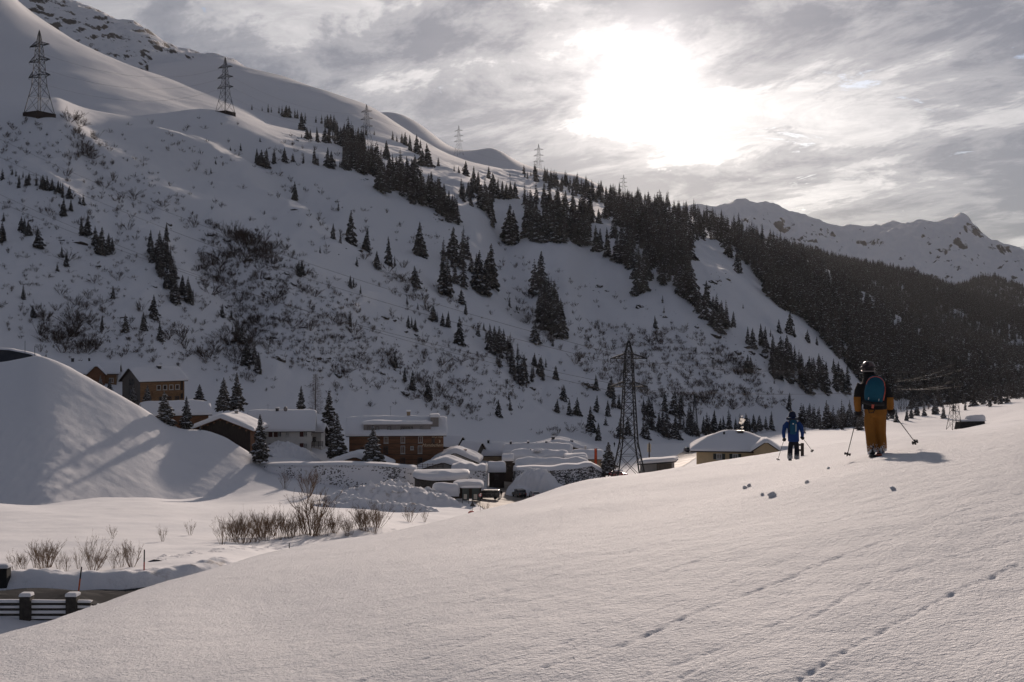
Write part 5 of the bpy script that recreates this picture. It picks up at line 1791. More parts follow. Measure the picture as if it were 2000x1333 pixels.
# --- grey shed behind the big pylon
h = empty('grey_shed', P(1284, 931, 216), R(-14))
tag(h, 'grey boarded shed with tilted snow roof right of the large pylon', 'shed')
MB().add([(-3, -2, -2), (3, -2, -2), (3, 2, -2), (-3, 2, -2), (-3, -2, 2.4), (3, -2, 3.0), (3, 2, 3.0), (-3, 2, 2.4)], [(0, 1, 5, 4), (1, 2, 6, 5), (2, 3, 7, 6), (3, 0, 4, 7), (4, 5, 6, 7)]).build('wall', M_PLAST_G, h)
MB().box((1.5, -2.04, 1.1), (2.8, 0.08, 3.3)).build('door', M_WOOD_G, h)
rf = MB().add([(-3.6, -2.6, 2.3), (3.7, -2.6, 3.03), (3.7, 2.6, 3.03), (-3.6, 2.6, 2.3), (-3.6, -2.6, 2.48), (3.7, -2.6, 3.21), (3.7, 2.6, 3.21), (-3.6, 2.6, 2.48)], [(3, 2, 1, 0), (4, 5, 6, 7), (0, 1, 5, 4), (1, 2, 6, 5), (2, 3, 7, 6), (3, 0, 4, 7)]).build('roof', M_METAL, h)
s_ = snow_slab(7.3, 5.2, 0, 0.6, 0, rf, flat=True)
s_.location = (0.05, 0, 2.86)
s_.rotation_euler = (0, -math.atan2(0.73, 7.3), 0)
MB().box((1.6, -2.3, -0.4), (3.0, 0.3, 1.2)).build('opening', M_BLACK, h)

# --- yellow house
h, r = house('yellow_house', 'yellow plastered house with dark shutters and smoking chimney behind the slope', 1432, 928, 198, -9, 12.6, 8.6, 4.4, 2.7, M_PLAST_Y, M_WOOD_D, 0.6, 1.0, group=G_V, hip=True, wav=0.3)
for u in (-2.5, 0.2):
    window(h, 'F', u, 3.6, 0.95, 1.0, 12.6, 8.6, M_FRAME, M_GLASS_L, (M_SHUT_G, 2, 0.5))
for u in (-4.6, -1.4):
    window(h, 'F', u, 1.9, 1.0, 1.0, 12.6, 8.6, M_FRAME, M_GLASS_L, (M_SHUT_G, 2, 0.5))
gw = MB()
poly = [(-2.0, -3.0), (2.0, -3.0), (2.0, 4.9), (0, 6.3), (-2.0, 4.9)]
vs = [(5.2 + x, -6.2, z) for x, z in poly] + [(5.2 + x, -1.0, z) for x, z in poly]
gw.add(vs, [(0, 1, 2, 3, 4), (9, 8, 7, 6, 5)] + [(i, i + 5, (i + 1) % 5 + 5, (i + 1) % 5) for i in range(5)])
gw.build('front_wing', M_PLAST_Y, h)
gx = empty('wing_roof', (5.2, -3.4, 0), math.pi / 2, h)
gable_roof(gx, 5.6, 4.0, 4.9, 1.4, 0.5, 0.14, M_WOOD_D, 0.6, name='roof', gable_over=0.5)
ch = chimney(r, 1.2, -0.8, 6.5, 1.0, 1.2, M_METAL, False)
MB().lathe([(0.16, 0), (0.16, 0.9), (0.24, 0.95), (0.02, 1.15)], 10, c=(-1.6, -1.4, 6.5)).build('flue_pipe', M_METAL, r)
h, r = house('yellow_annex', 'low annex with snow roof right of the yellow house', 1524, 905, 204, -7, 5.0, 5, 1.6, 0.9, M_PLAST_G, snow=0.6, over=0.5, group=G_V)

# --- half-buried hut on the right snowfield
h = empty('snow_hut', P(1896, 838, 398), R(9))
tag(h, 'low dark timber hut half buried in the snowfield beside the right pylon', 'hut')
MB().add([(-5.2, -1.6, -1), (5.0, -1.6, -1), (5.0, 2, -1), (-5.2, 2, -1), (-4.6, -1.3, 2.4), (4.4, -1.3, 3.3), (4.4, 2, 3.3), (-4.6, 2, 2.4)], [(0, 1, 5, 4), (1, 2, 6, 5), (2, 3, 7, 6), (3, 0, 4, 7), (4, 5, 6, 7)]).build('wall', M_BLACK, h)
snow_slab(9.6, 4.2, 0, 0.5, 0, h, 'roof_snow', flat=True).location = (-0.1, 0.2, 2.75)
bpy.context.view_layer.update()
o = snow_slab(5.6, 3.6, 0, 1.7, 3.0, h, 'snow_hump', flat=True, cx=1.8, cy=0.3)
# ------------------------------------------------------------------ pylons and cables
TIPS = {}
M_FOOT = mat('footing', (0.055, 0.04, 0.035), 0.9, 0.3, 2)


def pylon(key, label, px, py, Y, H, prof, arms, rz=0.0, t=0.09, base=None, panels=12, ins=True):
    """prof: (height fraction, half width m); arms: (height fraction, half length m)"""
    root = empty('pylon', P(px, py, Y), rz)
    tag(root, label, 'pylon', 'lattice pylons of the power line')
    hs = np.array([a for a, b in prof])
    ws = np.array([b for a, b in prof])

    def hw(f):
        return float(np.interp(f, hs, ws))

    def cor(f, i):
        sx, sy = ((-1, -1), (1, -1), (1, 1), (-1, 1))[i]
        w = hw(f)
        return Vector((sx * w, sy * w, f * H))
    for i in range(4):
        mb = MB()
        for a, b in zip(hs[:-1], hs[1:]):
            mb.bar(cor(a, i), cor(b, i), t * (1.25 - 0.5 * a), t * (1.25 - 0.5 * b))
        mb.build('leg', M_STEEL, root)
    # panel heights: larger at the foot
    f, fs = 0.0, [0.0]
    k = 0
    while f < hs[-1] - 1e-3:
        f = min(hs[-1], f + max(0.018, 1.7 * hw(f) / H))
        fs.append(f)
    for side in range(4):
        mb = MB()
        a, b = side, (side + 1) % 4
        for f0, f1 in zip(fs[:-1], fs[1:]):
            mb.bar(cor(f0, a), cor(f1, b), t * 0.5, n=3, caps=False)
            mb.bar(cor(f0, b), cor(f1, a), t * 0.5, n=3, caps=False)
            mb.bar(cor(f1, a), cor(f1, b), t * 0.4, n=3, caps=False)
        mb.build('bracing', M_STEEL, root)
    tips = []
    for f, half in arms:
        for s in (-1, 1):
            mb = MB()
            w = hw(f)
            dz = max(0.45, half * 0.26)
            tip = Vector((s * half, 0, f * H))
            for sy in (-1, 1):
                r0 = Vector((s * w, sy * w, f * H))
                r1 = Vector((s * w, sy * w, f * H + dz))
                mb.bar(r0, tip, t * 1.15, n=4)
                mb.bar(r1, tip, t * 1.0, n=4)
                m = 4
                for q in range(1, m):
                    a = r0.lerp(tip, q / m)
                    b = r1.lerp(tip, q / m)
                    c = r1.lerp(tip, (q - 1) / m)
                    mb.bar(a, b, t * 0.4, n=3, caps=False)
                    mb.bar(a, c, t * 0.4, n=3, caps=False)
            ca = mb.build('crossarm', M_STEEL, root)
            lo = tip - Vector((0, 0, 0.7))
            if ins:
                mb = MB()
                mb.lathe([(0.04, -0.7), (0.09, -0.66), (0.04, -0.6), (0.09, -0.5), (0.04, -0.44), (0.09, -0.34), (0.04, -0.28), (0.09, -0.18), (0.04, 0)], 7, c=tip)
                mb.build('insulator', M_METAL, ca)
            tips.append(root.location + Matrix.Rotation(rz, 3, 'Z') @ lo)
    top = MB()
    w = hw(hs[-1])
    top.bar((0, 0, hs[-1] * H - 0.2), (0, 0, H), t * 0.7, t * 0.4)
    top.build('mast_tip', M_STEEL, root)
    if base:
        w = prof[0][1]
        MB().box((0, 0, -1.6 * base), (2 * w + base * 0.5, 2 * w + base * 0.5, 4.0 * base)).build('foundation', M_FOOT, root)
    TIPS[key] = tips
    return root


PROF_B = [(0.0, 2.65), (0.265, 1.42), (0.64, 0.92), (0.9, 0.62), (0.985, 0.12)]
pylon('big', 'tallest lattice pylon with two pairs of arms in front of the village', 1228, 938, 206, 25.6, PROF_B, [(0.86, 3.35), (0.66, 3.45)], R(6), 0.115)
PROF_H = [(0.0, 4.8), (0.33, 2.4), (0.75, 1.3), (0.92, 0.55), (0.985, 0.12)]
ARM_H = [(0.81, 6.6), (0.63, 7.1), (0.45, 7.3)]
for key, lab, px, py, h, th in (('a', 'leftmost pylon, on dark footings high on the bench', 77, 224, 166, 0.17), ('b', 'second pylon from the left, on the bench by the spruces', 440, 221, 110, 0.17),
                                ('c', 'third pylon from the left, behind the spruce strip', 716, 285, 82, 0.12), ('d', 'fourth pylon from the left, standing against the sky', 896, 303, 58, 0.09),
                                ('e', 'fifth pylon from the left, above the forest skyline', 1052, 345, 64, 0.10), ('f', 'sixth pylon from the left, tiny against the bright sky', 1218, 385, 44, 0.09),
                                ('g', 'farthest pylon, barely rising over the forest skyline', 1288, 404, 34, 0.09)):
    p = hit(px, py, HILLN)
    if p is None or p.y > 1900:
        p = P(px, py, 1850)
    H = h * p.y / F
    k = H / 40.0
    pylon(key, lab, px, py, p.y, H, [(a, b * k) for a, b in PROF_H], [(a, b * k) for a, b in ARM_H], R(-28), th * max(0.8, k), base=1.3 * k if key in 'ab' else None, ins=key in 'ab')
PROF_R = [(0.0, 1.9), (0.25, 1.1), (0.7, 0.8), (0.9, 0.5), (0.985, 0.1)]
pylon('right', 'slim pylon beside the half-buried hut on the right snowfield', 1864, 840, 390, 25.5, PROF_R, [(0.84, 3.4), (0.62, 3.6)], R(10), 0.09)
pylon('mid', 'pylon among the roadside spruces behind the yellow house', 1357, 853, 440, 16.5, [(0, 1.3), (0.6, 0.6), (0.985, 0.1)], [(0.78, 2.7)], R(4), 0.08)
pylon('far', 'faint pylon standing right of the larger skier', 1763, 800, 620, 20, [(0, 1.6), (0.6, 0.9), (0.985, 0.12)], [(0.8, 3.4), (0.6, 3.4)], R(8), 0.08)

M_CABLE = mat('cable', (0.16, 0.14, 0.13), 0.75, 0.1, 1.0)


def cable(a, b, sag, r, label, group):
    a, b = Vector(a), Vector(b)
    pts = []
    for k in range(25):
        t = k / 24
        p = a.lerp(b, t)
        p.z -= sag * 4 * t * (1 - t)
        pts.append(p - a)
    o = MB().tube(pts, r, 4).build('power_cable', M_CABLE)
    o.location = a
    return tag(o, label, 'cable', group)


bt = TIPS['big']
nm = ['upper left', 'upper right', 'lower left', 'lower right']
st = [(-160, 225, 330), (-160, 190, 345), (-160, 300, 325), (-160, 322, 318)]
for i in range(4):
    cable(P(*st[i]), bt[i], 6.0, 0.030, 'power cable from the left edge to the %s arm of the tall pylon' % nm[i], 'cables crossing the far slope')
rt_ = TIPS['right']
for i in range(4):
    cable(bt[i], rt_[i], 1.6, 0.02, 'power cable from the %s arm of the tall pylon to the right pylon' % nm[i], 'cables running to the right pylon')
    cable(rt_[i], TIPS['far'][i], 0.8, 0.02, 'power cable from the %s arm of the right pylon to the faint pylon' % nm[i], 'cables beyond the right pylon')
for a, b, na in (('a', 'b', 'first and second'), ('b', 'c', 'second and third'), ('c', 'd', 'third and fourth'), ('d', 'e', 'fourth and fifth')):
    for i, w in ((0, 'top'), (2, 'middle'), (4, 'bottom')):
        cable(TIPS[a][i], TIPS[b][i], 9.0, 0.035, '%s cable between the %s pylon on the bench' % (w, na), 'cables along the bench pylons')


# ------------------------------------------------------------------ roads, banks, street things
GR = ['valley_ground', 'snow_dam']


def strip(name, pts, width, m, lift=0.05, kind='structure', n=80, cross=8, bulge=0.0, noise=0.0, label=None):
    """pts: (px, py, Y) centre line; ribbon draped on the ground"""
    W = [P(*p) for p in pts]
    cum = [0.0]
    for a, b in zip(W, W[1:]):
        cum.append(cum[-1] + (Vector((b.x - a.x, b.y - a.y, 0))).length)
    ts = np.linspace(0, cum[-1], n)
    xs = np.interp(ts, cum, [p.x for p in W])
    ys = np.interp(ts, cum, [p.y for p in W])
    for _ in range(4):
        xs[1:-1] = (xs[:-2] + 2 * xs[1:-1] + xs[2:]) / 4
        ys[1:-1] = (ys[:-2] + 2 * ys[1:-1] + ys[2:]) / 4
    wd = np.interp(ts, cum, width) if isinstance(width, (list, tuple)) else np.full(n, width)
    vs, fs = [], []
    for i in range(n):
        d = Vector((xs[min(i + 1, n - 1)] - xs[max(i - 1, 0)], ys[min(i + 1, n - 1)] - ys[max(i - 1, 0)], 0)).normalized()
        nn = Vector((-d.y, d.x, 0))
        for k in range(cross + 1):
            v = -1 + 2 * k / cross
            x, y = xs[i] + nn.x * v * wd[i] / 2, ys[i] + nn.y * v * wd[i] / 2
            z = ground(x, y, GR)
            z = -20 if z is None else z
            e = (1 - abs(v) ** 2.4)
            nz = noise * float(fbm(np.array([x / 1.1]), np.array([y / 1.1]), 3)[0]) if noise else 0
            en = min(1.0, min(i, n - 1 - i) / (n * 0.06) + 0.0) if bulge else 1
            vs.append((x, y, z + lift + (bulge * e + nz * e) * en - (0.25 * (1 - en) if bulge else 0)))
    c1 = cross + 1
    for i in range(n - 1):
        for k in range(cross):
            a = i * c1 + k
            fs.append((a, a + 1, a + c1 + 1, a + c1))
    o = mesh_obj(name, vs, fs, m, None, True)
    tag(o, label, None, None, kind)
    return o


strip('road', [(-300, 1165, 66), (-100, 1172, 65), (100, 1170, 65), (260, 1166, 66), (420, 1150, 70)], 7.0, M_ASPH, 0.28)
strip('snow_bank', [(-300, 1130, 72), (-60, 1128, 71.5), (120, 1130, 71), (260, 1128, 71.5), (380, 1118, 74), (470, 1100, 80)], 3.6, M_SNOW_PILE, -0.1, bulge=1.25, noise=0.22, n=160, cross=16)
strip('snow_bank', [(170, 1175, 60.5), (230, 1172, 61), (300, 1170, 62), (420, 1160, 66)], 3.0, M_SNOW_VAL, -0.1, bulge=0.9, noise=0.1)
strip('ploughed_path', [(300, 1105, 86), (400, 1085, 98), (520, 1066, 112), (640, 1048, 126), (760, 1026, 146), (860, 1005, 175)], 4.2, snow_mat('snow_track', [(1.4, 0.7, 0.3), (5.0, 0.7, 0.1)], col=(0.74, 0.74, 0.76)), -0.08, noise=0.5, n=160, cross=12)
strip('village_road', [(1010, 1010, 200), (985, 990, 222), (975, 978, 240), (985, 968, 252), (998, 955, 268), (996, 940, 285)], [7, 8, 12, 11, 6, 5], M_SLUSH, 0.10, noise=0.12)
strip('village_road', [(980, 972, 246), (1030, 970, 250), (1070, 966, 255)], 9, M_SLUSH, 0.14, noise=0.12)
strip('valley_road', [(1290, 925, 250), (1318, 906, 288), (1345, 893, 325), (1362, 884, 360), (1368, 880, 378)], 8.0, mat('road_slush', (0.26, 0.235, 0.21), 0.8, 0.3, 0.4, 0.3, 2.0, coords='w', dirt=((0.5, 0.48, 0.46), 0.22)), 0.1, noise=0.1)


def heap(name, label, spots, seed, cat='snow pile', m=M_SNOW_PILE, rough=0.35):
    """pile of ploughed snow from overlapping mounds, (px, py_base, Y, rx, ry, h)"""
    root = P(spots[0][0], spots[0][1], spots[0][2])
    pts = [(P(a, b, c), rx, ry, h) for a, b, c, rx, ry, h in spots]
    x0 = min(p.x - rx for p, rx, ry, h in pts)
    x1 = max(p.x + rx for p, rx, ry, h in pts)
    y0 = min(p.y - ry for p, rx, ry, h in pts)
    y1 = max(p.y + ry for p, rx, ry, h in pts)
    nx, ny = 110, 60
    X, Yg = np.meshgrid(np.linspace(x0, x1, nx), np.linspace(y0, y1, ny))
    G = np.array([[ground(a, b, GR) or -30 for a, b in zip(ra[::4], rb[::4])] for ra, rb in zip(X[::4], Yg[::4])])
    gi = np.array([np.interp(np.arange(nx), np.arange(0, nx, 4), row) for row in G])
    G = np.array([np.interp(np.arange(ny), np.arange(0, ny, 4), gi[:, j]) for j in range(nx)]).T
    Hh = np.zeros_like(X)
    wx = X + 0.8 * fbm(X / 2.5 + seed, Yg / 2.5, 2)
    wy = Yg + 0.8 * fbm(X / 2.5, Yg / 2.5 + seed, 2)
    for p, rx, ry, h in pts:
        q = np.clip(1 - ((wx - p.x) / rx) ** 2 - ((wy - p.y) / ry) ** 2, 0, 1) ** 0.8
        Hh = np.maximum(Hh, h * q)
    Hh = Hh * (1 + rough * fbm(X / 1.6 + seed, Yg / 1.6, 4, 0.6)) + np.clip(Hh, 0, 1) * 0.9 * rough * fbm(X / 0.9, Yg / 0.9 + seed, 3)
    Z = G - 0.3 + Hh
    vs = np.stack([X - root.x, Yg - root.y, Z - root.z], -1).reshape(-1, 3)
    fs = [(i * nx + j, i * nx + j + 1, (i + 1) * nx + j + 1, (i + 1) * nx + j) for i in range(ny - 1) for j in range(nx - 1)]
    o = mesh_obj(name, vs, fs, m, None, True)
    o.location = root
    return tag(o, label, cat)


heap('snow_pile', 'long lumpy heap of ploughed snow below the retaining wall', [(690, 985, 222, 6, 5, 2.4), (740, 984, 224, 8, 5, 3.6), (800, 986, 224, 8, 5, 3.0), (850, 988, 224, 6, 4, 2.2), (770, 975, 232, 8, 4, 3.6), (830, 980, 232, 7, 4, 2.6)], 3)
heap('snow_pile', 'smaller ploughed snow ridge in front of the long heap', [(660, 1010, 205, 5, 3, 1.2), (700, 1006, 207, 6, 3, 2.0), (760, 1010, 206, 6, 3, 1.6), (800, 1008, 208, 6, 3, 1.4)], 9)
heap('snow_pile', 'smooth cone of snow slumped against the dark stone wall', [(1045, 968, 259, 6.5, 5, 6.0), (1022, 970, 257, 4, 4, 2.8), (1075, 968, 258, 5, 4, 2.6)], 5, rough=0.12, m=M_SNOW_VAL)
heap('snow_pile', 'snow drift piled before the white house', [(560, 900, 284, 6, 4, 3.0), (590, 900, 284, 5, 4, 2.4), (535, 905, 280, 4, 4, 2.2)], 6, rough=0.3, m=M_SNOW_VAL)
heap('snow_pile', 'ploughed ridge at the crest left of the tall pylon', [(1110, 985, 190, 6, 3, 1.2), (1170, 968, 196, 8, 3, 1.5), (1215, 950, 202, 6, 3, 1.0)], 12, rough=0.2, m=M_SNOW_VAL)


# --- railing by the near road
f = empty('road_railing', P(-40, 1212, 60))
tag(f, 'roadside railing with thick snow-capped posts and four bars at lower left', 'railing')
z0 = P(0, 1215, 60).z
for k, px in enumerate((-140, -45, 52, 142)):
    p = P(px, 1200, 60 + 0.02 * k)
    b = MB().box((0, 0, 0), (0.56, 0.5, 1.9))
    o = b.build('post', mat('rail_post', (0.05, 0.045, 0.04), 0.9, 0.4, 4, 0.4, 9) if k == 0 else MATS['rail_post'], f)
    o.location = Vector((p.x, p.y, p.z)) - f.location
    s_ = snow_slab(0.6, 0.54, 0, 0.15, 0.95, o, 'snow_cap', flat=True)
for k in range(4):
    zr = P(0, 1181 + 10.5 * k, 60).z
    o = MB().box((0, 0, 0), (9.0, 0.16, 0.14)).build('rail', MATS['rail_post'], f)
    o.location = Vector((P(10, 1180, 60).x, 60.1, zr)) - f.location
    snow_slab(9.0, 0.22, 0, 0.12, 0.07, o, 'rail_snow', flat=True)
o = MB().box((0, 0, 0), (9.0, 0.1, 2.6)).build('gap_shade_panel', M_BLACK, f)  # black sheet behind the bars, paints in the shaded gap
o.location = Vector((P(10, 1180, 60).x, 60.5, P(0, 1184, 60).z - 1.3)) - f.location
o = inst(bpy.data.objects['post'].data if False else MB().box((0, 0, 0), (1.1, 0.6, 1.3)).build('block_tmp', M_BLACK).data, 'kerb_block', P(0, 1130, 70))
bpy.data.objects.remove(bpy.data.objects['block_tmp'])
tag(o, 'dark snow-capped block on the far side of the near road', 'post')
snow_slab(1.2, 0.7, 0, 0.22, 0.65, o, 'snow_cap', flat=True)


def stake(label, px, py0, py1, Y, r, m1, m2, lean=0.0):
    a = P(px, py1, Y)
    H = (py1 - py0) * Y / F
    s = empty('snow_stake', a)
    s.rotation_euler = (0, lean, 0)
    tag(s, label, 'stake')
    MB().tube([(0, 0, -0.5), (0, 0, H * 0.62)], r, 8).build('lower_half', m1, s)
    MB().tube([(0, 0, H * 0.62), (0, 0, H)], [r, r * 0.9], 8).build('upper_half', m2, s)
    return s


stake('leaning orange snow stake with black top behind the railing', 152, 1107, 1168, 66, 0.045, M_ORANGE, M_BLACK, R(7))
stake('upright red and black snow stake on the roadside bank', 281, 1074, 1137, 72, 0.045, M_RED, M_BLACK, R(1))
stake('small dark stake beside the ploughed path', 565, 1061, 1074, 118, 0.05, M_BLACK, M_BLACK)
stake('taller thin dark stake on the dam top, left of the short one', 49, 666, 692, 253, 0.05, M_BLACK, M_BLACK)
stake('short dark stake at the very tip of the dam', 68, 676, 694, 253, 0.05, M_BLACK, M_BLACK)
stake('dark pole between the signs by the car park', 934, 988, 1004, 225, 0.06, M_BLACK, M_BLACK)

# --- curved retaining wall behind the dam top
stone_wall('gallery_wall', 'dark curved wall edge behind the top of the dam at the left edge', [(-300, 676, 720, 262), (-60, 680, 716, 262), (20, 684, 714, 262), (60, 692, 712, 260), (72, 698, 712, 258)], 3.0, mat('gallery', (0.05, 0.055, 0.065), 0.8, 0.2, 0.4), 0.35, 2)

# --- notice boards and signs
h = empty('notice_boards', P(920, 984, 230))
tag(h, 'pair of dark notice boards with pale posters at the car park', 'notice board')
for x, w in ((-1.1, 1.35), (0.95, 1.5)):
    b = MB().box((x, 0, 1.9), (w, 0.12, 2.5)).build('board', M_GREEN, h)
    for s in (-1, 1):
        MB().box((x + s * w * 0.48, 0.03, 0.4), (0.1, 0.1, 2.6)).build('post', M_METAL, h)
    MB().box((x - 0.05, -0.075, 1.4), (w * 0.45, 0.03, 1.0)).build('poster', M_PAPER, b)
snow_slab(3.9, 0.5, 0, 0.3, 3.16, h, 'snow_cap', flat=True)


def sign(name, label, px, py, Y, pole, shape, r, m, rz=0):
    s = empty(name, P(px, py, Y), rz)
    tag(s, label, 'sign')
    MB().tube([(0, 0, -0.6), (0, 0, pole)], 0.035, 8).build('pole', M_STEEL, s)
    n = 24 if shape == 'disc' else 3
    pl_ = [(r * math.cos(2 * math.pi * k / n + math.pi / 2), pole + r * math.sin(2 * math.pi * k / n + math.pi / 2)) for k in range(n)]
    p = MB().prism(pl_, -0.05, -0.02).build('sign_plate', m, s)
    return s, p


s, p = sign('round_sign', 'round red-rimmed traffic sign just above the crest of the near slope', 921, 1022, 118, 0.95, 'disc', 0.36, M_RED)
MB().prism([(0.27 * math.cos(a * math.pi / 12), 0.95 + 0.27 * math.sin(a * math.pi / 12)) for a in range(24)], -0.065, -0.052).build('sign_face', mat('sign_pink', (0.42, 0.27, 0.24), 0.6, 0.1, 3), p)
MB().box((0, -0.075, 0.99), (0.30, 0.02, 0.09)).build('mark', M_BLACK, p)
s, p = sign('triangle_sign', 'dark back of a triangular sign in front of the notice boards', 923, 1000, 210, 1.3, 'tri', 0.62, M_METAL)
MB().box((-0.3, 0, 0.0), (1.1, 0.5, 0.08)).build('foot', M_METAL, s)
s, p = sign('round_sign', 'round sign on a tall pole right of the notice boards', 938, 1000, 212, 3.1, 'disc', 0.33, M_RED)
MB().prism([(0.22 * math.cos(a * math.pi / 12), 3.1 + 0.22 * math.sin(a * math.pi / 12)) for a in range(24)], -0.065, -0.052).build('sign_face', M_SIGNW, p)

h = empty('banner_flag', P(1166, 918, 288))
tag(h, 'narrow orange-red banner on a pole left of the village spruce', 'banner')
MB().tube([(0, 0, 0), (0, 0, 5.6)], 0.04, 8).build('pole', M_METAL, h)
nv = 14
vs = [(-0.04 - (0.0 if c == 0 else 0.62), 0.12 * math.sin(k * 0.9 + c), 5.4 - 4.0 * k / (nv - 1)) for k in range(nv) for c in (0, 1)]
fl = mesh_obj('cloth', vs, [(2 * k, 2 * k + 1, 2 * k + 3, 2 * k + 2) for k in range(nv - 1)], M_FLAG, h, True)
sd = fl.modifiers.new('thick', 'SOLIDIFY')
sd.thickness = 0.02

h = empty('sign_post', P(1268, 896, 240))
tag(h, 'wooden post with two pale boards above the grey shed', 'sign')
MB().box((0, 0, 1.3), (0.26, 0.26, 4.2)).build('post', M_WOOD_D, h)
for s in (-1, 1):
    MB().box((s * 0.27, 0.02, 2.2), (0.26, 0.1, 1.7)).build('board', M_PAPER, h)

h = empty('barrier_gate', P(1567, 893, 47))
tag(h, 'small dark timber gate post with cross bars behind the smaller skier', 'gate')
MB().box((0, 0, 0.2), (0.11, 0.11, 0.75)).build('post', M_WOOD_D, h)
for k, (z, l) in enumerate(((0.5, 0.34), (0.28, 0.26))):
    MB().box((-l / 2, 0.02, z), (l, 0.06, 0.08)).build('bar', M_WOOD_G, h)
MB().box((-0.26, 0, 0.2), (0.06, 0.07, 0.4)).build('latch_post', M_WOOD_D, h)


# --- vehicles
def car_paint(name, c):
    m, g = mat_base(name)
    tc = g.n('ShaderNodeTexCoord').outputs['Object']
    f = g.ramp(g.noise(tc, 2.0, 4, 0.6), [(0.45, 0), (0.7, 1)])
    col = g.mix(g.math('MULTIPLY', f, 0.5), c, (0.35, 0.33, 0.31))
    b = g.n('ShaderNodeBsdfPrincipled', ins={'Base Color': col, 'Roughness': 0.35, 'Coat Weight': 0.4})
    g.n('ShaderNodeOutputMaterial', ins={0: b.outputs[0]})
    return m


def car(name, label, px, py, Y, rz, L, Wd, H, col, van=False, cat='car', snow=0.0):
    p = P(px, py, Y)
    g_ = ground(p.x, p.y, GR)
    c = empty(name, (p.x, p.y, (g_ if g_ is not None else p.z) + 0.12), R(rz))
    tag(c, label, cat)
    pm = car_paint('paint', col)
    x = L / 2
    if van:
        body = [(-x, 0.35), (x - 0.1, 0.35), (x, 0.8), (x - 0.25, 1.05), (x - 1.0, H - 0.15), (x - 1.4, H), (-x + 0.1, H), (-x, H - 0.15)]
    else:
        body = [(-x, 0.4), (x - 0.05, 0.35), (x, 0.7), (x - 0.2, 0.92), (x - 1.25, 1.0), (x - 1.9, H - 0.03), (x - 2.4, H), (-x + 0.45, H - 0.06), (-x + 0.02, 1.0)]
    bm = bmesh.new()
    n = len(body)
    lo = [bm.verts.new((a, -Wd / 2, b)) for a, b in body]
    hi = [bm.verts.new((a, Wd / 2, b)) for a, b in body]
    bm.faces.new(list(reversed(lo)))
    bm.faces.new(hi)
    for i in range(n):
        bm.faces.new((lo[i], lo[(i + 1) % n], hi[(i + 1) % n], hi[i]))
    for v in bm.verts:
        if v.co.z > 1.05:
            v.co.y *= 0.87
    bmesh.ops.bevel(bm, geom=bm.edges[:], offset=0.07, segments=2, affect='EDGES', profile=0.6)
    me = bpy.data.meshes.new('body')
    bm.to_mesh(me)
    bm.free()
    me.materials.append(pm)
    o = bpy.data.objects.new('body', me)
    COL.objects.link(o)
    o.parent = c
    zw = H - 0.42 if van else H - 0.32
    for s in (-1, 1):
        for k, (a, w) in enumerate(((x - 1.75, 0.8), (x - 2.8, 1.0), (-x + 0.95, 1.0)) if not van else ((x - 1.35, 0.8), (0.2, 1.3), (-x + 1.0, 1.3))):
            MB().box((a, s * (Wd * 0.5 * (0.93 if not van else 0.925)), zw), (w, 0.05, 0.36)).build('side_window', M_GLASS, c)
    MB().box((-x + (0.16 if not van else 0.01), 0, zw), (0.06, Wd * 0.72, 0.42)).build('rear_window', M_GLASS, c)
    MB().box((x - (1.55 if not van else 0.72), 0, zw - 0.03), (0.08, Wd * 0.72, 0.4), mat=Matrix.Rotation(R(-38), 3, 'Y')).build('windscreen', M_GLASS, c)
    for s in (-1, 1):
        MB().box((-x - 0.01, s * Wd * 0.40, 0.95), (0.05, 0.16, 0.34)).build('tail_light', M_RED, c)
        MB().box((x - 0.06, s * Wd * 0.36, 0.72), (0.1, 0.3, 0.14)).build('headlight', M_SIGNW, c)
        for a in (x - 0.85, -x + 0.85):
            t = MB()
            t.lathe([(0.2, -0.1), (0.32, -0.1), (0.34, -0.05), (0.34, 0.05), (0.32, 0.1), (0.2, 0.1)], 16)
            w = t.build('wheel', M_RUBBER, c)
            w.location = (a, s * (Wd / 2 - 0.08), 0.33)
            w.rotation_euler = (R(90), 0, 0)
            MB().lathe([(0.05, -0.07), (0.19, -0.08), (0.19, 0.08), (0.05, 0.07)], 12).build('rim', M_ZINC, w)
    MB().box((-x - 0.05, 0, 0.55), (0.12, Wd * 0.9, 0.2)).build('bumper', M_RUBBER, c)
    if snow:
        snow_slab(L * 0.5, Wd * 0.8, 0, snow, H, c, 'roof_snow', flat=True, cx=-0.2)
    return c


car('parked_van', 'dark van parked beside the notice boards at the car park', 954, 980, 245, 176, 4.8, 1.9, 2.0, (0.022, 0.023, 0.026), True, 'van')
car('parked_car', 'black off-roader seen from behind below the snow cone', 1014, 973, 252, 112, 4.3, 1.85, 1.85, (0.018, 0.018, 0.02), False)
car('parked_car', 'white car seen from behind at the crest of the near slope', 1044, 974, 250, 100, 4.2, 1.8, 1.55, (0.55, 0.54, 0.52), False)
car('parked_car', 'red car half hidden behind the foot of the tall pylon', 1208, 924, 258, 20, 4.0, 1.7, 1.5, (0.30, 0.02, 0.02), False, snow=0.35)  # roof snow added to cover the sun glint on the car roof
car('parked_car', 'snow-covered dark car beside the valley road', 1350, 885, 345, 10, 4.2, 1.8, 1.5, (0.03, 0.03, 0.035), False, snow=0.4)

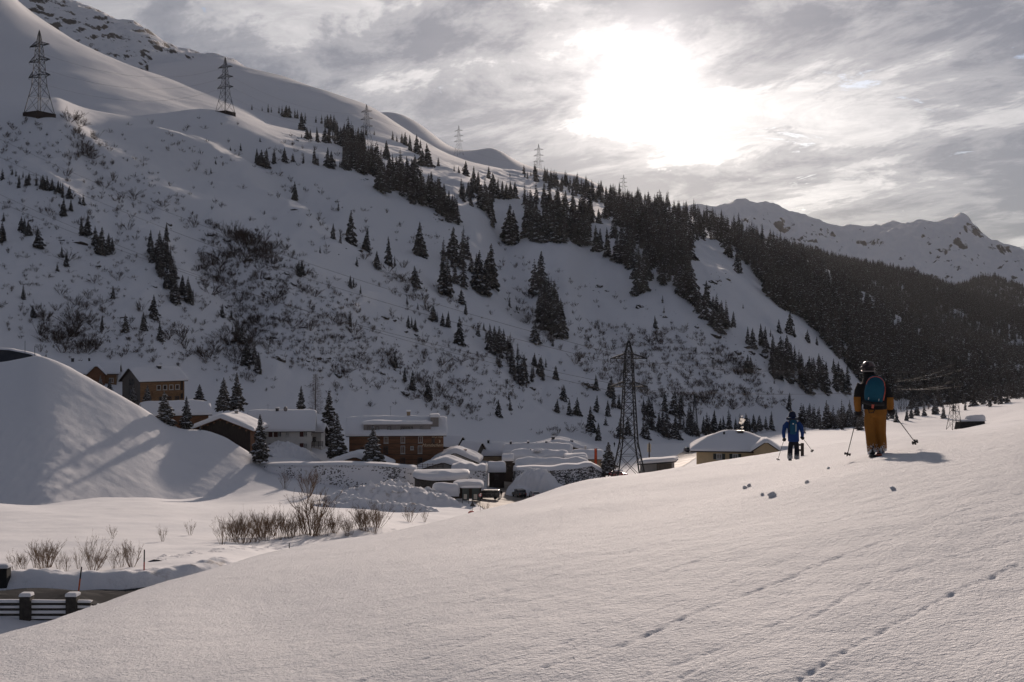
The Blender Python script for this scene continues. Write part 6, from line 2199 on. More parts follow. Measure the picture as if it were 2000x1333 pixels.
# --- smoke above the yellow house
m, g = mat_base('smoke')
tc = g.n('ShaderNodeTexCoord').outputs['Object']
dn = g.ramp(g.noise(tc, 1.6, 4, 0.65), [(0.44, 0.0), (0.6, 1.0)])
pv = g.n('ShaderNodeVolumePrincipled', ins={'Color': (0.95, 0.92, 0.88, 1), 'Density': g.math('MULTIPLY', dn, 2.2), 'Anisotropy': 0.5})
g.n('ShaderNodeOutputMaterial', ins={1: pv.outputs[0]})
yh = bpy.data.objects['yellow_house'].location
sm = MB().tube([(0, 0, 0), (0.1, 0, 0.6), (-0.1, 0, 1.3), (0.2, 0, 2.0), (0.1, 0, 2.6)], [0.22, 0.32, 0.4, 0.5, 0.35], 10).build('chimney_smoke', m)
sm.location = yh + Vector((1.3, -0.8, 7.75))
tag(sm, 'white puff of smoke rising from the yellow house chimney', kind='stuff')


# ------------------------------------------------------------------ near vegetation
def big_spruce(label, px, py, hpx, Y, v, wide=1.0):
    p = P(px, py, Y)
    e = empty('spruce_tree', p, rt.uniform(0, 6.28))
    H = hpx * Y / F
    tag(e, label, 'tree', 'snowy spruces among the houses')
    for nm_, me in zip(('trunk', 'crown', 'branch_snow'), SPR_BIG[v]):
        inst(me, nm_, (0, 0, 0), 0, (H * wide * 1.3, H * wide * 1.3, H * 1.02), e)
    return e


for a in (('broad snowy spruce at the foot of the dam, left of the barn', 321, 842, 76, 262, 2, 1.1), ('slim snowy spruce between the broad one and the dark barn', 364, 837, 62, 264, 1, 1.0),
          ('small snowy spruce in front of the grey gable', 260, 786, 34, 285, 0, 1.0), ('little snowy spruce before the orange boarded house', 288, 782, 30, 285, 0, 1.1),
          ('tiny spruce poking out of the snow by the barn corner', 391, 845, 14, 262, 0, 1.0), ('snowy spruce standing before the right corner of the dark barn', 508, 898, 88, 258, 1, 1.05),
          ('snowy spruce just behind the barn roof, left of two', 437, 800, 62, 300, 2, 0.85), ('taller snowy spruce behind the barn roof, right of two', 463, 800, 72, 302, 1, 1.05),
          ('bushy spruce left behind the low barn roof', 390, 787, 36, 305, 2, 1.1), ('short spruce behind the white house ridge', 588, 800, 46, 318, 1, 0.9),
          ('tall dark spruce right of the white house', 643, 872, 108, 312, 1, 1.05), ('snowy spruce in front of the tall one by the white annex', 659, 892, 84, 280, 0, 0.9),
          ('snow-laden spruce in front of the hotel', 729, 909, 78, 264, 0, 1.15), ('dark spruce right of the orange banner in the village', 1188, 926, 62, 268, 2, 1.0),
          ('small spruce behind the left wooden house', 214, 762, 22, 300, 0, 1.0), ('snowy spruce before the left wooden house', 196, 768, 34, 282, 0, 1.0)):
    big_spruce(*a)

# leafless larch behind the white house
rl = random.Random(5)
e = empty('larch_tree', P(616, 815, 325))
tag(e, 'leafless brown larch rising behind the white house', 'tree')
Hh = 12.6
MB().tube([(0, 0, -1), (0, 0, 4), (0.05, 0, 9), (0.05, 0, Hh)], [0.2, 0.15, 0.08, 0.015], 7).build('trunk', M_BARK, e)
mb = MB()
for k in range(150):
    z = 1.2 + (Hh - 1.4) * (k / 150)
    a = k * 2.4 + rl.random()
    L = (0.35 + 3.1 * (1 - z / Hh) ** 0.8) * rl.uniform(0.75, 1.1)
    d = Vector((math.cos(a), math.sin(a), 0))
    p0 = Vector((0.05, 0, z))
    pts = [p0, p0 + d * L * 0.4 + Vector((0, 0, -0.10 * L)), p0 + d * L * 0.8 + Vector((0, 0, -0.12 * L)), p0 + d * L + Vector((0, 0, 0.02 * L))]
    mb.tube(pts, [0.035, 0.028, 0.02, 0.008], 3)
    for q in range(7):
        b = pts[0].lerp(pts[3], rl.uniform(0.25, 1.0))
        mb.bar(b, b + d * 0.25 + Vector((rl.uniform(-1, 1), rl.uniform(-1, 1), rl.uniform(-0.9, 0.1))) * 0.42, 0.017, 0.008, 3, caps=False)
mb.build('branches', mat('larch_twig', (0.12, 0.075, 0.05), 0.9, 0.2, 3), e)

# shrubs in the valley
NS = [('bushy bare shrub by the near road, leftmost big one', 85, 1118, 72, 82, 0), ('bare shrub right of the leftmost big one by the near road', 180, 1116, 68, 84, 2), ('slim bare shrub at the right of the roadside row', 238, 1108, 44, 88, 1),
      ('low bare shrub at the left end of the roadside row', 30, 1118, 38, 84, 1), ('low twigs between the two big roadside shrubs', 130, 1116, 34, 84, 1),
      ('tallest dark bare bush standing in the valley field', 610, 1046, 105, 142, 0), ('wide bare bush left of the tallest field bush', 480, 1060, 62, 138, 2), ('bare bush at the left end of the field row', 448, 1058, 50, 140, 1),
      ('thin bare bush just left of the tallest field bush', 560, 1052, 58, 140, 1), ('low bare bush right of the tallest field bush', 655, 1042, 44, 146, 1), ('low twiggy bush far right in the field row', 705, 1034, 36, 155, 2),
      ('sparse bush at the edge of the snow heap shadow', 735, 1030, 36, 160, 1), ('thin twigs poking up in the open valley field', 372, 1046, 26, 150, 1), ('low bent twigs on the dark hollow in the field', 318, 1058, 28, 135, 1),
      ('small twigs at the left of the field hollow', 220, 1052, 24, 140, 1), ('bare bush against the retaining wall', 602, 968, 60, 246, 0), ('small bare bush on the snow left of the retaining wall', 556, 955, 36, 248, 1),
      ('low bush before the long ploughed heap', 800, 1020, 34, 180, 2), ('thin twigs along the ploughed path right of centre', 830, 1020, 24, 170, 1), ('sparse twigs left of the broad roadside shrub', 520, 1056, 44, 140, 2),
      ('bare twigs on the crest beside the car park', 948, 1005, 24, 205, 1)]
for k, (lab, px, py, hp, Y, v) in enumerate(NS):
    p = hit(px, py, ['valley_ground', 'snow_dam']) or P(px, py, Y)
    if abs(p.y - Y) > Y * 0.3:
        p = P(px, py, Y)
    H = hp * p.y / F
    o = inst(SHR_NEAR[v], 'bare_shrub', p, k * 1.3, (H * 0.85, H * 0.85, H))
    tag(o, lab, 'shrub')

rk = random.Random(21)
for j in range(26):      # thicket along the stream
    px = 440 + j * 12.2 + rk.uniform(-8, 8)
    py = 1062 - (px - 440) * 0.085 + rk.uniform(-8, 6)
    p = hit(px, py, ['valley_ground', 'snow_dam'])
    H = rk.uniform(26, 58) * p.y / F
    o = inst(SHR_NEAR[rk.randrange(3)], 'bare_shrub', p, rk.uniform(0, 6), (H * 0.9, H * 0.9, H))
    tag(o, '%s bare stem cluster from left in the thicket beyond the ploughed path' % ordinal(j), 'shrub', 'thicket along the stream in the valley')
for j in range(9):
    px = 40 + j * 27 + rk.uniform(-8, 8)
    p = hit(px, 1112 + rk.uniform(-6, 3), ['valley_ground'])
    H = rk.uniform(26, 60) * p.y / F
    o = inst(SHR_NEAR[rk.randrange(3)], 'bare_shrub', p, rk.uniform(0, 6), (H * 0.8, H * 0.8, H))
    tag(o, '%s thin bare shrub from left behind the roadside snow bank' % ordinal(j), 'shrub', 'thin shrubs behind the roadside bank')
RF = [(1738, 806, 18), (1762, 804, 16), (1812, 800, 16), (1850, 795, 14), (1878, 786, 18), (1912, 782, 16), (1940, 784, 14), (1975, 778, 16)]
for k, (px, py, hp) in enumerate(RF):
    p = hit(px, py, ['valley_ground'])
    if p is None:
        continue
    H = hp * p.y / F
    o = inst(SHR[k % 5], 'bare_shrub', p, k, H)
    tag(o, '%s leafless shrub from the left along the rim of the right snowfield' % ORD[k], 'shrub', 'shrubs along the rim of the right snowfield')

# lumps of snow that rolled down the near slope
def lump(seed):
    rn = np.random.RandomState(seed)
    bm = bmesh.new()
    bmesh.ops.create_icosphere(bm, subdivisions=3, radius=1.0)
    V = np.array([v.co[:] for v in bm.verts])
    d = 1 + 0.55 * fbm(V[:, 0] * 1.2 + seed * 3.1 + V[:, 2], V[:, 1] * 1.2 - V[:, 2], 4, 0.6)
    for v, w in zip(bm.verts, V * d[:, None] * np.array([1, 0.8, 0.8])):
        v.co = w
    me = bpy.data.meshes.new('snow_lump')
    bm.to_mesh(me)
    bm.free()
    me.materials.append(M_SNOW_NEAR)
    me.polygons.foreach_set('use_smooth', [True] * len(me.polygons))
    return me


for k, (px, py, r, lab) in enumerate([(1455, 955, 4.5, 'left one in the close pair of snow lumps below the smaller skier'), (1463, 951, 4.5, 'right one in the close pair of snow lumps below the smaller skier'),
                                      (1489, 968, 4.0, 'small snow lump just left of the largest one'), (1508, 971, 8.0, 'largest snow lump in the middle of the near slope'),
                                      (1576, 944, 4.5, 'lone snow lump between the two skiers and the viewer'), (1618, 916, 3.0, 'tiny snow lump between the tracks of the skiers'),
                                      (1744, 957, 5.0, 'snow lump below the larger skier'), (1975, 829, 9.5, 'snow lump near the right edge beyond the slope')]):
    p = hit(px, py, ['snow_slope'])
    if p is None:
        continue
    s_ = r * p.y / F
    o = inst(lump(k), 'snow_lump', p + Vector((0, 0, s_ * 0.45)), k, s_)
    tag(o, lab, 'snow lump')
# ------------------------------------------------------------------ people
def cloth_mat(name, fn, rough=0.8):
    m, g = mat_base(name)
    tc = g.n('ShaderNodeTexCoord').outputs['Object']
    c = fn(g, tc)
    nz = g.noise(tc, 9.0, 4, 0.6)
    c = g.mix(g.math('MULTIPLY', nz, 0.35), c, (0.01, 0.01, 0.01))
    bn = g.n('ShaderNodeBump', ins={'Strength': 0.55, 'Distance': 0.03, 'Height': g.noise(tc, 13.0, 3, 0.6)})
    b = g.n('ShaderNodeBsdfPrincipled', ins={'Base Color': c, 'Roughness': rough, 'Specular IOR Level': 0.2})
    g.t.links.new(bn.outputs[0], b.inputs['Normal'])
    g.n('ShaderNodeOutputMaterial', ins={0: b.outputs[0]})
    return m


def plain(col):
    return lambda g, tc: g.mix(0.0, col, col)


def split_z(col_hi, col_lo, z, soft=0.01, snow=None):
    def f(g, tc):
        s = g.n('ShaderNodeSeparateXYZ', ins={0: tc})
        k = g.n('ShaderNodeMapRange', ins={0: s.outputs[2], 1: z - soft, 2: z + soft}).outputs[0]
        c = g.mix(k, col_lo, col_hi)
        if snow:   # powder stuck to the legs
            nz = g.noise(tc, 30.0, 4, 0.7)
            t = g.n('ShaderNodeMapRange', ins={0: s.outputs[2], 1: snow, 2: 0.0}).outputs[0]
            c = g.mix(g.math('GREATER_THAN', g.math('ADD', nz, g.math('MULTIPLY', t, 0.42)), 0.80), c, (0.75, 0.75, 0.76))
        return c
    return f


def loft(chains, voxel, name, m, parent, smooth=6):
    """chains of (point, rx, ry) merged into one continuous surface"""
    bm = bmesh.new()
    for ch in chains:
        n = 14
        rings = []
        for i, (p, rx, ry) in enumerate(ch):
            p = Vector(p)
            d = Vector(ch[min(i + 1, len(ch) - 1)][0]) - Vector(ch[max(i - 1, 0)][0])
            d.normalize()
            ax = Vector((1, 0, 0))
            if abs(d.x) > 0.85:
                ax = Vector((0, 0, 1))
            sx = (ax - d * ax.dot(d)).normalized()
            sy = d.cross(sx)
            rings.append([bm.verts.new(p + sx * math.cos(2 * math.pi * k / n) * rx + sy * math.sin(2 * math.pi * k / n) * ry) for k in range(n)])
        for a, b in zip(rings, rings[1:]):
            for k in range(n):
                bm.faces.new((a[k], a[(k + 1) % n], b[(k + 1) % n], b[k]))
        bm.faces.new(list(reversed(rings[0])))
        bm.faces.new(rings[-1])
    bmesh.ops.recalc_face_normals(bm, faces=bm.faces[:])
    me = bpy.data.meshes.new(name)
    bm.to_mesh(me)
    bm.free()
    o = bpy.data.objects.new(name, me)
    COL.objects.link(o)
    rm = o.modifiers.new('r', 'REMESH')
    rm.mode = 'VOXEL'
    rm.voxel_size = voxel
    sm_ = o.modifiers.new('s', 'SMOOTH')
    sm_.iterations = smooth
    dg = bpy.context.evaluated_depsgraph_get()
    me2 = bpy.data.meshes.new_from_object(o.evaluated_get(dg))
    bpy.data.objects.remove(o)
    me2.name = name
    me2.materials.clear()
    me2.materials.append(m)
    me2.polygons.foreach_set('use_smooth', [True] * len(me2.polygons))
    me2.polygons.foreach_set('material_index', [0] * len(me2.polygons))
    o = bpy.data.objects.new(name, me2)
    COL.objects.link(o)
    o.parent = parent
    return o


def glove(parent, c, d, m, name='glove', s=1.0):
    """closed mitten-like glove with four curled fingers and thumb round a pole"""
    c, d = Vector(c), Vector(d).normalized()      # d: direction of the pole
    out = Vector((0, -1, 0))
    sd = d.cross(out).normalized()
    ch = []
    ch.append([(c - d * 0.05 * s + sd * 0.0, 0.045 * s, 0.036 * s), (c, 0.05 * s, 0.04 * s), (c + d * 0.045 * s, 0.045 * s, 0.036 * s)])
    for k in range(4):
        b = c + d * (-0.036 + 0.024 * k) * s
        r = (0.013 if k in (1, 2) else 0.0115) * s
        l = (0.9, 1.05, 1.0, 0.8)[k]
        ch.append([(b + sd * 0.03 * s, r, r), (b + sd * 0.05 * s - out * 0.03 * s * l, r, r), (b + sd * 0.02 * s - out * 0.06 * s * l, r, r), (b - sd * 0.02 * s - out * 0.055 * s * l, r * 0.8, r * 0.8)])
    ch.append([(c + d * 0.035 * s - sd * 0.03 * s, 0.014 * s, 0.014 * s), (c + d * 0.06 * s - sd * 0.035 * s - out * 0.02 * s, 0.014 * s, 0.014 * s), (c + d * 0.07 * s - out * 0.045 * s, 0.011 * s, 0.011 * s)])
    return loft(ch, 0.008, name, m, parent, 2)


def ski_pole(label, a, b, group, r=0.008, grip=True):
    """grip at a, tip at b (world)"""
    a, b = Vector(a), Vector(b)
    d = (b - a).normalized()
    root = empty('ski_pole', b)
    tag(root, label, 'ski pole', group)
    up = a - b
    MB().tube([up * 0.02, up * 0.98], [r * 0.8, r], 8).build('shaft', M_BLACK, root)
    MB().tube([up * 0.94, up * 1.02, up * 1.05], [0.018, 0.017, 0.013], 8).build('grip', M_RUBBER, root)
    # basket: ring of small petals
    mb = MB()
    q = (-d).to_track_quat('Z', 'Y')
    c = up * 0.06
    mb.tube([c - d * 0.012, c + d * 0.012], 0.02, 8)
    for k in range(6):
        an = k * math.pi / 3
        e1 = q @ Vector((math.cos(an), math.sin(an), 0))
        mb.bar(c + e1 * 0.015, c + e1 * 0.062, 0.008, 0.02, 6)
    mb.build('basket', M_BLACK, root)
    MB().tube([Vector((0, 0, 0)), up * 0.025], [0.003, 0.006], 6).build('tip', M_STEEL, root)
    return root


def ski(label, c, yaw, L, m, group, pitch=0.0, w=0.11):
    root = empty('ski', c, yaw)
    root.rotation_euler = (pitch, 0, yaw)
    tag(root, label, 'ski', group)
    n = 22
    vs, fs = [], []
    for i in range(n):
        t = i / (n - 1)
        y = -L * 0.47 + L * t
        hw_ = w / 2 * (0.78 + 0.55 * (2 * t - 1) ** 2) * (1.0 if t < 0.93 else max(0.12, (1 - t) / 0.07)) * (1.0 if t > 0.03 else 0.75)
        z = 0.16 * max(0, (t - 0.86) / 0.14) ** 2 + 0.03 * max(0, (0.05 - t) / 0.05)
        for sx, dz in ((-1, 0), (1, 0), (1, 0.014), (-1, 0.014)):
            vs.append((sx * hw_, y, z + dz))
    for i in range(n - 1):
        for k in range(4):
            fs.append((i * 4 + k, i * 4 + (k + 1) % 4, (i + 1) * 4 + (k + 1) % 4, (i + 1) * 4 + k))
    fs.append((3, 2, 1, 0))
    fs.append(tuple((n - 1) * 4 + k for k in range(4)))
    mesh_obj('ski_blade', vs, fs, m, root)
    b = MB().box((0, 0.10, 0.04), (0.075, 0.14, 0.05)).box((0, -0.17, 0.045), (0.075, 0.12, 0.06))
    b.build('binding', M_BLACK, root)
    return root


def person(px, py, sheetn, scale_h, label):
    p = hit(px, py, [sheetn])
    root = empty('person', p)
    tag(root, label, 'person', 'ski tourers on the near slope')
    root.rotation_euler[2] = -math.atan2(p.x, p.y)      # facing away from the viewer
    return root, p.y / F


M_SKIN = mat('skin', (0.42, 0.26, 0.19), 0.6, 0.1, 5)
M_GLOVE = mat('glove_black', (0.018, 0.018, 0.02), 0.7, 0.2, 9)


def backpack(label, c, w, h, d, roll, m_main, m_trim, lean, group, detail=True):
    root = empty('backpack', c)
    root.rotation_euler = (lean, roll, RZ.to_euler().z)
    tag(root, label, 'backpack', group)
    # rounded sack: super-ellipse sections
    nz, na = 22, 28
    vs, fs = [], []
    for i in range(nz):
        t = i / (nz - 1)
        z = (t - 0.5) * h
        e = max(0.02, 1 - abs(2 * t - 1) ** 3.2) ** 0.5
        wt = w * (0.9 + 0.1 * math.sin(math.pi * t)) * (0.88 + 0.12 * (1 - t)) * (0.45 + 0.55 * e)
        dt = d * (0.45 + 0.55 * e) * (0.8 + 0.35 * math.sin(math.pi * min(1, 1.15 * (1 - t))))
        for k in range(na):
            a = 2 * math.pi * k / na
            ca, sa = math.cos(a), math.sin(a)
            x = math.copysign(abs(ca) ** 0.62, ca) * wt / 2
            y = math.copysign(abs(sa) ** 0.7, sa) * dt / 2
            vs.append((x, y, z))
    for i in range(nz - 1):
        for k in range(na):
            fs.append((i * na + k, i * na + (k + 1) % na, (i + 1) * na + (k + 1) % na, (i + 1) * na + k))
    fs.append(tuple(reversed(range(na))))
    fs.append(tuple((nz - 1) * na + k for k in range(na)))
    sack = mesh_obj('sack', vs, fs, m_main, root, True)
    if detail:
        arc = []
        for k in range(21):
            a = math.pi * (1 - k / 20)
            arc.append((w * 0.43 * math.cos(a), -d * 0.40, h * 0.16 + h * 0.31 * math.sin(a)))
        MB().tube(arc, 0.007, 6).build('zip_piping', m_trim, sack, True)
        MB().tube([(w * 0.46, -d * 0.33, h * 0.16), (w * 0.475, -d * 0.36, -h * 0.05), (w * 0.45, -d * 0.33, -h * 0.32)], 0.011, 6).build('side_piping', m_trim, sack, True)
        MB().box((-w * 0.08, -d * 0.535, h * 0.12), (0.075, 0.008, 0.014)).build('logo_bar', M_SIGNW, sack)
        for sx in (-1, 1):
            MB().box((sx * w * 0.24, -d * 0.52, -h * 0.33), (0.012, 0.016, 0.045)).build('loop', M_SIGNW, sack)
        MB().box((w * 0.24, -d * 0.50, h * 0.1), (0.01, 0.014, 0.05)).build('loop', M_SIGNW, sack)
        MB().tube([(-w * 0.5, -d * 0.3, -h * 0.45), (0, -d * 0.52, -h * 0.50), (w * 0.5, -d * 0.3, -h * 0.45)], [0.035, 0.04, 0.035], 8).build('hip_belt', M_GLOVE, root, True)
        MB().box((0.0, -d * 0.60, -h * 0.58), (0.045, 0.025, 0.075)).build('tag_strap', m_trim, root)
    else:
        MB().box((0.0, -d * 0.53, h * 0.2), (0.05, 0.01, 0.08)).build('emblem', M_SIGNW, sack)
        MB().tube([(w * 0.33, -d * 0.47, h * 0.2), (w * 0.35, -d * 0.49, -h * 0.3)], 0.012, 6).build('side_strap', M_SIGNW, sack)
        MB().tube([(-w * 0.46, -d * 0.2, h * 0.3), (-w * 0.47, -d * 0.25, -h * 0.4)], 0.03, 6).build('edge_panel', M_GLOVE, sack)
    for sx in (-1, 1):
        MB().tube([(sx * w * 0.3, d * 0.3, h * 0.42), (sx * w * 0.36, d * 0.75, h * 0.44), (sx * w * 0.40, d * 1.25, h * 0.2), (sx * w * 0.42, d * 0.8, -h * 0.2)], 0.022, 6).build('shoulder_strap', M_GLOVE, root, True)
    return root


# --- larger skier: black and ochre jacket, ochre trousers
root, s = person(1708, 889, 'snow_slope', 1.84, 'skier in black jacket and ochre trousers with a teal backpack, seen from behind')
O = root.location
RZ = Matrix.Rotation(root.rotation_euler[2], 3, 'Z')


def q(px, py, y=0.0):
    return Vector(((px - 1708) * s, y, (889 - py) * s))


def qw(px, py, y=0.0):
    return O + RZ @ q(px, py, y)


OCH = (0.30, 0.125, 0.022)
BLK = (0.014, 0.013, 0.014)
body = [
    [(q(1711, 800, 0.02), 0.15, 0.11), (q(1708, 784, 0.02), 0.13, 0.10), (q(1704, 766, 0.03), 0.15, 0.11), (q(1701, 750, 0.06), 0.16, 0.10), (q(1698, 740, 0.08), 0.08, 0.07), (q(1697, 731, 0.11), 0.055, 0.055), (q(1697, 724, 0.14), 0.065, 0.08), (q(1697, 717, 0.15), 0.075, 0.09), (q(1697, 711.5, 0.14), 0.04, 0.05)],
    [(q(1690, 748, 0.06), 0.05, 0.05), (q(1680, 752, 0.05), 0.05, 0.05), (q(1676, 777, 0.05), 0.04, 0.04), (q(1678, 806, 0.12), 0.028, 0.028)],
    [(q(1712, 748, 0.06), 0.05, 0.05), (q(1727, 752, 0.05), 0.05, 0.05), (q(1737, 776, 0.05), 0.04, 0.04), (q(1738, 802, 0.12), 0.028, 0.028)],
    [(q(1705, 800, 0.02), 0.085, 0.09), (q(1700, 822, 0.03), 0.07, 0.075), (q(1701, 847, 0.03), 0.05, 0.055), (q(1703, 866, 0.0), 0.05, 0.055), (q(1703, 884, 0.0), 0.04, 0.06)],
    [(q(1717, 800, 0.02), 0.085, 0.09), (q(1718, 822, 0.05), 0.07, 0.075), (q(1719, 847, 0.09), 0.05, 0.055), (q(1720, 866, 0.06), 0.05, 0.055), (q(1720, 884, 0.06), 0.04, 0.06)]]
loft(body, 0.016, 'body', M_SKIN, root, 4)
jk = [
    [(q(1709, 800, 0.02), 0.225, 0.17), (q(1709, 790, 0.02), 0.225, 0.165), (q(1706, 774, 0.03), 0.225, 0.16), (q(1704, 758, 0.05), 0.25, 0.16), (q(1703, 749, 0.07), 0.245, 0.14), (q(1701, 743, 0.08), 0.19, 0.12), (q(1698, 737, 0.10), 0.12, 0.105), (q(1697, 730, 0.12), 0.11, 0.10), (q(1697, 726, 0.12), 0.10, 0.10)],
    [(q(1692, 750, 0.06), 0.10, 0.10), (q(1684, 754, 0.05), 0.105, 0.10), (q(1679.5, 766, 0.05), 0.10, 0.10), (q(1677, 780, 0.05), 0.088, 0.09), (q(1677, 792, 0.08), 0.08, 0.082), (q(1677.5, 804, 0.11), 0.066, 0.068)],
    [(q(1714, 750, 0.06), 0.10, 0.10), (q(1723, 754, 0.05), 0.105, 0.10), (q(1730, 766, 0.05), 0.10, 0.10), (q(1735, 779, 0.05), 0.09, 0.09), (q(1736.5, 790, 0.08), 0.08, 0.082), (q(1737.5, 800, 0.11), 0.066, 0.068)]]
zc = (889 - 776) * s


def jacket_col(g, tc):
    sp = g.n('ShaderNodeSeparateXYZ', ins={0: tc})
    # black body; ochre forearms and side panel
    lo = g.math('LESS_THAN', sp.outputs[2], zc)
    outer = g.math('GREATER_THAN', g.math('ABSOLUTE', g.math('SUBTRACT', sp.outputs[0], -0.015)), 0.245)
    fore = g.math('MULTIPLY', lo, outer)
    side = g.math('MULTIPLY', g.math('LESS_THAN', sp.outputs[0], -0.13), g.math('GREATER_THAN', sp.outputs[0], -0.175))
    side = g.math('MULTIPLY', side, g.math('LESS_THAN', sp.outputs[2], (889 - 755) * s))
    side = g.math('MULTIPLY', side, g.math('GREATER_THAN', sp.outputs[2], (889 - 782) * s))
    s2 = g.math('MULTIPLY', g.math('GREATER_THAN', sp.outputs[0], 0.13), g.math('LESS_THAN', sp.outputs[0], 0.20))
    s2 = g.math('MULTIPLY', s2, g.math('GREATER_THAN', sp.outputs[2], (889 - 770) * s))
    return g.mix(g.math('MAXIMUM', g.math('MAXIMUM', fore, side), s2), BLK, OCH)


loft(jk, 0.014, 'jacket', cloth_mat('jacket_two_tone', jacket_col), root, 4)
MB().tube([q(1690, 735, 0.07), q(1697, 737, 0.0), q(1704, 735, 0.07)], [0.045, 0.055, 0.045], 10).build('hood', cloth_mat('hood_black', plain(BLK)), root, True)
tr = [
    [(q(1710, 786, 0.02), 0.185, 0.14), (q(1710, 798, 0.02), 0.215, 0.155), (q(1710, 808, 0.02), 0.215, 0.155), (q(1710, 814, 0.02), 0.17, 0.13)],
    [(q(1701.5, 806, 0.02), 0.115, 0.135), (q(1699, 822, 0.02), 0.112, 0.12), (q(1699.5, 836, 0.03), 0.104, 0.108), (q(1700.5, 848, 0.03), 0.098, 0.10), (q(1702, 862, 0.0), 0.10, 0.108), (q(1703, 874, -0.02), 0.098, 0.11), (q(1704, 884, -0.02), 0.10, 0.115)],
    [(q(1718.5, 806, 0.02), 0.115, 0.135), (q(1719, 822, 0.05), 0.112, 0.12), (q(1719.5, 836, 0.08), 0.104, 0.108), (q(1720, 848, 0.09), 0.098, 0.10), (q(1721, 862, 0.07), 0.10, 0.108), (q(1721.5, 873, 0.05), 0.098, 0.108), (q(1721, 881, 0.05), 0.10, 0.115)]]
loft(tr, 0.014, 'trousers', cloth_mat('trousers_ochre', split_z(OCH, tuple(c * 0.92 for c in OCH), 0.2, 0.05, 0.42)), root, 3)
for (x, y) in ((1704, -0.02), (1721, 0.05)):
    c = q(x, 886, y)
    loft([[(c + Vector((0, -0.08, 0.02)), 0.055, 0.05), (c + Vector((0, 0.05, 0.02)), 0.055, 0.05), (c + Vector((0, 0.2, 0.0)), 0.045, 0.035)], [(c + Vector((0, -0.05, 0.0)), 0.06, 0.07), (c + Vector((0, -0.03, 0.16)), 0.062, 0.075)]], 0.014, 'ski_boot', mat('boot', (0.03, 0.03, 0.035), 0.5, 0.3, 9, dirt=((0.7, 0.7, 0.72), 14)), root, 2)
# helmet: shell, rim, goggle strap
hc = q(1696.5, 719, 0.13)
mb = MB()
prof = [(0.128, -0.07), (0.138, -0.02), (0.136, 0.03), (0.118, 0.08), (0.08, 0.115), (0.03, 0.13)]
mb.lathe(prof, 22)
mb.v = [(x * 0.93, y * 1.12, z) for x, y, z in mb.v]


def helmet_col(g, tc):
    nz = g.ramp(g.noise(tc, 11.0, 3, 0.6), [(0.48, 0), (0.56, 1)])
    return g.mix(nz, (0.03, 0.024, 0.024), (0.16, 0.115, 0.11))


hm = mb.build('helmet', cloth_mat('helmet_shell', helmet_col, 0.3), root, True)
hm.location = hc
MB().tube([(0.132 * math.cos(a) * 0.95, 0.15 * math.sin(a), 0.012) for a in np.linspace(math.pi * 1.02, math.pi * 1.98, 14)], 0.017, 6).build('goggle_strap', M_BLACK, hm, True)
MB().tube([(0.134 * math.cos(a) * 0.93, 0.15 * math.sin(a), -0.066) for a in np.linspace(0, 2 * math.pi, 25)], 0.013, 6).build('rim', mat('helmet_rim', (0.3, 0.26, 0.25), 0.5, 0.2, 6), hm, True)
MB().box((0, -0.152, 0.012), (0.05, 0.02, 0.03)).build('strap_clip', M_STEEL, hm)
pd1 = (q(1657, 890, -0.25) - q(1677, 811, 0.12))
pd2 = (q(1783, 860, -0.5) - q(1740, 806, 0.12))
glove(root, q(1677.5, 809, 0.12), -pd1, M_GLOVE, s=1.35)
glove(root, q(1738.5, 804, 0.12), -pd2, M_GLOVE, s=1.35)
G1 = 'poles and skis of the two skiers'
ski_pole('ski pole planted at the left of the larger skier', qw(1676.5, 808, 0.12) - RZ @ pd1.normalized() * 0.08, qw(1656.5, 892, -0.25), G1, 0.009)
ski_pole('ski pole trailing to the right of the larger skier', qw(1739, 802, 0.12) - RZ @ pd2.normalized() * 0.08, qw(1784, 862, -0.5), G1, 0.009)
M_SKI_A = mat('ski_coral', (0.55, 0.16, 0.10), 0.4, 0.2, 6, dirt=((0.75, 0.75, 0.76), 6.0))
M_SKI_D = mat('ski_dark', (0.04, 0.045, 0.05), 0.4, 0.2, 6, dirt=((0.75, 0.75, 0.76), 6.0))
ski('coral ski under the right boot of the larger skier', qw(1716, 887.5, 0.05) - Vector((0, 0, 0.05)), R(-18), 1.75, M_SKI_A, G1, R(-6))
ski('dark ski under the left boot of the larger skier', qw(1702, 888.5, 0.0) - Vector((0, 0, 0.05)), R(-16), 1.75, M_SKI_D, G1, R(-6))
M_TEAL = cloth_mat('pack_teal', plain((0.012, 0.10, 0.16)), 0.7)
M_CORAL = mat('coral_trim', (0.62, 0.13, 0.09), 0.6, 0.1, 4)
backpack('teal backpack with coral piping worn by the larger skier', qw(1708.5, 762, -0.17), 0.40, 0.555, 0.25, R(7), M_TEAL, M_CORAL, R(-6), 'backpacks of the two skiers')
MB().tube([q(1697, 798, -0.12), q(1698, 806, -0.17), q(1706, 805, -0.19), q(1709, 797, -0.17)], 0.009, 6).build('pole_strap', M_GLOVE, root, True)

# --- smaller skier: blue jacket, dark trousers
root, s = person(1549, 899, 'snow_slope', 1.72, 'smaller skier in blue jacket and dark trousers farther down the slope, seen from behind')
O = root.location
RZ = Matrix.Rotation(root.rotation_euler[2], 3, 'Z')


def q(px, py, y=0.0):
    return Vector(((px - 1549) * s, y, (899 - py) * s))


def qw(px, py, y=0.0):
    return O + RZ @ q(px, py, y)


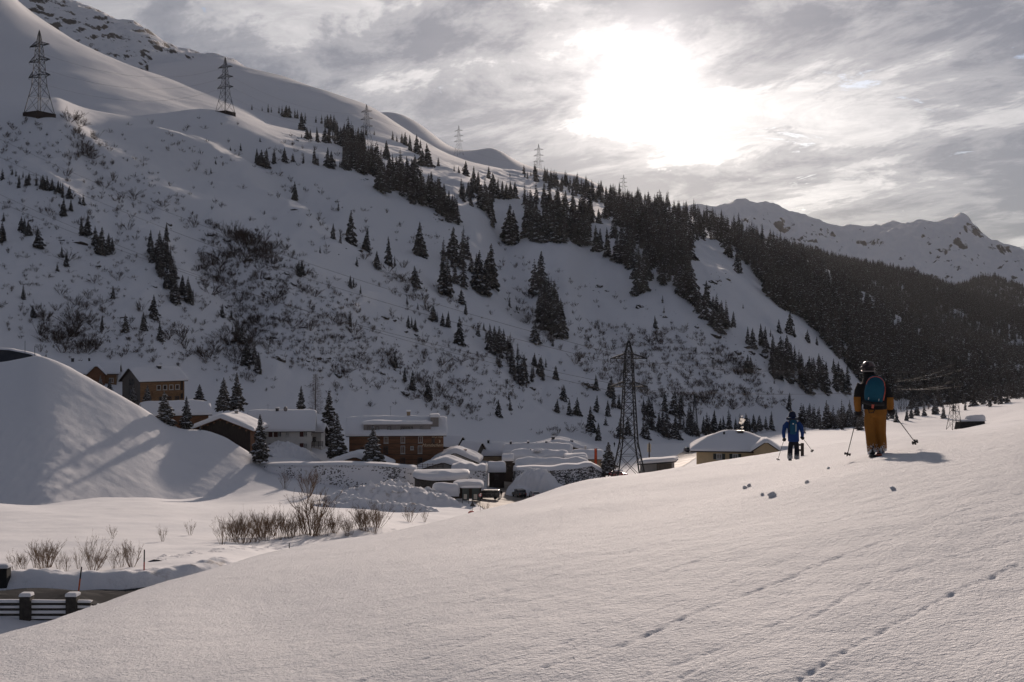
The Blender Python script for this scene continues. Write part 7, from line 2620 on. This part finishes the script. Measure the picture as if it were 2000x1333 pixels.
BLU = (0.014, 0.052, 0.20)
body = [
    [(q(1550, 862, 0.02), 0.15, 0.11), (q(1549, 845, 0.03), 0.14, 0.11), (q(1548, 828, 0.06), 0.15, 0.10), (q(1548, 820, 0.08), 0.08, 0.07), (q(1547.5, 816, 0.1), 0.055, 0.055), (q(1547.5, 811, 0.11), 0.075, 0.09), (q(1547.5, 805, 0.11), 0.05, 0.06)],
    [(q(1541, 824, 0.05), 0.05, 0.05), (q(1532, 838, 0.04), 0.042, 0.042), (q(1532, 857, 0.1), 0.03, 0.03)],
    [(q(1556, 824, 0.05), 0.05, 0.05), (q(1566, 838, 0.04), 0.042, 0.042), (q(1566, 853, 0.1), 0.03, 0.03)],
    [(q(1546, 862, 0.02), 0.08, 0.09), (q(1543, 878, 0.03), 0.055, 0.06), (q(1543, 896, 0), 0.045, 0.06)],
    [(q(1554, 862, 0.02), 0.08, 0.09), (q(1555.5, 878, 0.03), 0.055, 0.06), (q(1556, 896, 0), 0.045, 0.06)]]
loft(body, 0.02, 'body', M_SKIN, root, 3)
jk = [
    [(q(1550, 863, 0.02), 0.215, 0.16), (q(1549.5, 850, 0.02), 0.215, 0.16), (q(1549, 836, 0.04), 0.215, 0.155), (q(1548.5, 827, 0.06), 0.20, 0.13), (q(1548, 821, 0.08), 0.13, 0.105), (q(1547.5, 816, 0.09), 0.115, 0.11)],
    [(q(1540, 826, 0.05), 0.10, 0.10), (q(1533, 833, 0.04), 0.088, 0.09), (q(1531, 846, 0.05), 0.075, 0.08), (q(1531.5, 856, 0.09), 0.06, 0.062)],
    [(q(1557, 826, 0.05), 0.10, 0.10), (q(1564, 833, 0.04), 0.088, 0.09), (q(1566.5, 845, 0.05), 0.075, 0.08), (q(1566.5, 853, 0.09), 0.06, 0.062)]]
loft(jk, 0.018, 'jacket', cloth_mat('jacket_blue', plain(BLU)), root, 3)
tr = [
    [(q(1550, 856, 0.02), 0.18, 0.14), (q(1550, 866, 0.02), 0.18, 0.14), (q(1550, 870, 0.02), 0.15, 0.12)],
    [(q(1545, 866, 0.02), 0.098, 0.12), (q(1543.5, 878, 0.02), 0.095, 0.10), (q(1543, 890, 0.0), 0.10, 0.11), (q(1543, 897, 0.0), 0.105, 0.12)],
    [(q(1555, 866, 0.02), 0.098, 0.12), (q(1556, 878, 0.04), 0.095, 0.10), (q(1556, 890, 0.0), 0.10, 0.11), (q(1556, 897, 0.0), 0.105, 0.12)]]
loft(tr, 0.018, 'trousers', cloth_mat('trousers_dark', split_z((0.014, 0.017, 0.028), (0.10, 0.10, 0.11), (899 - 888) * s, 0.04, 0.5)), root, 3)
for x in (1543, 1556):
    c = q(x, 897.5, 0.0)
    loft([[(c + Vector((0, -0.08, 0.02)), 0.055, 0.05), (c + Vector((0, 0.2, 0.0)), 0.045, 0.035)]], 0.018, 'ski_boot', MATS['boot'], root, 2)
hc = q(1547.5, 811, 0.1)
mb = MB().lathe([(0.135, -0.09), (0.14, -0.03), (0.13, 0.04), (0.10, 0.10), (0.05, 0.135), (0.015, 0.145)], 20)
hat = mb.build('hat', cloth_mat('hat_navy', plain((0.012, 0.02, 0.055))), root, True)
hat.location = hc
MB().tube([(0.142 * math.cos(a), 0.142 * math.sin(a), -0.07) for a in np.linspace(0, 2 * math.pi, 21)], 0.02, 6).build('hat_cuff', MATS['hat_navy'], hat, True)
MB().tube([q(1537, 818, 0.06), q(1548, 821, -0.06), q(1558, 818, 0.06)], [0.05, 0.06, 0.05], 10).build('hood', mat('hood_grey', (0.05, 0.055, 0.075), 0.8, 0.2, 6), root, True)
pd1 = q(1519.5, 899, -0.2) - q(1532.5, 860, 0.1)
pd2 = q(1585.5, 879, -0.4) - q(1567, 857, 0.1)
glove(root, q(1532, 859.5, 0.1), -pd1, M_GLOVE, s=1.3)
glove(root, q(1566.5, 856, 0.1), -pd2, M_GLOVE, s=1.3)
ski_pole('ski pole planted at the left of the smaller skier', qw(1532, 858.5, 0.1) - RZ @ pd1.normalized() * 0.08, qw(1519.5, 900, -0.2), G1, 0.009)
ski_pole('ski pole trailing to the right of the smaller skier', qw(1567, 855.5, 0.1) - RZ @ pd2.normalized() * 0.08, qw(1586, 880, -0.4), G1, 0.009)
ski('ski under the left boot of the smaller skier', qw(1543, 898, 0) - Vector((0, 0, 0.05)), R(-13), 1.65, M_SKI_D, G1, R(-7))
ski('ski under the right boot of the smaller skier', qw(1556, 898, 0) - Vector((0, 0, 0.05)), R(-13), 1.65, M_SKI_D, G1, R(-7))
M_PACKB = cloth_mat('pack_blue', plain((0.012, 0.085, 0.16)), 0.7)
backpack('blue-green backpack with dark sides worn by the smaller skier', qw(1549, 834, -0.15), 0.31, 0.56, 0.22, R(2), M_PACKB, M_CORAL, R(-4), 'backpacks of the two skiers', False)


# --- two people far off in the village
def walker(label, px, py, Y, h, m):
    p = P(px, py, Y)
    g_ = ground(p.x, p.y, GR)
    r_ = empty('person', (p.x, p.y, (g_ if g_ is not None else p.z) + 0.1))
    tag(r_, label, 'person')
    k = h / 1.75
    ch = [[((0, 0, 0.85 * k), 0.17, 0.12), ((0, 0, 1.1 * k), 0.17, 0.12), ((0, 0, 1.38 * k), 0.2, 0.12), ((0, 0, 1.48 * k), 0.07, 0.07), ((0, 0, 1.56 * k), 0.085, 0.10), ((0, 0, 1.66 * k), 0.09, 0.10), ((0, 0, 1.75 * k), 0.04, 0.05)]]
    for sx in (-1, 1):
        ch.append([((sx * 0.09, 0, 0.88 * k), 0.095, 0.1), ((sx * 0.10, 0.05 * sx, 0.45 * k), 0.07, 0.08), ((sx * 0.1, 0.12 * sx, 0.03), 0.06, 0.07)])
        ch.append([((sx * 0.17, 0, 1.38 * k), 0.065, 0.065), ((sx * 0.25, 0.04, 1.1 * k), 0.055, 0.055), ((sx * 0.25, -0.08, 0.86 * k), 0.045, 0.045)])
    loft(ch, 0.03, 'body', m, r_, 2)


walker('dark figure walking on the village road between the parked cars', 979, 974, 250, 1.75, cloth_mat('coat_black', plain((0.015, 0.015, 0.018))))
walker('tiny dark figure on the snow field behind the tall pylon', 1200, 872, 400, 1.75, MATS['coat_black'])
# ------------------------------------------------------------------ haze in the valley air
m, g = mat_base('haze')
pv = g.n('ShaderNodeVolumePrincipled', ins={'Color': (0.86, 0.88, 0.92, 1), 'Density': 0.000006, 'Anisotropy': 0.55})
g.n('ShaderNodeOutputMaterial', ins={1: pv.outputs[0]})
hz = MB().box((0, 0, 0), (9000, 7400, 2000)).build('haze', m)
zlo = min(float(s_['V'][:, 2].min()) for s_ in SHEETS.values()) - 2
zhi = max(float(s_['V'][:, 2].max()) for s_ in SHEETS.values()) + 40
hz.scale = (1, 1, (zhi - zlo) / 2000)
hz.location = (200, 3000, (zhi + zlo) / 2)
tag(hz, 'thin pale haze filling the valley', kind='stuff')
